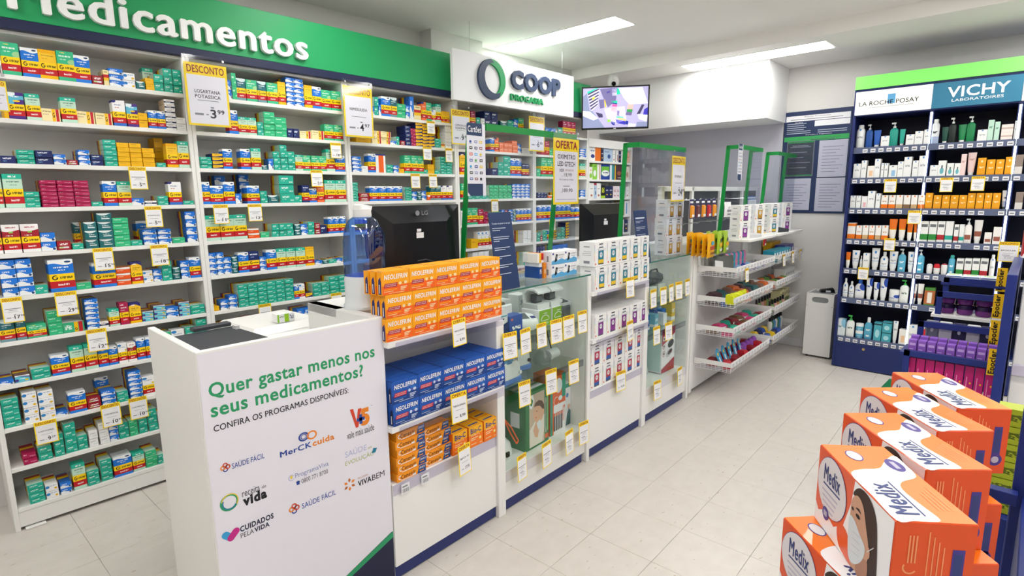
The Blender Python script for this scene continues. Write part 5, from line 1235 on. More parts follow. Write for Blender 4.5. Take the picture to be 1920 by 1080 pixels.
# second glass case
for k, (x, w, h, c) in enumerate(((2.05, .07, .1, '#1d4f9c'), (2.14, .1, .075, '#20242a'), (2.26, .1, .08, '#d9dfe0'), (2.38, .11, .09, '#c9d3d2'))):
    pbox('device_box', ['blue', 'black', 'white', 'pale grey'][k] + ' device box on the upper shelf of the far glass case', 2.0 - 1.985 + x - .0, .12, .791, w, .12, h, op_mat('cs_box%d' % k, c, [('t', .15, .85, .4, .7, '#e8ecef', 8.0)]), 'boxes in the far glass case')
t = thing('heating_pad', 'folded dark grey bag on top of the far glass case shelf', 'bag', CL(2.4, .2, .8815), THC)
MB().loft([[(.12 * q_ * math.copysign(abs(math.cos(a)) ** .6, math.cos(a)), .08 * q_ * math.copysign(abs(math.sin(a)) ** .6, math.sin(a)), zz) for a in [2 * PI * i / 20 for i in range(20)]] for zz, q_ in ((.01, .9), (.03, 1.0), (.06, .95), (.075, .7))]).build('bag_body', mat('cloth_dark', '#4a4f52', .8), t)
MB().tube([(-.08, -.03, .07), (-.04, -.04, .1), (.04, -.04, .1), (.08, -.03, .07)], .006, 8).build('handle', mat('cloth_dark', '#4a4f52', .8), t)
for k in range(9):
    c = ['#2a9a8c', '#e8b82c', '#2f6fc0', '#f0f2f4', '#7fc0d8', '#1d4f9c', '#e9eef2', '#2f6fc0', '#e6c02c'][k]
    pbox('test_kit_box', '%s small box, %s from left on the lower shelf of the far case' % (['teal', 'yellow', 'blue', 'white', 'sky blue', 'navy', 'white', 'blue', 'yellow'][k], ORD[k + 1]), 2.025 + k * .064, .08 + .04 * (k % 2), .586, .055, .08, (.13, .09, .11, .15, .1, .12, .085, .1, .14)[k], op_mat('kit%d' % k, c, [('r', -1, 2, .1, .3, '#f1f3f5'), ('t', .15, .85, .5, .7, '#eef2f6' if k != 3 else '#4a6f9c', 9.0)]), 'boxes in the far glass case')
t = thing('bathroom_scale', 'square glass bathroom scale leaning in the far glass case', 'scale', CL(2.17, .12, .2455), rot=(rad(-12), 0, THC))
MB().box(-.13, .13, 0, .02, 0.005, .27, b=.01).build('glass_plate', mat('scale_glass', '#b9c4c4', .15), t)
MB().rect(-.05, .05, .2, .235, -.0006, 0).rect(-.11, -.07, .03, .2, -.0006, 1).rect(.07, .11, .03, .2, -.0006, 1).build('display', [mat('lcd_grey', '#5b6468', .2), lgrey], t)
msg = [paper, mat('msg_red', '#a8243a', .45), mat('msg_dark', '#3c4046', .4), mat('msg_teal', '#bfe0de', .45), mat('msg_grey', '#c4c9cc', .4)]
t = thing('massager_box', 'white and dark red massager box standing in the far glass case', 'box', CL(2.36, .06, .2455), THC + rad(-2))
MB().box(0, .19, 0, .14, 0, .325, 0, b=.0015).build('carton_body', paper, t)
q = MB().flat([(.001, .324), (.189, .324), (.189, .27), (.001, .2)], -.0004, 1).flat([(.001, .001), (.189, .001), (.189, .09), (.001, .03)], -.0004, 1)
q.text('relax', .05, .15, .285, .312, -.0007, 0, .02)
q.disc(.13, .2, .045, .028, -.0007, 2, 20, rot=15).disc(.11, .135, .05, .026, -.0007, 4, 20, rot=20).disc(.12, .14, .035, .016, -.0009, 2, 18, rot=20)
for i in range(3):
    q.disc(.03, .25 - i * .055, .02, .022, -.0006, 1, 16).disc(.03, .25 - i * .055, .016, .018, -.0008, 0, 16).disc(.03, .25 - i * .055, .009, .01, -.001, 2, 12)
q.add([(-.0005, .01, .01), (-.0005, .01, .31), (-.0005, .13, .31), (-.0005, .13, .01)], [(0, 1, 2, 3)], 3)
q.build('printed_faces', msg, t)

# ================================================================ things standing on the counters
# humidifier
t = thing('humidifier', 'air humidifier with blue see-through tank and white base on the counter', 'humidifier', (1.2, 1.925, 1.08), rad(20))
def oval(rx, ry, z, p=.8, n=32):
    return [(rx * math.copysign(abs(math.cos(a)) ** p, math.cos(a)), ry * math.copysign(abs(math.sin(a)) ** p, math.sin(a)), z) for a in [2 * PI * i / n for i in range(n)]]
MB().loft([oval(.088, .078, 0), oval(.09, .08, .012), oval(.084, .074, .022), oval(.082, .072, .05), oval(.082, .072, .118), oval(.079, .07, .128)]).build('base', mat('humidifier_white', '#dfe4e9', .3), t)
MB().cyl((-.02, -.07, .05), (-.02, -.078, .05), .022, n=20).cyl((-.02, -.078, .05), (-.02, -.083, .05), .016, n=20).build('dial', mat('humidifier_dial', '#c9d2da', .3), t)
tank = clear('tank_blue', '#8fbcf2', .2, .04)
MB().loft([oval(.081, .071, .129), oval(.082, .072, .2), oval(.08, .07, .26), oval(.072, .063, .31), oval(.055, .05, .342), oval(.035, .034, .355)]).build('tank', tank, t)
MB().loft([oval(.05, .012, .2, .6), oval(.056, .016, .24, .6), oval(.052, .016, .29, .6), oval(.03, .012, .315, .6)]).build('grip', clear('tank_grip', '#6f9fe0', .2, .05), t).location = (-.01, -.064, 0)
MB().lathe([(.034, .352), (.036, .36), (.034, .385), (.03, .388)], n=20).loft([[(-.034, -.02, .382), (.03, -.022, .378), (.03, .022, .378), (-.034, .02, .382)], [(-.03, -.018, .4), (.04, -.02, .395), (.04, .02, .395), (-.03, .018, .4)], [(-.02, -.014, .405), (.02, -.016, .398), (.02, .016, .398), (-.02, .014, .405)]], sm=False).build('nozzle', mat('nozzle_white', '#e9ebea', .35), t)
MB().ring(-.01, .155, .012, .016, -.0735, 0, 200, 340, 14).build('level_mark', mat('level_green', '#a9d23c', .4), t)

def monitor(label, loc, rz, w, h, logo):
    t = thing('computer_monitor', label, 'monitor', loc, rz, 'computer monitors on the counters')
    z0 = .06
    MB().box(-w / 2, w / 2, .0, .022, z0, z0 + h, b=.003).build('display_housing', black, t)
    bk = MB().loft([[(-w / 2 + .004, 0, z0 + .004), (w / 2 - .004, 0, z0 + .004), (w / 2 - .004, 0, z0 + h - .004), (-w / 2 + .004, 0, z0 + h - .004)],
                    [(-w * .3, -.028, z0 + .05), (w * .3, -.028, z0 + .05), (w * .3, -.028, z0 + h * .76), (-w * .3, -.028, z0 + h * .76)]], sm=False)
    bk.build('back_cover', mat('monitor_back', '#15161a', .3), t)
    MB().prism([(-.03, 0), (.03, 0), (.02, z0 + .06), (-.02, z0 + .06)], -.02, .01).box(-.11, .11, -.06, .04, 0, .012, b=.004).build('stand', black, t)
    lp = MB()
    if logo:
        lp.text('LG', .006, .042, z0 + h - .045, z0 + h - .025, -.0265, 0, .01).disc(-.018, z0 + h - .035, .012, .012, -.0265, 0, 18)
    lp.rect(-.03, .012, z0 + h * .54, z0 + h * .62, -.0288, 1).rect(-.026, -.002, z0 + h * .63, z0 + h * .67, -.0288, 1)
    o = lp.build('rating_label', [mat('logo_silver', '#8c8e92', .4), paper], t)
    MB().tube([(-.03, -.03, z0 + .07), (.01, -.045, z0 + .075), (.05, -.05, z0 + .06), (.09, -.03, z0 + .03)], .003, 6).build('cable', dgrey, t)
    return t
monitor('black LG monitor seen from behind, next to the humidifier', (1.607, 2.11, 1.085), rad(0), .515, .325, True)
monitor('black monitor seen from behind, between the two clear shields', (3.17, 2.13, 1.085), rad(-4), .45, .305, False)

# clear counter shields with green edging
def shield(label, x0, x1, y, z0, z1, d0, d1, wings=2):
    t = thing('counter_shield', label, 'shield', (x0, y, z0), THC, 'clear counter shields')
    w, h = x1 - x0, z1 - z0
    MB().box(0, w, -.002, .002, 0, h).build('front_sheet', acryl, t)
    for xx in (0, w)[:wings]:
        q = MB().add([(xx - .002, .002, 0), (xx - .002, d0, 0), (xx - .002, d1, h), (xx - .002, .002, h), (xx + .002, .002, 0), (xx + .002, d0, 0), (xx + .002, d1, h), (xx + .002, .002, h)],
                     [(0, 1, 2, 3), (7, 6, 5, 4), (0, 4, 5, 1), (1, 5, 6, 2), (2, 6, 7, 3), (3, 7, 4, 0)])
        q.build('side_sheet', acryl, t)
        e = MB()
        e.loft([[(xx - .004, d0 - .026, .03), (xx + .004, d0 - .026, .03), (xx + .004, d0 + .003, .03), (xx - .004, d0 + .003, .03)], [(xx - .004, d1 - .026, h), (xx + .004, d1 - .026, h), (xx + .004, d1 + .003, h), (xx - .004, d1 + .003, h)]], sm=False)
        e.build('edge_trim', egreen, t)
        MB().box(xx - .004, xx + .004, 0, d1, h - .026, h + .003).build('edge_trim', egreen, t)
    MB().box(-.004, w + .004, -.004, .004, h - .028, h + .003).build('edge_trim', egreen, t)
    return t
shield('clear green-edged counter shield holding the OFERTA poster', 1.862, 2.575, 1.90, 1.085, 1.835, .20, .125)
shield('clear green-edged counter shield holding the 24,99 DESCONTO poster', 3.075, 3.72, 1.815, 1.085, 1.818, .14, .105, 1)
shield('clear green-edged shield on the pegboard unit, nearer one', 4.35, 4.86, 1.70, 1.165, 1.865, .14, .10)
shield('clear green-edged shield on the pegboard unit, nearer the wall', 5.21, 5.74, 1.70, 1.165, 1.855, .14, .10)

# poster cards on the shields
t = price_tag('offer_poster', 'large yellow OFERTA poster reading oximetro on the clear shield', (2.45, 1.888, 1.806), .232, .347, 'OFERTA', '', '9,99', THC, 'posters on the clear shields', big=True)
for c_ in list(t.children):
    if c_.name.startswith('print'):
        bpy.data.objects.remove(c_)
q = MB().rect(-.104, .104, -.335, -.066, -.0004, 0)
q.text('OFERTA', -.098, .098, -.054, -.012, -.0007, 1, .03)
q.text('OXIMETRO', -.08, .08, -.107, -.083, -.0007, 2, .02).text('LED GTECH', -.08, .08, -.145, -.12, -.0007, 2, .02)
q.text('10X', -.062, -.022, -.174, -.158, -.0007, 2, .02).text('SEM JUROS DE', -.012, .064, -.173, -.16, -.0007, 1, .0)
q.text('18,99', -.022, .048, -.202, -.18, -.0007, 2, .0).text('R$', -.045, -.034, -.2, -.195, -.0007, 3, 0).text('No Cartão de Crédito', -.064, .064, -.219, -.21, -.0007, 2, .0)
q.text('R$', -.052, -.042, -.285, -.279, -.0007, 3, 0).text('189,90', -.036, .056, -.285, -.262, -.0007, 2, .005).rect(-.03, .03, -.252, -.248, -.0007, 3).rect(-.09, .09, -.322, -.32, -.0007, 3)
q.build('print', PM, t)
def sleeve(t, w, h):
    MB().box(-w / 2, w / 2, -.004, -.0015, -h, .045).build('plastic_sleeve', clear('sleeve', '#fbfbfd', .05, .06), t)
    MB().cyl((-w * .42, -.007, .03), (-w * .42, -.003, .03), .006, n=10).cyl((w * .42, -.007, .03), (w * .42, -.003, .03), .006, n=10).build('suction_hook', steel, t)
sleeve(t, .236, .352)
t = price_tag('offer_poster', 'yellow framed DESCONTO poster priced 24,99 on the farther clear shield', (3.605, 1.818, 1.758), .203, .302, 'DESCONTO', 'VITAMINA C', '24,99', THC, 'posters on the clear shields', big=True)
sleeve(t, .208, .306)
# payment card board
pc = [mat('card_board', '#dfe1ec', .5), mat('card_navy', '#2a3f63', .5), paper, mat('logo_red', '#d2452c', .55), mat('logo_yellow', '#e6c63c', .55), mat('logo_blue', '#2b4a9c', .55), black, mat('logo_sky', '#3aa0d8', .55), mat('logo_maroon', '#7a2a3c', .55), mat('print_greenish', '#5aa65a', .5), mat('logo_mid', '#7f86b8', .55)]
def card_board(label, loc, w, h, rz, n):
    t = thing('payment_card_board', label, 'sign', loc, rz, 'payment card boards')
    MB().box(0, w, 0, .003, -h, 0, b=.0008).build('board', pc[0], t)
    q = MB().flat([(0, -h * .17), (w * .82, -h * .17), (w * .82, 0), (w * .06, 0), (0, -h * .03)], -.0004, 1)
    q.flat([(0, -h * .83), (w * .82, -h * .83), (w * .82, -h), (w * .14, -h), (0, -h * .95)], -.0004, 1)
    q.text('Cartões', w * .06, w * .76, -h * .125, -h * .04, -.0007, 2, .01)
    cc = [5, 10, 4, 6, 1, 8, 3, 7, 4, 5, 9, 6, 7, 5, 4, 6, 10, 6, 5, 8, 6]
    for i in range(7):
        for j in range(3):
            x, z = w * (.12 + .27 * j), -h * (.235 + i * .085)
            c_ = cc[i * 3 + j]
            if (i + j) % 4 == 0:
                q.disc(x + w * .06, z - h * .018, w * .06, h * .018, -.0006, c_, 14).rect(x, x + w * .14, z - h * .044, z - h * .04, -.0006, 6)
            else:
                q.rect(x, x + w * .16, z - h * .036, z, -.0006, c_).rect(x + w * .03, x + w * .13, z - h * .024, z - h * .012, -.0008, 2)
    q.build('printed_logos', pc, t)
    MB().box(w - .002, w + .04, .003, .006, -h * .3, -h * .25).box(w - .002, w + .04, .003, .006, -h * .8, -h * .75).build('fixing_strap', acryl, t)
card_board('white Cartões board with payment card logos on the nearest shield', (1.725, 1.886, 1.832), .118, .322, THC, 0)
card_board('narrow payment card board on the pegboard shield', (4.30, 1.69, 1.872), .09, .27, THC + rad(0), 1)
# navy notice boards
nb = [mat('notice_navy', '#1f3560', .5), mat('notice_text', '#c9d4e6', .6)]
def notice(label, loc, w, h, rz, lean, txt):
    t = thing('notice_board', label, 'sign', loc, rot=(rad(lean), 0, rz), group='navy notice boards')
    MB().box(0, w, 0, .004, 0, h, b=.0015).build('board', nb[0], t)
    q = MB()
    if txt:
        q.text(txt, w * .1, w * .9, h * .84, h * .875, -.0005, 1, .01)
    else:
        q.rect(w * .08, w * .8, h * .84, h * .865, -.0005, 1)
    z = h * .8
    for L in ([.7, .4], [.85, .8, .3], [.8, .55], [.8, .3], [.85, .6], [.7]):
        for l in L:
            q.rect(w * .08, w * (.08 + .84 * l), z - h * .008, z, -.0005, 1)
            z -= h * .026
        z -= h * .06
    q.build('printed_text', nb[1:] + nb[1:], t)
    MB().box(w * .4, w * .6, .004, .008, 0, h * .5).build('easel_back', nb[0], t)
    return t
notice('navy notice board reading É sempre um prazer te ver aqui', (1.757, 1.735, 1.085), .152, .355, THC, -9, 'É sempre um prazer te ver aqui!')
notice('navy notice board beside the stacked gold vitamin boxes', (2.99, 1.745, 1.085), .155, .33, THC, -8, None)
# oximeter boxes and upright packs on the glass
om = [paper, mat('oxi_blue', '#5aa6d8', .4), black, mat('oxi_navy', '#2b3f86', .4), pgrey]
obm = MB().box(0, .108, 0, .075, 0, .068, 0, b=.001).mesh('carton_body', om[:1])
q = MB().flat([(.001, .001), (.107, .001), (.107, .02), (.08, .03), (.055, .022), (.03, .026), (.001, .018)], -.0004, 1)
q.flat([(.024, .012), (.042, .018), (.05, .052), (.034, .055)], -.0007, 2).rect(.036, .044, .03, .046, -.0009, 4)
q.disc(.012, .056, .006, .006, -.0006, 3, 12).text('oxímetro', .056, .1, .044, .054, -.0006, 4, .01).rect(.06, .095, .034, .037, -.0006, 4)
q.add([(-.0004, .02, .015), (-.0004, .02, .045), (-.0004, .032, .045), (-.0004, .032, .015)], [(0, 1, 2, 3)], 4)
opm = q.mesh('printed_faces', om)
for r in range(2):
    for c_ in range(2):
        t = thing('oximeter_box', 'white and blue oximeter box, %s, %s' % (['left column', 'right column'][c_], ['lower row on the glass top', 'upper row on the glass top'][r]), 'box', (2.215 + c_ * .11, 1.80 + c_ * .003, 1.0845 + r * .069), THC - rad(3), 'oximeter boxes on the glass top')
        link('carton_body', obm, t)
        link('printed_faces', opm, t)
carton(None, 2.165, 2.187, 1.84, .1, 1.085, 1.165, 'navy and white upright pack left of the oximeter boxes', 'loose packs on the counters', 'upright_pack', op_mat('upr1', '#1f4f9c', [('r', -1, 2, .75, 2, '#e9eef4'), ('t', .2, .8, .3, .6, '#e9eef4', 6.0)]))
carton(None, 2.19, 2.209, 1.83, .1, 1.085, 1.165, 'orange upright pack left of the oximeter boxes', 'loose packs on the counters', 'upright_pack', op_mat('upr2', '#ef8a1c', [('t', .2, .8, .3, .6, '#f8e0b8', 6.0)]))
carton(None, 2.15, 2.2, 1.84, .1, 1.166, 1.215, 'red and yellow pack lying above the upright packs', 'loose packs on the counters', 'upright_pack', op_mat('upr3', '#f2efe6', [('r', .3, .6, -1, 2, '#f0b51c'), ('r', .6, 2, .3, 2, '#c8281c')]))
tag(MB().box(0, .2, 0, .12, 0, .006, b=.001).build('paper_pile', paper, None, (1.93, 1.98, 1.0845), (0, 0, rad(4))), 'small pile of white paper on the glass counter top', 'paper')
# gold vitamin boxes stacked three high
for r in range(3):
    for c_ in range(2):
        vit('gold', 'white box with gold bottle print, %s column, %s' % (['left', 'right'][c_], level(r, 3)), (3.53 + c_ * .117, 1.852 + .006 * (r % 2), 1.085 + r * .128), THC + rad(-4), 'white vitamin boxes, gold print', (.9, .9, .95))
# ================================================================ pegboard unit with wire baskets
THG = rad(2.5)
OG = (3.80, 1.79)
def GL(x, y, z):
    return (OG[0] + x * math.cos(THG) - y * math.sin(THG), OG[1] + x * math.sin(THG) + y * math.cos(THG), z)
wirew = mat('wire_white', '#ebebea', .35)
peg = mat('pegboard_dark', '#45464d', .5)
t = thing('pegboard_unit', 'white display unit with dark pegboards above rows of wire baskets', 'display unit', GL(0, 0, 0), THG)
MB().box(.0, 1.95, .0, .4, .03, 1.14, b=.002).build('base_cabinet', white, t)
MB().box(.0, 0.05, -.02, .0, .03, 1.14, b=.002).build('upright', white, t)
MB().box(1.02, 1.05, -.02, .0, .1, 1.14, b=.002).build('upright', white, t)
f = MB()
feet(f, (.05, .9), (.04,))
f.build('levelling_feet', grey, t)
xs = [-.155, .36, .95, 1.5, 1.95]
for i in range(4):
    a, b_ = xs[i], xs[i + 1]
    MB().box(a + .03, b_ - .0, .19, .2, 1.17, 1.53).build('pegboard', peg, t)
    MB().box(a, a + .04, .17, .205, 1.14, 1.56, b=.002).build('frame_stile', white, t)
MB().box(-.155, 1.95, .17, .205, 1.525, 1.56, b=.002).build('frame_rail', white, t)
MB().box(-.155, 1.95, .17, .205, 1.135, 1.18, b=.002).build('frame_rail', white, t)
for i in range(3):
    hk = MB()
    for z in (1.46, 1.29):
        for k in range(3):
            x = xs[i] + .1 + k * .13
            hk.tube([(x, .19, z), (x, .05, z), (x, .03, z + .012)], .0025, 6)
    hk.build('peg_hooks', steel, t)
for k, (a, b_) in enumerate(((.42, 1.05), (1.14, 1.9))):
    MB().box(a, b_, -.27, .02, 1.145, 1.163, b=.002).box(a + .1, a + .13, -.02, .0, 1.0, 1.145).build('upper_shelf', white, t)
# wire baskets
BZ = [.985, .765, .545, .285]
bws = [('top', 0), ('second', 1), ('third', 2), ('bottom', 3)]
def basket(label, x0, x1, z):
    t = thing('wire_basket', label, 'basket', GL(x0, 0, z), THG, 'white wire baskets')
    w, d, hb, hf = x1 - x0, .28, .072, .03
    wi = MB()
    for i in range(int(w / .028) + 1):
        x = min(i * .028, w)
        wi.tube([(x, -.01, -hb), (x, -d, -hb), (x, -d, -.03)], .0014, 5)
    for k in range(1, 10):
        wi.tube([(0, -k * d / 10, -.02), (0, -k * d / 10, -hb), (w, -k * d / 10, -hb), (w, -k * d / 10, -.02)], .0014, 5)
    for zz in (-.045, -.058):
        wi.tube([(0, -.01, zz), (0, -d, zz), (w, -d, zz), (w, -.01, zz)], .0014, 5)
    wi.build('wire_mesh', wirew, t)
    for xx in (0, w):
        MB().add([(xx - .0015, -.005, -.05), (xx - .0015, -.07, -.036), (xx - .0015, -d, -.032), (xx - .0015, -d, 0), (xx - .0015, -.005, 0), (xx + .0015, -.005, -.05), (xx + .0015, -.07, -.036), (xx + .0015, -d, -.032), (xx + .0015, -d, 0), (xx + .0015, -.005, 0)],
                 [(0, 1, 2, 3, 4), (9, 8, 7, 6, 5), (0, 5, 6, 1), (1, 6, 7, 2), (2, 7, 8, 3), (3, 8, 9, 4), (4, 9, 5, 0)]).build('side_plate', wirew, t)
    fr = MB().box(0, w, -d - .006, -d, -.036, .006, b=.002).build('front_rail', wirew, t)
    la = MB()
    for i in range(int(w / .07)):
        la.rect(.012 + i * .07, .062 + i * .07, -.03, -.004, -d - .0068, 0).rect(.018 + i * .07, .05 + i * .07, -.014, -.01, -d - .0072, 1).rect(.018 + i * .07, .044 + i * .07, -.024, -.02, -d - .0072, 1)
    la.build('price_strip', [mat('strip_paper', '#e3e3ea', .5), pgrey], fr)
    MB().box(.002, w - .002, -d + .004, -.01, -hb + .002, -hb + .004).build('base_sheet', plastic, t)
    return t
G1, G2 = (.115, 1.02), (1.125, 1.93)
for g, (a, b_) in enumerate((G1, G2)):
    for nm, i in bws:
        basket('white wire basket, %s of the %s column' % (nm, ['near', 'far'][g]), a, b_, BZ[i])
def gobj(mb, name, label, cat, mats, x, y, z, rz=0.0, grp=None, rot=None):
    o = mb.build(name, mats, None, GL(x, y, z), rot or (0, 0, THG + rz))
    return tag(o, label, cat, grp)
def hang_card(name, label, x, y, z, w, h, mats, grp, dep=.012, rz=0.0, cat='packet'):
    """hanging blister card: card + bubble + header"""
    t = thing(name, label, cat, GL(x, y, z), THG + rz, grp)
    MB().box(0, w, 0, .0015, -h, 0, b=.0006).build('card', mats[0], t)
    MB().loft([[(w * .14 * 1, -.0005, -h * .95), (w * .86, -.0005, -h * .95), (w * .86, -.0005, -h * .3), (w * .14, -.0005, -h * .3)], [(w * .2, -dep, -h * .9), (w * .8, -dep, -h * .9), (w * .8, -dep, -h * .36), (w * .2, -dep, -h * .36)]], sm=False).build('product', mats[1], t)
    MB().rect(w * .2, w * .8, -h * .9, -h * .78, -dep - .0006, 0).rect(w * .1, w * .9, -h * .2, -h * .1, -.0008, 0).build('print', mats[2], t)
    return t
nvm, orm, whm = mat('pack_navy', '#2a2a62', .4), mat('pack_orange', '#f0a02c', .4), mat('pack_white', '#f2f2f2', .4)
rdm, brm = mat('pack_red', '#c8303c', .4), mat('pack_brown', '#6a3a40', .4)
for k in range(5):
    hang_card('glue_packet', 'navy and %s hanging packet, %s from left on the pegboard hooks' % (['orange', 'brown', 'orange', 'red', 'orange'][k], ORD[k + 1]), -.12 + k * .076, -.02 - .01 * k, 1.468, .066, .135, (nvm, [orm, brm, orm, rdm, orm][k], whm), 'packets on the upper hooks', .014)
ylm, ltm, gnm = mat('bag_yellow', '#f2b418', .35), mat('bag_clear', '#dfe6e2', .3), mat('bag_green', '#a9c832', .35)
def pouch(name, label, x, y, z, w, h, mats, grp, rz=0.0, lean=0.0):
    t = thing(name, label, 'packet', GL(x, y, z), grp and THG + rz, grp, rot=(lean, 0, THG + rz))
    secs = []
    for i, (zz, d) in enumerate(((0, .001), (-.12, .004), (-.3, .012), (-.6, .016), (-.85, .012), (-1, .001))):
        secs.append([(0, -d * .3, zz * h), (w * .25, -d, zz * h), (w * .75, -d, zz * h), (w, -d * .3, zz * h), (w * .75, d * .6, zz * h), (w * .25, d * .6, zz * h)])
    MB().loft(secs, sm=True).build('bag_body', mats[0], t)
    q = MB().rect(w * .2, w * .8, -h * .66, -h * .5, -.0168, 0).disc(w * .5, -h * .38, w * .2, h * .09, -.0162, 1, 14).rect(w * .25, w * .75, -h * .85, -h * .76, -.0168, 2)
    q.build('print', mats[1:], t)
    return t
for k in range(5):
    pouch('gummy_bag', 'yellow hanging gummy bag, %s from the front on its hook' % ORD[5 - k], -.06 + .004 * k, .02 - k * .036, 1.235 - .003 * k, .15, .165, (ylm, mat('bag_red', '#b8402c', .4), mat('bag_blue', '#2f9ac8', .4), mat('bag_brown', '#8a4a1c', .4)), 'yellow bags on the hooks', rz=rad((6, -4, 5, -6, 3)[k]))
for k in range(6):
    pouch('lolly_bag', 'green hanging sweets bag, %s hook, %s from the front' % (['left', 'right'][k // 3], ORD[3 - k % 3]), .15 + (k // 3) * .13, -.04 - (k % 3) * .04, 1.232, .1, .165, (gnm, mat('bag_yellow', '#f2b418', .35), mat('bag_dark', '#3a4a2a', .4), whm), 'green bags on the hooks', rz=rad((5, -5, 4)[k % 3]))
pouch('spare_tag_bundle', 'bundle of white paper tags hanging on a hook', .23, -.13, 1.445, .09, .11, (paper, pgrey, lgrey, pgrey), 'white tags on the hooks', rz=rad(-10))
# vitamin boxes on the upper shelves
for k, (x, y, c_) in enumerate(((.46, -.17, 'purple'), (.80, -.17, 'gold'), (1.2, -.17, 'teal'), (1.6, -.17, 'purple'))):
    for r in range(2):
        vit(c_, 'white vitamin box on the upper shelf, %s pile from left, %s box' % (ORD[k + 1], ['lower', 'upper'][r]), GL(x, y, 1.1635 + r * .127), THG + rad(-22), 'vitamin boxes on the upper shelves', (.95, .95, .94))
for k, (x, y) in enumerate(((.66, -.2), (1.42, -.2))):
    t = thing('card_terminal', ['grey card payment terminal on the nearer upper shelf', 'dark card payment terminal on the farther upper shelf'][k], 'card terminal', GL(x, y, 1.1635), THG + rad(70), 'card terminals')
    MB().loft([[(-.035, -.07, 0), (.035, -.07, 0), (.035, .07, 0), (-.035, .07, 0)], [(-.037, -.072, .02), (.037, -.072, .02), (.037, .072, .025), (-.037, .072, .025)], [(-.03, -.06, .03), (.03, -.06, .03), (.03, .06, .045), (-.03, .06, .045)]], sm=False).build('housing', [lgrey, dgrey][k], t)
    MB().add([(-.024, .0, .0385), (.024, .0, .0385), (.024, .05, .0448), (-.024, .05, .0448)], [(0, 1, 2, 3)]).build('screen', black, t)
for k in range(3):
    hang_card('bandage_packet', '%s packet hanging between the upper shelves, %s' % (['green and white', 'lime', 'yellow and red'][k], ['left', 'middle', 'right'][k]), 1.04 + k * .06, -.1 - .02 * k, 1.39 - .11 * k, .06, .12, ((whm, gnm, ylm)[k], (gnm, whm, rdm)[k], whm), 'packets between the shelves')
for k in range(4):
    hang_card('blue_packet', 'blue hanging packet, %s from left on the far pegboard' % ORD[k + 1], 1.2 + k * .05, .02, 1.48, .05, .11, (mat('pack_blue', '#3a6ab8', .4), whm, whm), 'blue packets on the far pegboard')
# ---- contents of the baskets
def bz(i):
    return BZ[i] - .068
# top near: nail files / manicure sleeves, pink and teal brushes
for k in range(9):
    t = thing('manicure_sleeve', 'dark clear-fronted manicure packet, %s from left in the top near basket' % ORD[k + 1], 'packet', GL(.17 + k * .024, -.14, bz(0)), group='manicure packets', rot=(rad(-38), rad(8), THG + rad(-55)))
    MB().box(-.04, .04, -.001, .001, 0, .16, b=.0006).build('card', mat('sleeve_dark', '#4a4c4a', .4), t)
    MB().box(-.03, .03, -.006, -.001, .02, .12, b=.003).build('tool', lgrey, t)
pkm, tlm = mat('brush_pink', '#e08ab8', .35), mat('brush_teal', '#3aa6c0', .35)
for k in range(9):
    t = thing('hair_brush', '%s handled brush, %s from left in the top near basket' % (['pink', 'teal'][k % 2], ORD[k + 1]), 'brush', GL(.42 + k * .048, -.10, bz(0)), THG, 'upright brushes')
    MB().loft([[(r * math.cos(a), r * .8 * math.sin(a), z) for a in [2 * PI * i / 12 for i in range(12)]] for z, r in ((0, .018), (.04, .024), (.07, .019), (.1, .023), (.125, .018), (.132, .008))]).build('handle', (pkm, tlm)[k % 2], t)
    MB().disc(0, .06, .006, .006, -.021, 0, 10).build('dot', ylm, t)
for k in range(6):
    gobj(MB().box(0, .08, 0, .1, 0, .03, b=.008), 'comb_packet', 'blue clear packet, %s from left at the right of the top near basket' % ORD[k + 1], 'packet', mat('packet_blue%d' % (k % 2), ['#3a4fae', '#8fb8e0'][k % 2], .25), .62 + (k % 3) * .11, -.26 + (k // 3) * .11, bz(0), rad(10 * k), 'blue packets in baskets')
def scatter(i, g0, g1, n, name, desc, cols, sz, grp, seed, ylo=-.27, yhi=-.05, cat='packet', tall=False):
    rnd = random.Random(seed)
    for k in range(n):
        x = g0 + (g1 - g0) * ((k % ((n + 1) // 2)) + .5) / ((n + 1) // 2)
        y = ylo + (yhi - ylo) * (.22 if k < (n + 1) // 2 else .72)
        c = cols[k % len(cols)]
        w, d, h = sz
        mb = MB()
        if tall:
            mb.cyl((0, 0, 0), (0, 0, h * .62), w * .5, n=12, m=0).cyl((0, 0, h * .62), (0, 0, h), w * .3, n=10, m=1)
        else:
            mb.loft([[(-w / 2, -d / 2, 0), (w / 2, -d / 2, 0), (w / 2, d / 2, 0), (-w / 2, d / 2, 0)], [(-w * .48, -d * .48, h * .6), (w * .48, -d * .48, h * .6), (w * .48, d * .48, h * .8), (-w * .48, d * .48, h * .8)], [(-w * .3, -d * .3, h), (w * .3, -d * .3, h), (w * .3, d * .3, h * 1.05), (-w * .3, d * .3, h * 1.05)]], sm=False)
        t = thing(name, '%s, %s from left, %s' % (desc[k % len(desc)], ORD[k % ((n + 1) // 2) + 1], grp[1][0 if k < (n + 1) // 2 else 1]), cat, GL(x, y, bz(i)), group=grp[0], rot=(rad(rnd.uniform(-8, 2)) if not tall else 0, 0, THG + rad(rnd.uniform(-25, 25)) if not tall else 0))
        mb.build('body', [mat('sc_' + c, c, .35), mat('sc_cap', '#1a1c20', .35) if tall else whm], t)
        if not tall:
            MB().rect(-w * .3, w * .3, h * .15, h * .5, -d / 2 - .0008, 0).build('print', whm, t)
scatter(1, .13, 1.0, 14, 'sock_packet', ['dark teal wrapped pack', 'brown patterned pack', 'orange wrapped pack', 'dark red wrapped pack'], ['#2a5a5c', '#7a5a4a', '#c8642c', '#4a3038'], (.1, .09, .085), ('wrapped packs', ('front of second near basket', 'back of second near basket')), 3)
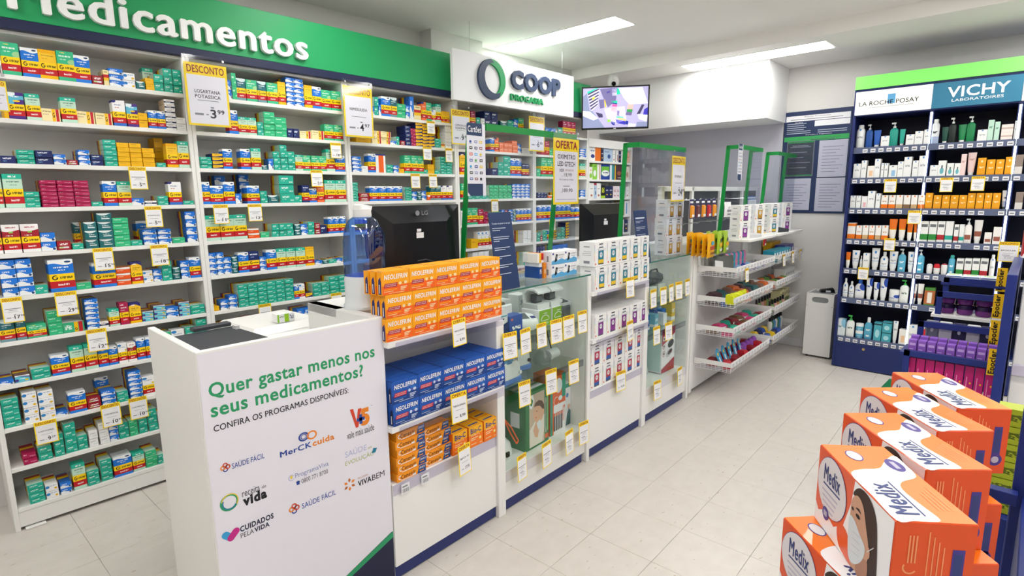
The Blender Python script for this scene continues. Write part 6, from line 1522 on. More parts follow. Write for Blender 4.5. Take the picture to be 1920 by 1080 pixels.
for k in range(6):
    gobj(MB().loft([[(-.02, -.03, 0), (.02, -.03, 0), (.02, .03, 0), (-.02, .03, 0)], [(-.026, -.026, .06), (.022, -.026, .05), (.022, .026, .06), (-.026, .026, .07)], [(-.02, -.01, .08), (.03, -.01, .062), (.03, .01, .062), (-.02, .01, .08)]], sm=False), 'sponge_packet', 'bright lime sponge packet, %s from left in the second near basket' % ORD[k + 1], 'packet', mat('sponge_lime', '#d6dc1c', .4), .135 + k * .05, -.245, bz(1) + .02, rad(20 * k), 'lime sponges')
for k in range(8):
    gobj(MB().box(-.03, .03, -.02, .02, 0, .035, b=.004), 'lens_case_packet', 'small %s packet, %s from left at the mesh of the second near basket' % (['blue', 'green'][k % 2], ORD[k + 1]), 'packet', mat(['packet_deepblue', 'packet_green'][k % 2], ['#2f5fb8', '#2f9a6a'][k % 2], .35), .15 + k * .07, -.2, bz(1) - .0, 0, 'small packets at the mesh')
scatter(2, .13, 1.0, 14, 'hair_tie_card', ['pink hair tie card', 'teal hair tie card', 'dark red hair tie card', 'brown hair clip card'], ['#d2427c', '#2fae94', '#8a2430', '#7a5a3c'], (.1, .08, .045), ('hair accessory cards', ('front of third near basket', 'back of third near basket')), 5)
scatter(3, .13, 1.0, 10, 'red_box', ['red boxed item', 'dark red boxed item'], ['#b8202c', '#8c1c28'], (.075, .07, .06), ('red boxes', ('front of bottom near basket', 'back of bottom near basket')), 8)
for k in range(9):
    t = thing('toothbrush_card', 'blue and yellow character-shaped toothbrush card, %s from left in the bottom near basket' % ORD[k + 1], 'packet', GL(.16 + k * .052, -.2 + .02 * (k % 2), bz(3) + .04), group='toothbrush cards', rot=(rad(-20), rad(-14 + 3 * k), THG))
    MB().prism([(-.022, 0), (.022, 0), (.024, .07), (.018, .1), (0, .11), (-.018, .1), (-.024, .07)], 0, .006).build('card', mat('brushcard_blue', '#3a9ac8', .35), t)
    MB().disc(0, .08, .012, .012, -.0008, 0, 14).rect(-.008, .008, .01, .055, -.0008, 1).build('print', [mat('brushcard_yellow', '#e8c02c', .4), whm], t)
for k in range(5):
    gobj(MB().loft([[(.04 * q_ * math.cos(a), .03 * q_ * math.sin(a), z) for a in [2 * PI * i / 14 for i in range(14)]] for z, q_ in ((0, .8), (.03, 1), (.07, .8), (.085, .4))]), 'bath_sponge', 'purple bath sponge, %s from left in the bottom near basket' % ORD[k + 1], 'sponge', mat('sponge_purple', '#8a4aa8', .7), .62 + k * .085, -.17, bz(3), 0, 'purple sponges')
# far column
for k in range(7):
    gobj(MB().box(0, .07, 0, .09, 0, .1, b=.001, m=0).rect(.015, .055, .03, .08, -.0006, 1), 'turquoise_box', 'turquoise box with white window, %s from left in the top far basket' % ORD[k + 1], 'box', [mat('box_turq', '#2a9ab4', .4), paper], 1.14 + k * .074, -.24, bz(0), 0, 'turquoise boxes')
for k in range(4):
    gobj(MB().box(0, .07, 0, .09, 0, .11, b=.001, m=0).rect(.015, .055, .03, .08, -.0006, 1), 'indigo_box', 'indigo box, %s from left at the right of the top far basket' % ORD[k + 1], 'box', [mat('box_indigo', '#33308c', .4), paper], 1.62 + k * .074, -.2, bz(0), 0, 'indigo boxes')
for k in range(4):
    gobj(MB().box(0, .08, 0, .06, 0, .13, b=.001), 'yellow_box', 'yellow box, %s from left at the back of the top far basket' % ORD[k + 1], 'box', mat('box_yellow', '#f0b81c', .4), 1.58 + k * .086, -.08, bz(0), 0, 'yellow boxes at the back')
scatter(1, 1.14, 1.6, 10, 'sweet_packet', ['orange sweets packet', 'green sweets packet', 'dark sweets packet'], ['#d8642c', '#5a8a3a', '#4a3a34'], (.08, .07, .06), ('sweets packets', ('front of second far basket', 'back of second far basket')), 11)
for k in range(4):
    gobj(MB().box(0, .075, 0, .1, 0, .11, b=.001), 'white_box', 'white box, %s from left at the right of the second far basket' % ORD[k + 1], 'box', op_mat('far_white', '#e4e4e2', [('t', .1, .9, .5, .7, '#a0a4a8', 9.0), ('r', -1, 2, .1, .25, '#c8a24a')]), 1.62 + k * .076, -.22, bz(1), 0, 'white boxes in baskets')
scatter(2, 1.14, 1.62, 12, 'nail_polish', ['amber small bottle', 'pale green small bottle', 'clear pink small bottle'], ['#b98a5a', '#8aa86a', '#d8a8a0'], (.032, .032, .1), ('small bottles', ('front of third far basket', 'back of third far basket')), 13, cat='bottle', tall=True)
for k in range(5):
    gobj(MB().box(0, .06, 0, .08, 0, .13 + .01 * (k % 2), b=.001), 'cream_box', 'olive and cream box, %s from left in the third far basket' % ORD[k + 1], 'box', op_mat('olive_box', '#d9d2a0', [('r', -1, 2, .1, .4, '#6a7a3a'), ('t', .1, .9, .6, .8, '#7a6a3a', 9.0)]), 1.56 + k * .066, -.2, bz(2), 0, 'olive boxes')
scatter(3, 1.14, 1.5, 8, 'cologne_box', ['blue small box', 'yellow small box', 'navy small box'], ['#3a5ab0', '#e8c42c', '#2a2f5c'], (.07, .06, .07), ('small boxes', ('front of bottom far basket', 'back of bottom far basket')), 17)
for k in range(7):
    t = thing('oil_bottle', '%s bottle with black cap, %s from left in the bottom far basket' % (['white', 'green', 'blue'][k % 3], ORD[k + 1]), 'bottle', GL(1.52 + k * .055, -.14, bz(3)), 0, 'capped bottles')
    MB().lathe([(.02, 0), (.022, .01), (.022, .09), (.012, .11)], n=14).build('bottle_body', mat(['ob_white', 'ob_green', 'ob_blue'][k % 3], ['#e6e6e0', '#3a7a5a', '#4a8ac0'][k % 3], .3), t)
    MB().cyl((0, 0, .108), (0, 0, .14), .013, n=12).build('cap', black, t)
# pair of small gold tags on the top far basket
for k in range(4):
    price_tag('basket_tag', 'small yellow topped price tag, %s along the basket rails' % ORD[k + 1], GL((.3, 1.24, 1.52, 1.78)[k], -.295, (.965, .985, .985, .985)[k]), .07, .1, 'OFERTA', '', '', THG, 'price tags on the baskets', rad(-4))

# ================================================================ back wall: notice panel, bin
t = thing('wall_notice_panel', 'navy wall panel with framed certificates and opening notices', 'notice panel', (XW - .012, 1.872, 1.31), rad(-90))
wpn = [mat('panel_navy', '#26365c', .5), paper, mat('panel_green', '#3aa85c', .5), mat('panel_grey', '#4c525c', .5), pgrey, mat('panel_text', '#b9c2d2', .6)]
MB().box(0, .575, 0, .012, 0, .945, b=.002).build('panel_board', wpn[0], t)
q = MB().rect(.02, .56, .855, .905, -.0005, 1).rect(.27, .56, .80, .85, -.0005, 1).rect(.012, .562, .672, .715, -.0005, 2)
for i in range(5):
    q.rect(.03, .2 - .02 * (i % 2), .83 - i * .018, .836 - i * .018, -.0005, 5)
for i in range(4):
    q.rect(.03 + .27 * (i % 2), .24 + .3 * (i % 2), .76 - .018 * (i // 2), .766 - .018 * (i // 2), -.0005, 5)
q.text('Relação Farmacêutica', .18, .4, .885, .897, -.0008, 3, 0).rect(.06, .5, .868, .874, -.0008, 4).text('Horário', .1, .17, .838, .848, -.0005, 1, 0).text('Dúvidas e Sugestões', .2, .42, .722, .732, -.0005, 1, 0).text('Procon e Vigilância Sanitária: Dúvida e solução', .14, .5, .69, .70, -.0008, 3, 0).rect(.25, .45, .678, .684, -.0008, 3)
q.build('printed_notice', wpn, t)
for k, (x0, x1, z0, z1) in enumerate(((.045, .285, .345, .675), (.325, .56, .335, .665), (.035, .275, .03, .325), (.322, .56, .02, .325))):
    fr = MB().box(x0, x1, -.006, 0, z0, z1, b=.001).build('document_frame', mat('doc_frame', '#dfe2e6', .3) if k else mat('doc_frame_dark', '#7f858c', .3), t)
    d = MB().rect(x0 + .008, x1 - .008, z0 + .008, z1 - .008, -.0064, 3 if k == 0 else 1)
    for i in range(9 if k else 5):
        zz = z1 - .06 - i * (z1 - z0) * .085 * (1 if k else 1.7)
        d.rect(x0 + .03, x1 - .03 - .03 * (i % 3), zz, zz + .004, -.0068, 4 if k else 5)
    if k == 0:
        d.rect(x0 + .006, x1 - .006, z1 - .02, z1 - .006, -.0066, 2).rect(x0 + .006, x1 - .006, z0 + .006, z0 + .016, -.0066, 2).text('Dados Farmacêuticos', x0 + .05, x1 - .05, z1 - .05, z1 - .04, -.0068, 1, 0)
    d.build('document', wpn, fr)
    MB().box(x0 + .004, x1 - .004, -.009, -.0075, z0 + .004, z1 - .004).build('cover_pane', plastic, fr)
t = thing('waste_bin', 'tall white waste box with oval hand hole beside the navy cabinet', 'waste bin', (5.53, 1.475, 0), rad(-90))
bn = MB()
W_, H_, D_ = .225, .6, .27
bx0, bx1, bz0, bz1 = .045, .18, .515, .565
n = 28
hole = []
for i in range(n):
    a = 2 * PI * i / n
    hole.append(((bx0 + bx1) / 2 + .068 * math.copysign(abs(math.cos(a)) ** .5, math.cos(a)), .54 + .026 * math.copysign(abs(math.sin(a)) ** .7, math.sin(a))))
outer = []
for i in range(n):
    a = 2 * PI * i / n
    c_, s_ = math.cos(a), math.sin(a)
    k = 1 / max(abs(c_), abs(s_))
    outer.append((W_ / 2 + c_ * k * W_ / 2, .54 + (s_ * k * .06 if s_ > 0 else s_ * k * .06)))
for i in range(n):
    j = (i + 1) % n
    bn.prism([outer[i], outer[j], hole[j], hole[i]], 0, .012)
bn.box(0, W_, 0, .012, .02, .48)
bn.build('front_board', white, t)
MB().box(0, .012, .012, D_, .02, H_).build('side_board', white, t)
MB().box(W_ - .012, W_, .012, D_, .02, H_).build('side_board', white, t)
MB().box(.012, W_ - .012, D_ - .012, D_, .02, H_).build('back_board', white, t)
MB().box(.012, W_ - .012, .012, D_ - .012, .02, .035).build('bottom_board', white, t)
MB().cyl((.03, .03, 0), (.03, .03, .02), .012, n=10).cyl((W_ - .03, .03, 0), (W_ - .03, .03, .02), .012, n=10).cyl((.03, D_ - .03, 0), (.03, D_ - .03, .02), .012, n=10).cyl((W_ - .03, D_ - .03, 0), (W_ - .03, D_ - .03, .02), .012, n=10).build('feet', dgrey, t)
MB().box(.014, W_ - .014, .014, D_ - .014, .035, .585, b=.01).build('bin_liner', mat('liner_grey', '#8f9496', .4), t)
t = thing('handheld_scanner', 'small black and white device lying on top of the waste box', 'device', (5.62, 1.33, .602), rot=(0, 0, rad(-60)))
MB().loft([[(-.06, -.02, 0), (.06, -.02, 0), (.06, .02, 0), (-.06, .02, 0)], [(-.062, -.022, .02), (.05, -.022, .03), (.05, .022, .03), (-.062, .022, .02)], [(-.05, -.015, .03), (.04, -.015, .045), (.04, .015, .045), (-.05, .015, .03)]], sm=False).build('housing', black, t)
MB().box(-.02, .02, -.0235, -.0225, .006, .022).build('label', paper, t)

# ================================================================ dermocosmetics cabinet
XC = 5.36
t = thing('cosmetics_cabinet', 'tall navy lit cabinet of skin care products with brand header', 'cabinet', (XC, 1.19, 0), rad(-90))
CW = 1.56        # runs past the right edge of the picture
cdark = mat('cabinet_back', '#0e1230', .5)
cnavy = mat('cabinet_navy', '#1f2c66', .4)
MB().box(0, .02, 0, .46, .008, 2.415, b=.001).build('side_panel', cnavy, t)
MB().box(CW - .02, CW, 0, .46, .008, 2.415, b=.001).build('side_panel', cnavy, t)
MB().box(.02, CW - .02, .43, .45, .01, 2.4).build('back_panel', cdark, t)
MB().box(.02, CW - .02, .004, .43, .008, .225, b=.001).build('plinth_drawer', cnavy, t)
MB().cyl((.23, .004, .19), (.23, -.004, .19), .011, n=14).build('lock', mat('brass', '#c9b27a', .3, metal=1.0), t)
MB().box(.02, CW - .02, .0, .44, 2.11, 2.40).build('header_box', cnavy, t)
MB().box(.002, CW, -.012, .0, 2.318, 2.416, b=.001).build('lime_fascia', mat('lime_fascia', '#7fe06a', .4, emit=.35), t)
hs = MB().box(.012, .515, -.012, .0, 2.118, 2.298, b=.001)
hb = hs.build('brand_panel', mat('brand_white', '#f2f0ea', .4, emit=.35), t)
q = MB().text('LA ROCHE POSAY', .04, .435, 2.185, 2.218, -.0132, 0, .006).rect(.231, .283, 2.187, 2.26, -.0124, 1).rect(.1, .41, 2.166, 2.172, -.0126, 2)
q.build('brand_lettering', [pdark, mat('roche_blue', '#6ab4e8', .4), lgrey], hb)
hb = MB().box(.517, 1.02, -.012, .0, 2.118, 2.298, b=.001).build('brand_panel', mat('brand_teal', '#2f7290', .4, emit=.3), t)
MB().text('VICHY', .605, .955, 2.186, 2.262, -.0126, 0, .02).text('LABORATOIRES', .635, .925, 2.155, 2.174, -.0126, 0, 0).build('brand_lettering', mat('brand_letter', '#f4f4f4', .4, emit=.3), hb)
MB().box(1.022, CW, -.012, .0, 2.118, 2.298, b=.001).build('brand_panel', mat('brand_white', '#f2f0ea', .4, emit=.35), t)
ZC = [1.815, 1.571, 1.325, 1.07, .82, .569, .227]
led = mat('led_strip', '#f4fff8', .4, emit=2.2)
for k, yy in enumerate((.518, 1.022)):
    MB().box(yy - .014, yy + .014, .04, .43, .225, 2.11).build('divider', cnavy, t)
    MB().box(yy - .007, yy + .007, .03, .04, .24, 2.10).build('light_strip', led, t)
lbm = MB().box(-.017, .017, -.001, 0, -.014, .014).mesh('shelf_label', [paper])
lbp = MB().rect(-.012, .012, -.006, .004, -.0014, 0).mesh('label_print', [pgrey])
rail = mat('label_rail', '#5c6684', .3)
for r, z in enumerate(ZC):
    zt = z + .045
    for a, b_ in ((.022, .517), (.519, 1.021), (1.023, CW - .022)):
        sh = MB().box(a, b_, .025, .43, zt - .014, zt - .0005).build('shelf', clear('shelf_glass', '#c2ccd6', .05) if r < 6 else cnavy, t)
        MB().box(a, b_, .02, .025, z, zt + .004).build('label_rail', rail, sh)
        n = int((b_ - a) / .052)
        for i in range(n):
            if (i * 7 + r * 3) % 11 == 0:
                continue
            link('shelf_label', lbm, sh, (a + (i + .5) * (b_ - a) / n, .019, z + .02))
            link('label_print', lbp, sh, (a + (i + .5) * (b_ - a) / n, .019, z + .02))

CC = {'white': ('#eef0f1', [('r', .4, .6, .88, .97, '#3a86d0'), ('t', .2, .8, .5, .6, '#a9b0b8', 9.0)]), 'navyblue': ('#1f4f9c', []), 'blue': ('#2a5fb8', []), 'seagreen': ('#1f9a8a', []), 'teal': ('#2aa896', []),
      'silver': ('#dfe3e8', [('t', .2, .8, .5, .6, '#3a4048', 6.0), ('r', -1, 2, -1, .35, '#a9b8d8')]), 'darkgreen': ('#12483c', []), 'black': ('#15201e', []), 'green': ('#12804a', []), 'palegreen': ('#bfe0d0', [('t', .2, .8, .6, .7, '#6a9a88', 9.0)]),
      'cream': ('#eadfda', [('r', -1, 2, .4, .6, '#c9b0a8')]), 'grey': ('#c9ced2', [('t', .2, .8, .5, .6, '#8a9098', 9.0)]), 'peach': ('#f0ece8', [('r', .3, .8, .15, .6, '#f0c8a0')]), 'bluepic': ('#eef0f1', [('r', .35, .8, .1, .6, '#9ac4e8'), ('r', .35, .6, .85, .95, '#888888')]),
      'tealpic': ('#eef1f1', [('e', .5, .35, .25, .2, '#6ab4c0'), ('r', .4, .6, .5, .7, '#5a6a70')]), 'pink': ('#efd6d4', [('t', .2, .8, .6, .7, '#c9a09a', 9.0)]), 'amber': ('#eaa21c', [('e', .5, .8, .14, .07, '#f8dca0'), ('t', .2, .8, .4, .5, '#f8e0b0', 9.0), ('r', -1, 2, .0, .08, '#d88a10')]),
      'taupe': ('#8f8078', [('r', -1, 2, -1, .4, '#d8d4d0')]), 'pinkpic': ('#eef0f1', [('r', .3, .8, .1, .5, '#e8b8c0')]), 'orangebase': ('#f2f0ee', [('r', -1, 2, -1, .32, '#f07a1c'), ('r', .45, .65, .86, .98, '#f07a1c'), ('t', .2, .8, .5, .58, '#c8a080', 9.0)]),
      'tanbase': ('#f2f0ee', [('r', -1, 2, -1, .32, '#cfae80'), ('r', .45, .65, .86, .98, '#f07a1c')]), 'brownbase': ('#f2f0ee', [('r', -1, 2, -1, .32, '#8a6a50'), ('r', .45, .65, .86, .98, '#f07a1c')]), 'orangetall': ('#f2f0ee', [('r', -1, 2, -1, .3, '#f07a1c'), ('r', -1, 2, .8, .96, '#f07a1c')]),
      'orange': ('#f0761c', [('r', -1, 2, -1, .42, '#f4f2ee'), ('r', -1, 2, .42, .46, '#f0c01c')]), 'greenlabel': ('#eceeee', [('r', -1, 2, .1, .38, '#2f8a3c'), ('r', .1, .9, .72, .86, '#6a7074')]), 'redlabel': ('#eceeee', [('r', -1, 2, .12, .36, '#b02a34'), ('r', .1, .9, .72, .86, '#6a7074')]),
      'teallabel': ('#eceeee', [('r', -1, 2, .14, .34, '#2aa89a')]), 'brownlabel': ('#eeecea', [('r', .1, .9, .2, .45, '#9a5a4a')]), 'bluecap': ('#eef1f3', [('r', .38, .62, .72, .86, '#3a86d0'), ('t', .2, .8, .4, .5, '#9aa4ae', 9.0), ('r', -1, 2, .3, .33, '#6aa0d0')]), 'aqua': ('#5ab0d0', [('t', .2, .8, .5, .6, '#e6f2f6', 6.0), ('r', .3, .7, .15, .25, '#eef6f8')]),
      'red': ('#c8202c', []), 'whitered': ('#efefef', [('r', -1, 2, .75, 1, '#c03048')]), 'navycorner': ('#eef1f3', [('e', .9, .8, .4, .25, '#2a4fb0'), ('t', .1, .6, .5, .6, '#4a6ab8', 6.0)]), 'whitegreen': ('#eef1ee', [('t', .2, .8, .5, .6, '#7a8a80', 8.0)]), 'brownbox': ('#b4683c', [('r', -1, 2, .85, 2, '#4a8a3c'), ('r', .3, .75, .15, .75, '#eee6dc'), ('r', -1, 2, -1, .08, '#4a8a3c')]),
      'paleblue': ('#e4eef2', [('e', 1.0, .8, .5, .3, '#8ac4e0'), ('t', .1, .6, .5, .6, '#7a92a0', 8.0)]), 'aquabox': ('#4aa8b8', [('r', -1, 2, .86, .94, '#16323c'), ('e', .5, .4, .3, .22, '#a8dce4')])}
capc = {'pump': {'seagreen': '#e8eeee', 'green': '#e8eeee', 'black': '#e8eeee', 'navyblue': '#c8ccd0', 'whitegreen': '#4ac05a'}, 'x': {}}
CNAME = {'box': 'cosmetic_box', 'box2': 'cosmetic_box', 'can': 'spray_can', 'pump': 'pump_bottle', 'tube': 'cosmetic_tube', 'bottle': 'lotion_bottle', 'lotion': 'lotion_bottle', 'jar': 'cream_jar', 'jar2': 'cream_jar', 'rollon': 'roll_on'}
CDESC = {'box': 'box', 'box2': 'box', 'can': 'spray can', 'pump': 'pump bottle', 'tube': 'tube standing on its cap', 'bottle': 'bottle', 'lotion': 'rounded bottle', 'jar': 'jar', 'jar2': 'jar', 'rollon': 'roll-on'}
CCOL = {'navyblue': 'dark blue', 'seagreen': 'sea green', 'darkgreen': 'dark green', 'palegreen': 'pale green', 'bluepic': 'white blue-print', 'tealpic': 'white teal-print', 'pinkpic': 'white pink-print', 'orangebase': 'white and orange', 'tanbase': 'white and tan', 'brownbase': 'white and brown',
        'orangetall': 'tall white and orange', 'orange': 'orange and white', 'greenlabel': 'white green-labelled', 'redlabel': 'white red-labelled', 'teallabel': 'white teal-labelled', 'brownlabel': 'white brown-labelled', 'bluecap': 'white blue-marked', 'whitered': 'white and red', 'navycorner': 'white navy-cornered', 'whitegreen': 'white', 'brownbox': 'brown and green', 'paleblue': 'pale blue', 'aquabox': 'aqua', 'taupe': 'taupe'}
def cmat(k):
    return op_mat('cos_' + k, CC[k][0], CC[k][1], .35)
nC = {}
for rec in CAB.split(';'):
    p = rec.split(',')
    r = int(p[0])
    y0, y1, h, kind, c = float(p[1]), float(p[2]), float(p[3]), p[4], p[5]
    z = ZC[r] + .0455
    h = min(h, .185)
    w = (y0 - y1) * .95
    nC[r] = nC.get(r, 0) + 1
    cx, cy = XC + .03, (y0 + y1) / 2
    base = '%s %s, %s from left on %s cabinet shelf down' % (CCOL.get(c, c), CDESC[kind], ORD[nC[r]], ORD[r + 1])
    grp = 'skin care products in the navy cabinet'
    m = cmat(c)
    capm = mat('cap_white', '#eceeee', .35)
    if kind in ('box', 'box2'):
        n = 2 if kind == 'box2' else 1
        for i in range(n):
            lab = base if n == 1 else base.replace(' box,', ' box, ' + ['lower', 'upper'][i] + ',')
            o = link('cosmetic_box', CARTON, None, (cx + .03, cy, z + h / n * (i + .5)), (0, 0, rad(-90)), (w, .06, h / n - .001))
            o.material_slots[0].link = 'OBJECT'
            o.material_slots[0].material = m
            tag(o, lab, 'cosmetics', grp)
        continue
    n = 2 if kind == 'jar2' else 1
    for i in range(n):
        lab = base if n == 1 else base.replace(' jar,', ' jar, ' + ['lower', 'upper'][i] + ',')
        t = thing(CNAME[kind], lab, 'cosmetics', (cx + w / 2 + .002, cy, z + i * h / n), rad(-90), grp)
        R = w / 2
        hh = h / n
        if kind == 'can':
            MB().lathe([(R * .95, 0), (R, .004), (R, hh * .74), (R * .8, hh * .82), (R * .55, hh * .85)], n=18).build('can_body', m, t)
            MB().lathe([(R * .62, hh * .85), (R * .62, hh * .97), (R * .5, hh)], n=16).build('cap', mat('cap_teal', '#3aa8a0', .35) if c == 'aqua' else capm, t)
        elif kind == 'pump':
            MB().loft([oval(R * .98, R * .62, 0, .6, 20), oval(R, R * .65, .005, .6, 20), oval(R, R * .65, hh * .66, .6, 20), oval(R * .7, R * .5, hh * .74, .7, 20), oval(R * .32, R * .32, hh * .77, 1, 20)]).build('bottle_body', m, t)
            pm = mat('cap_' + capc['pump'].get(c, '#dfe6ea'), capc['pump'].get(c, '#dfe6ea'), .35)
            MB().cyl((0, 0, hh * .77), (0, 0, hh * .84), R * .36, n=12).cyl((0, 0, hh * .84), (0, 0, hh * .94), R * .12, n=10).box(-R * .75, R * .3, -R * .16, R * .16, hh * .93, hh, b=.002).build('pump_head', pm, t)
        elif kind == 'tube':
            MB().loft([oval(R * .72, R * .5, hh * .14, 1, 20), oval(R * .8, R * .5, hh * .3, 1, 20), oval(R * .95, R * .3, hh * .75, .9, 20), oval(R, R * .06, hh, .8, 20)]).build('tube_body', m, t)
            MB().lathe([(R * .6, 0), (R * .62, hh * .14)], n=16, sx=1.0, sy=.8).build('cap', mat('cap_darkg', '#4a5a58', .35) if c in ('silver',) else capm, t)
        elif kind in ('bottle', 'lotion'):
            k = .85 if kind == 'bottle' else .98
            MB().loft([oval(R * .95, R * .55, 0, .6, 20), oval(R, R * .6, .006, .6, 20), oval(R, R * .6, hh * .62, .6, 20), oval(R * .7, R * .5, hh * .74, .8, 20), oval(R * .4, R * .4, hh * .78, 1, 20)]).build('bottle_body', m, t)
            MB().lathe([(R * .42, hh * .78), (R * .42, hh * .97), (R * .36, hh)], n=14).build('cap', mat('cap_bluecap', '#2a5fc0', .35) if c == 'navycorner' else capm, t)
        elif kind in ('jar', 'jar2'):
            MB().lathe([(R * .9, 0), (R, .006), (R, hh * .58)], n=20, sy=.75).build('jar_body', m, t)
            MB().lathe([(R * 1.02, hh * .58), (R * 1.02, hh * .95), (R * .9, hh)], n=20, sy=.75).build('lid', capm, t)
        elif kind == 'rollon':
            MB().lathe([(R * .8, 0), (R * .95, hh * .2), (R, hh * .6)], n=18, sy=.8).build('bottle_body', mat('rollon_white', '#efefef', .35), t)
            MB().lathe([(R, hh * .6), (R, hh * .82), (R * .8, hh * .96), (R * .4, hh)], n=18, sy=.8).build('cap', m, t)
for k, (y, z, w, h) in enumerate(XTAGS):
    price_tag('offer_tag', 'small yellow OFERTA tag on the navy cabinet shelf edge, %s from the top left' % ORD[k + 1], (5.335, y, z), w, h, 'OFERTA', '', '', rad(-90), 'offer tags on the navy cabinet')

# ================================================================ stepped rack with yellow tape
rn = mat('rack_navy', '#1f2f78', .35)
t = thing('stepped_rack', 'navy stepped display rack with yellow tape in front of the cabinet', 'rack', (2.75, .365, 0), rad(-90))
RW = .315
steps = [(0.0, .862, .016, .307), (.17, .958, .034, .283), (.33, 1.071, .072, .255), (.47, 1.117, .078, .251)]
for k, (d, zt, ua, ub) in enumerate(steps):
    rl = MB()
    rl.box(ua, ub + .03, d, d + .012, zt - .026, zt, b=.001)
    rl.box(ua, ua + .022, d, d + .012, 0.0 if k == 0 else zt - .14, zt, b=.001)
    rl.build('tier_frame', rn, t)
MB().box(.0, RW, .012, .17, .838, .848).build('tier_shelf', rn, t)
MB().box(.0, RW, .012, .17, .56, .57).build('tier_shelf', rn, t)
MB().box(.03, RW, .182, .32, .84, .85).build('tier_shelf', rn, t)
MB().box(.06, RW, .32, .46, .955, .967).build('tier_shelf', white, t)
MB().box(.07, RW, .46, .6, 1.085, 1.095).build('tier_shelf', rn, t)
MB().box(RW - .006, RW + .022, -.20, .62, 0, 1.225, b=.002).build('side_panel', rn, t)
MB().box(-.012, .0, .0, .6, 0, .3).build('side_panel', rn, t)
tm = [mat('tape_yellow', '#f5c518', .4), black]
for k, (d, z, uu) in enumerate(((.47, 1.125, .278), (.33, 1.03, .282), (.17, .945, .288), (.0, .865, .3))):
    b_ = MB().box(uu - .017, uu + .017, d - .006, d - .005, z - .052, z + .052)
    tp = b_.build('tape_strip', tm[0], t)
    q = MB().text('Epocler', -.046, .046, -.011, .013, 0, 0, .03)
    q.v = [(uu - v[2], d - .0068, z + v[0]) for v in q.v]
    q.build('tape_lettering', tm[1], tp)
RK = lambda u, d, z: (2.75 + d, .365 - u, z)
pinkc = mat('pink_carton', '#c21a72', .35)
for r in range(2):
    for k in range(9):
        t = thing('pink_box', 'magenta boxed tube, %s from left, %s row of the stepped rack' % (ORD[k + 1], ['lower', 'upper'][r]), 'box', RK(.03 + k * .0315, .02 + .012 * (1 - r), .5705 + r * .13), rad(-90), 'magenta boxes on the stepped rack')
        MB().box(0, .028, 0, .045, 0, .128, b=.001).build('carton_body', pinkc, t)
        MB().rect(.006, .009, .02, .085, -.0006, 0).disc(.019, .06, .003, .004, -.0006, 1, 10).rect(.012, .022, .018, .026, -.0006, 0).build('print', [mat('pink_pale', '#e88abc', .4), ylm], t)
for r in range(2):
    for k in range(9):
        t = thing('purple_box', 'small lilac carton, %s from left, %s row on the stepped rack' % (ORD[k + 1], ['front', 'rear'][r]), 'box', RK(.026 + k * .0315, .03 + r * .05, .8485 + r * .008), rad(-90), 'lilac cartons on the stepped rack')
        MB().box(0, .028, 0, .034, 0, .052, b=.001).build('carton_body', mat('lilac_carton', '#8a5ac0', .35), t)
        MB().rect(.004, .024, .03, .04, -.0006, 0).rect(.004, .018, .012, .016, -.0006, 0).build('print', mat('lilac_pale', '#c8a8e8', .4), t)
for k in range(5):
    t = thing('hanging_sachet', '%s sachet with teardrop mark, %s from left behind the lilac cartons' % (['grey', 'white', 'navy', 'white', 'navy'][k], ORD[k + 1]), 'packet', RK(.06 + k * .046, .2, .9), rad(-90), 'sachets on the stepped rack')
    c_ = ['#8a8c9a', '#e8e8ec', '#3c3c5c', '#e8e8ec', '#3c3c5c'][k]
    MB().box(0, .044, 0, .012, -.05, .06, b=.003).build('sachet', mat('sachet_' + c_, c_, .4), t)
    MB().disc(.022, .02, .006, .009, -.0008, 0, 12).disc(.022, -.02, .015, .01, -.0008, 1, 14).build('print', [whm, mat('sachet_gold', '#c8a23c', .4)], t)
for r in range(2):
    for k in range(3):
        t = thing('cream_jar', 'dark purple cream jar, %s from left, %s level on the rack' % (ORD[k + 1], ['lower', 'upper'][r]), 'jar', RK(.108 + k * .064, .39, .9675 + r * .045), 0, 'purple jars on the rack')
        MB().lathe([(.023, 0), (.028, .005), (.03, .025)], n=22).build('jar_body', mat('jar_purple', '#6a2a78', .15), t)
        MB().lathe([(.031, .025), (.031, .041), (.029, .044)], n=22).build('lid', mat('jar_lid', '#2a1a40', .15), t)
for k in range(3):
    for r in range(3):
        t = thing('wipes_packet', 'flat white and blue packet, %s pile from left, %s' % (ORD[k + 1], level(r, 3)), 'packet', RK(.085 + k * .062, .49, 1.0955 + r * .011), rad(-90 + 4 * r - 4), 'flat packets on the rack')
        t.scale = (.7, .9, 1)
        MB().loft([[(0, 0, 0), (.08, 0, 0), (.08, .07, 0), (0, .07, 0)], [(-.003, -.003, .005), (.083, -.003, .005), (.083, .073, .005), (-.003, .073, .005)], [(.004, .004, .0105), (.076, .004, .0105), (.076, .066, .0105), (.004, .066, .0105)]], sm=False).build('packet_body', mat('packet_white', '#e6ecf2', .35), t)
        MB().rect(.0, .078, .0035, .0065, -.0036, 0).add([(.012, .012, .0108), (.066, .012, .0108), (.066, .05, .0108), (.012, .05, .0108)], [(0, 1, 2, 3)], 1).build('print', [mat('packet_blueprint', '#3a6ac0', .4), mat('packet_greenprint', '#a8cc8a', .4)], t)
price_tag('offer_tag', 'DESCONTO Epocler price tag above the stepped rack', (3.25, .078, 1.289), .068, .088, 'DESCONTO', 'EPOCLER', '', rad(-90), 'rack price tags')
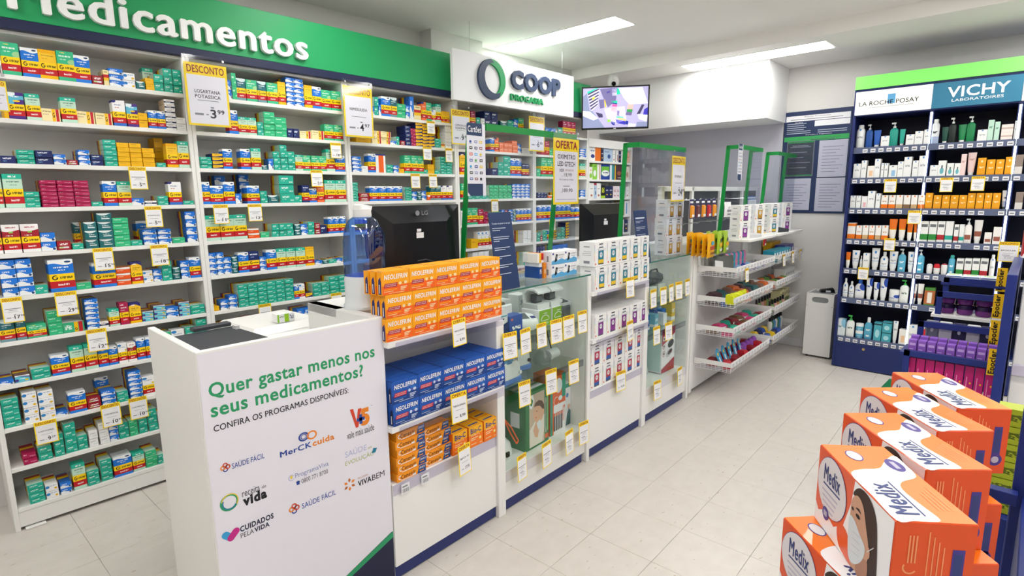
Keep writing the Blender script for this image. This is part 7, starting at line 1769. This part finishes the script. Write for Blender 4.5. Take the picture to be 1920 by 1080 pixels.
# white gondola to the right of the rack
t = thing('white_gondola', 'white shelving block right of the stepped navy rack', 'shelf', (2.62, .012, 0), rad(-90))
MB().box(0, .5, 0, .6, 0, 1.23, b=.003).build('carcass', white, t)
MB().box(.0, .5, -.012, 0, .86, .9, b=.002).build('price_rail', mat('rail_lilac', '#c9c4d8', .3), t)
MB().box(.02, .48, .05, .5, 1.23, 1.243, b=.002).build('top_tray', white, t)
tag(MB().box(0, .035, 0, .03, 0, .11, b=.001).build('red_box', op_mat('red_white_box', '#e8e8ea', [('>', .5, .5, .4, 5.2, '#b01c2c')]), None, (3.0, .03, 1.244), (0, 0, rad(-80))), 'white and red box on top of the white gondola', 'box')
# green floor sticker
t = thing('floor_sticker', 'green floor sticker with white and navy print by the cabinet', 'sticker', (5.1, .55, .0004), rad(-92))
MB().box(-.2, .33, -.17, .17, 0, .0012).build('sheet', mat('sticker_green', '#1f7a4c', .4), t)
q = MB().flat([(-.1, .08), (-.04, .08), (-.04, .1), (-.1, .1)], 0, 0).flat([(0, .04), (.2, .04), (.2, .075), (.02, .085)], 0, 1).flat([(-.08, -.1), (.2, -.1), (.2, -.07), (-.08, -.07)], 0, 0)
q.v = [(a, c_, .0016) for a, _, c_ in q.v]
q.build('print', [whm, mat('card_navy', '#2a3f63', .5)], t)

# ================================================================ mask boxes in the foreground
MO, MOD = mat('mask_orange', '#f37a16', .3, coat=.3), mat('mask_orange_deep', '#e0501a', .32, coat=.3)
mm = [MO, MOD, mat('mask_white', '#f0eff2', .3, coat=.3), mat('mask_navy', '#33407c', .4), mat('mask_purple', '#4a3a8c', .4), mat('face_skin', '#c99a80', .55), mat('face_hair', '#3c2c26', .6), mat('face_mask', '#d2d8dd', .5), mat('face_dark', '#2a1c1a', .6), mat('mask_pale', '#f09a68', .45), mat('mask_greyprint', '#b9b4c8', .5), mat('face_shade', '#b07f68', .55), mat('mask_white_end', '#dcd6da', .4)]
L_, D_, H_ = .196, .086, .116
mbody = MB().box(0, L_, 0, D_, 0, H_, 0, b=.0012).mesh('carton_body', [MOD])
def curve(*pts, n=6):
    """closed smooth outline through the points"""
    out = []
    k = len(pts)
    for i in range(k):
        p0, p1, p2, p3 = pts[i - 1], pts[i], pts[(i + 1) % k], pts[(i + 2) % k]
        for j in range(n):
            s_ = j / n
            out.append(tuple(.5 * ((2 * p1[a]) + (-p0[a] + p2[a]) * s_ + (2 * p0[a] - 5 * p1[a] + 4 * p2[a] - p3[a]) * s_ ** 2 + (-p0[a] + 3 * p1[a] - 3 * p2[a] + p3[a]) * s_ ** 3) for a in (0, 1)))
    return out
def medix_print():
    e = -.0004
    p = MB()
    # long face (local -y): far end at x=0, near end at x=L
    p.rect(.001, L_ - .001, .001, H_ - .001, e, 1)
    p.flat([(.001, .001), (L_ - .001, .001), (L_ - .001, H_ - .001), (.105, H_ - .001), (.1, .08), (.085, .04), (.06, .022), (.03, .03), (.012, .02), (.001, .03)], e * 1.6, 2)
    p.disc(.046, .071, .043, .043, e * 2.2, 4, 32).disc(.046, .071, .0422, .0422, e * 2.8, 12, 32)
    p.text('Medix', .022, .07, .074, .098, e * 3.4, 3, .03).rect(.022, .072, .068, .0705, e * 3.4, 3)
    for i in range(4):
        p.rect(.02 + .002 * i, .066 - .003 * i, .058 - i * .008, .0605 - i * .008, e * 3.4, 10)
    p.disc(.036, .028, .0095, .0095, e * 4, 4, 18).rect(.031, .041, .024, .032, e * 4.6, 10)
    p.flat(curve((.07, .028), (.082, .04), (.1, .035), (.118, .012), (.121, .0015), (.1, .0015), (.078, .008)), e * 2.2, 1)
    # woman with a mask (print)
    p.flat(curve((.104, .097), (.118, .112), (.142, .112), (.16, .095), (.168, .06), (.172, .02), (.168, .0015), (.15, .0015), (.135, .03), (.12, .09)), e * 2.6, 6)
    p.flat(curve((.103, .088), (.115, .1), (.13, .094), (.142, .07), (.15, .052), (.15, .032), (.14, .018), (.128, .004), (.112, .004), (.108, .03), (.102, .06)), e * 3.2, 5)
    p.flat(curve((.128, .0015), (.15, .0015), (.152, .03), (.14, .03), (.128, .018)), e * 3.5, 11)
    p.flat(curve((.1005, .062), (.112, .066), (.128, .056), (.143, .046), (.14, .028), (.126, .012), (.111, .008), (.1035, .022)), e * 3.9, 7)
    p.disc(.121, .075, .0055, .0028, e * 4.2, 8, 12).disc(.107, .078, .003, .0024, e * 4.2, 8, 10)
    p.flat(curve((.114, .083), (.122, .086), (.128, .082), (.121, .0825)), e * 4.2, 8)
    p.flat(curve((.147, .05), (.153, .052), (.155, .042), (.149, .036)), e * 4.2, 5)
    for i in range(4):
        p.flat([(.112, .022 + i * .009), (.132, .026 + i * .0085), (.132, .0268 + i * .0085), (.112, .0228 + i * .009)], e * 4.4, 10)
    p.flat([(.148, .045), (.162, .06), (.1625, .059), (.1485, .044)], e * 4.4, 7)
    # top (z = H)
    q = MB()
    zt = .0004
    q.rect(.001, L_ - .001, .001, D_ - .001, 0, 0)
    q.flat(curve((.09, .0012), (.075, .02), (.07, .045), (.05, .062), (.03, .0845), (.06, .0848), (.09, .08), (.105, .055), (.125, .045), (.16, .047), (.185, .05), (.194, .045), (.1945, .02), (.1945, .0012), (.14, .0012), n=4), -zt * .6, 2)
    q.text('Medix', 0, .07, 0, .026, -zt * 1.2, 3, .03)
    nv = len(text_geo('Medix', .03, 0.0)[0])
    s0 = len(q.v) - nv
    for i in range(s0, len(q.v)):
        x, y, z = q.v[i]
        q.v[i] = (.182 - x, y, .034 - z)
    q.rect(.106, .184, .0365, .0385, -zt * 1.2, 3)
    q.disc(.035, .03, .016, .01, -zt, 4, 20).disc(.035, .03, .014, .0085, -zt * 1.4, 12, 20).disc(.06, .07, .018, .01, -zt * 1.4, 4, 20).rect(.05, .07, .067, .073, -zt * 1.8, 10)
    for i in range(4):
        q.rect(.13 - i * .004, .17, .06 + i * .005, .0615 + i * .005, -zt, 9)
    q.v = [(x, z, H_ + .0002 - y) for x, y, z in q.v]
    # end face at x = L
    r_ = MB()
    r_.rect(.001, D_ - .001, .001, H_ - .001, 0, 1)
    for i in range(4):
        r_.rect(.036 + i * .0055, .0373 + i * .0055, .05 - .0 * i, .105 - .006 * i, -zt, 9)
    r_.ring(.019, .06, .006, .008, -zt, 9, 150, 330, 12)
    for i in range(3):
        r_.rect(.0155 + i * .0037, .0172 + i * .0037, .066, .1, -zt * 1.4, 9)
    r_.rect(.062, .075, .03, .085, -zt, 4).disc(.0685, .026, .011, .011, -zt, 4, 18).disc(.0685, .026, .006, .006, -zt * 1.4, 10, 14).rect(.064, .073, .038, .08, -zt * 1.4, 3)
    r_.v = [(L_ + .0004 - y, x, z) for x, y, z in r_.v]
    for o in (q, r_):
        n = len(p.v)
        p.v += o.v
        p.f += [tuple(i + n for i in f) for f in o.f]
        p.m += o.m
        p.sm += o.sm
    return p.mesh('printed_faces', mm)
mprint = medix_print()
def medix(label, c, ang, z, tilt=0.0, grp='face mask boxes'):
    """c: centre of the top in plan; the long face looks to the left of the near end"""
    a = rad(ang) + PI
    ux, uy = math.cos(a), math.sin(a)
    vx, vy = -uy, ux
    o = (c[0] - ux * L_ / 2 - vx * D_ / 2, c[1] - uy * L_ / 2 - vy * D_ / 2, z)
    t = thing('mask_box', label, 'box', o, group=grp, rot=(0, tilt, a))
    link('carton_body', mbody, t)
    link('printed_faces', mprint, t)
    return t
ZM = 1.15 - H_
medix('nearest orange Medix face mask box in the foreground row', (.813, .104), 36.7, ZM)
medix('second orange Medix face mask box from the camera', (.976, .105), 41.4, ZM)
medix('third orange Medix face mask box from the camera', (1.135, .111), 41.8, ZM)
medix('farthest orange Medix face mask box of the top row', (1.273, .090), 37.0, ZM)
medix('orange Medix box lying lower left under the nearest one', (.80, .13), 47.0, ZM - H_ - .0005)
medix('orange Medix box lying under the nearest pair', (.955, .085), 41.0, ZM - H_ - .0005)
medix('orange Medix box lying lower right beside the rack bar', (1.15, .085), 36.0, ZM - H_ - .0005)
t = thing('mask_rack', 'navy display rack carrying the orange mask boxes', 'rack', (0, 0, 0))
z1 = ZM - .001
MB().box(.66, 1.47, .02, .17, z1 - H_ - .015, z1 - H_ - .001, b=.002).build('tier_shelf', rn, t)
MB().box(.5, 1.5, -.075, -.036, .0, .90, b=.002).build('side_panel', rn, t)
MB().box(1.47, 1.5, -.06, -.02, .0, 1.24, b=.002).build('post', rn, t)
MB().box(1.44, 1.465, -.03, .1, .885, .91, b=.001).build('cross_bar', rn, t)
# green boxes seen past the row
for k in range(6):
    carton(None, 1.62, 1.68, -.036, .05, .78 + k * .042, .82 + k * .042, 'lime green carton behind the mask boxes, %s' % level(k, 6), 'lime cartons behind the mask boxes', 'lime_carton', op_mat('lime_carton', '#a9b82c', [('t', .1, .9, .3, .7, '#5a6a1c', 9.0)]), rad(-90))
t = thing('lime_carton_stand', 'narrow navy stand under the lime cartons', 'stand', (1.6, -.05, 0))
MB().box(0, .1, 0, .08, .0, .779, b=.002).build('stand_body', rn, t)
# warn about shared labels without a group
for k, v in LABELS.items():
    if len(v) > 1:
        print('SHARED LABEL', len(v), k)
    n = len(k.replace(',', ' ').split())
    if n < 4 or n > 16:
        print('LABEL LENGTH', n, k)
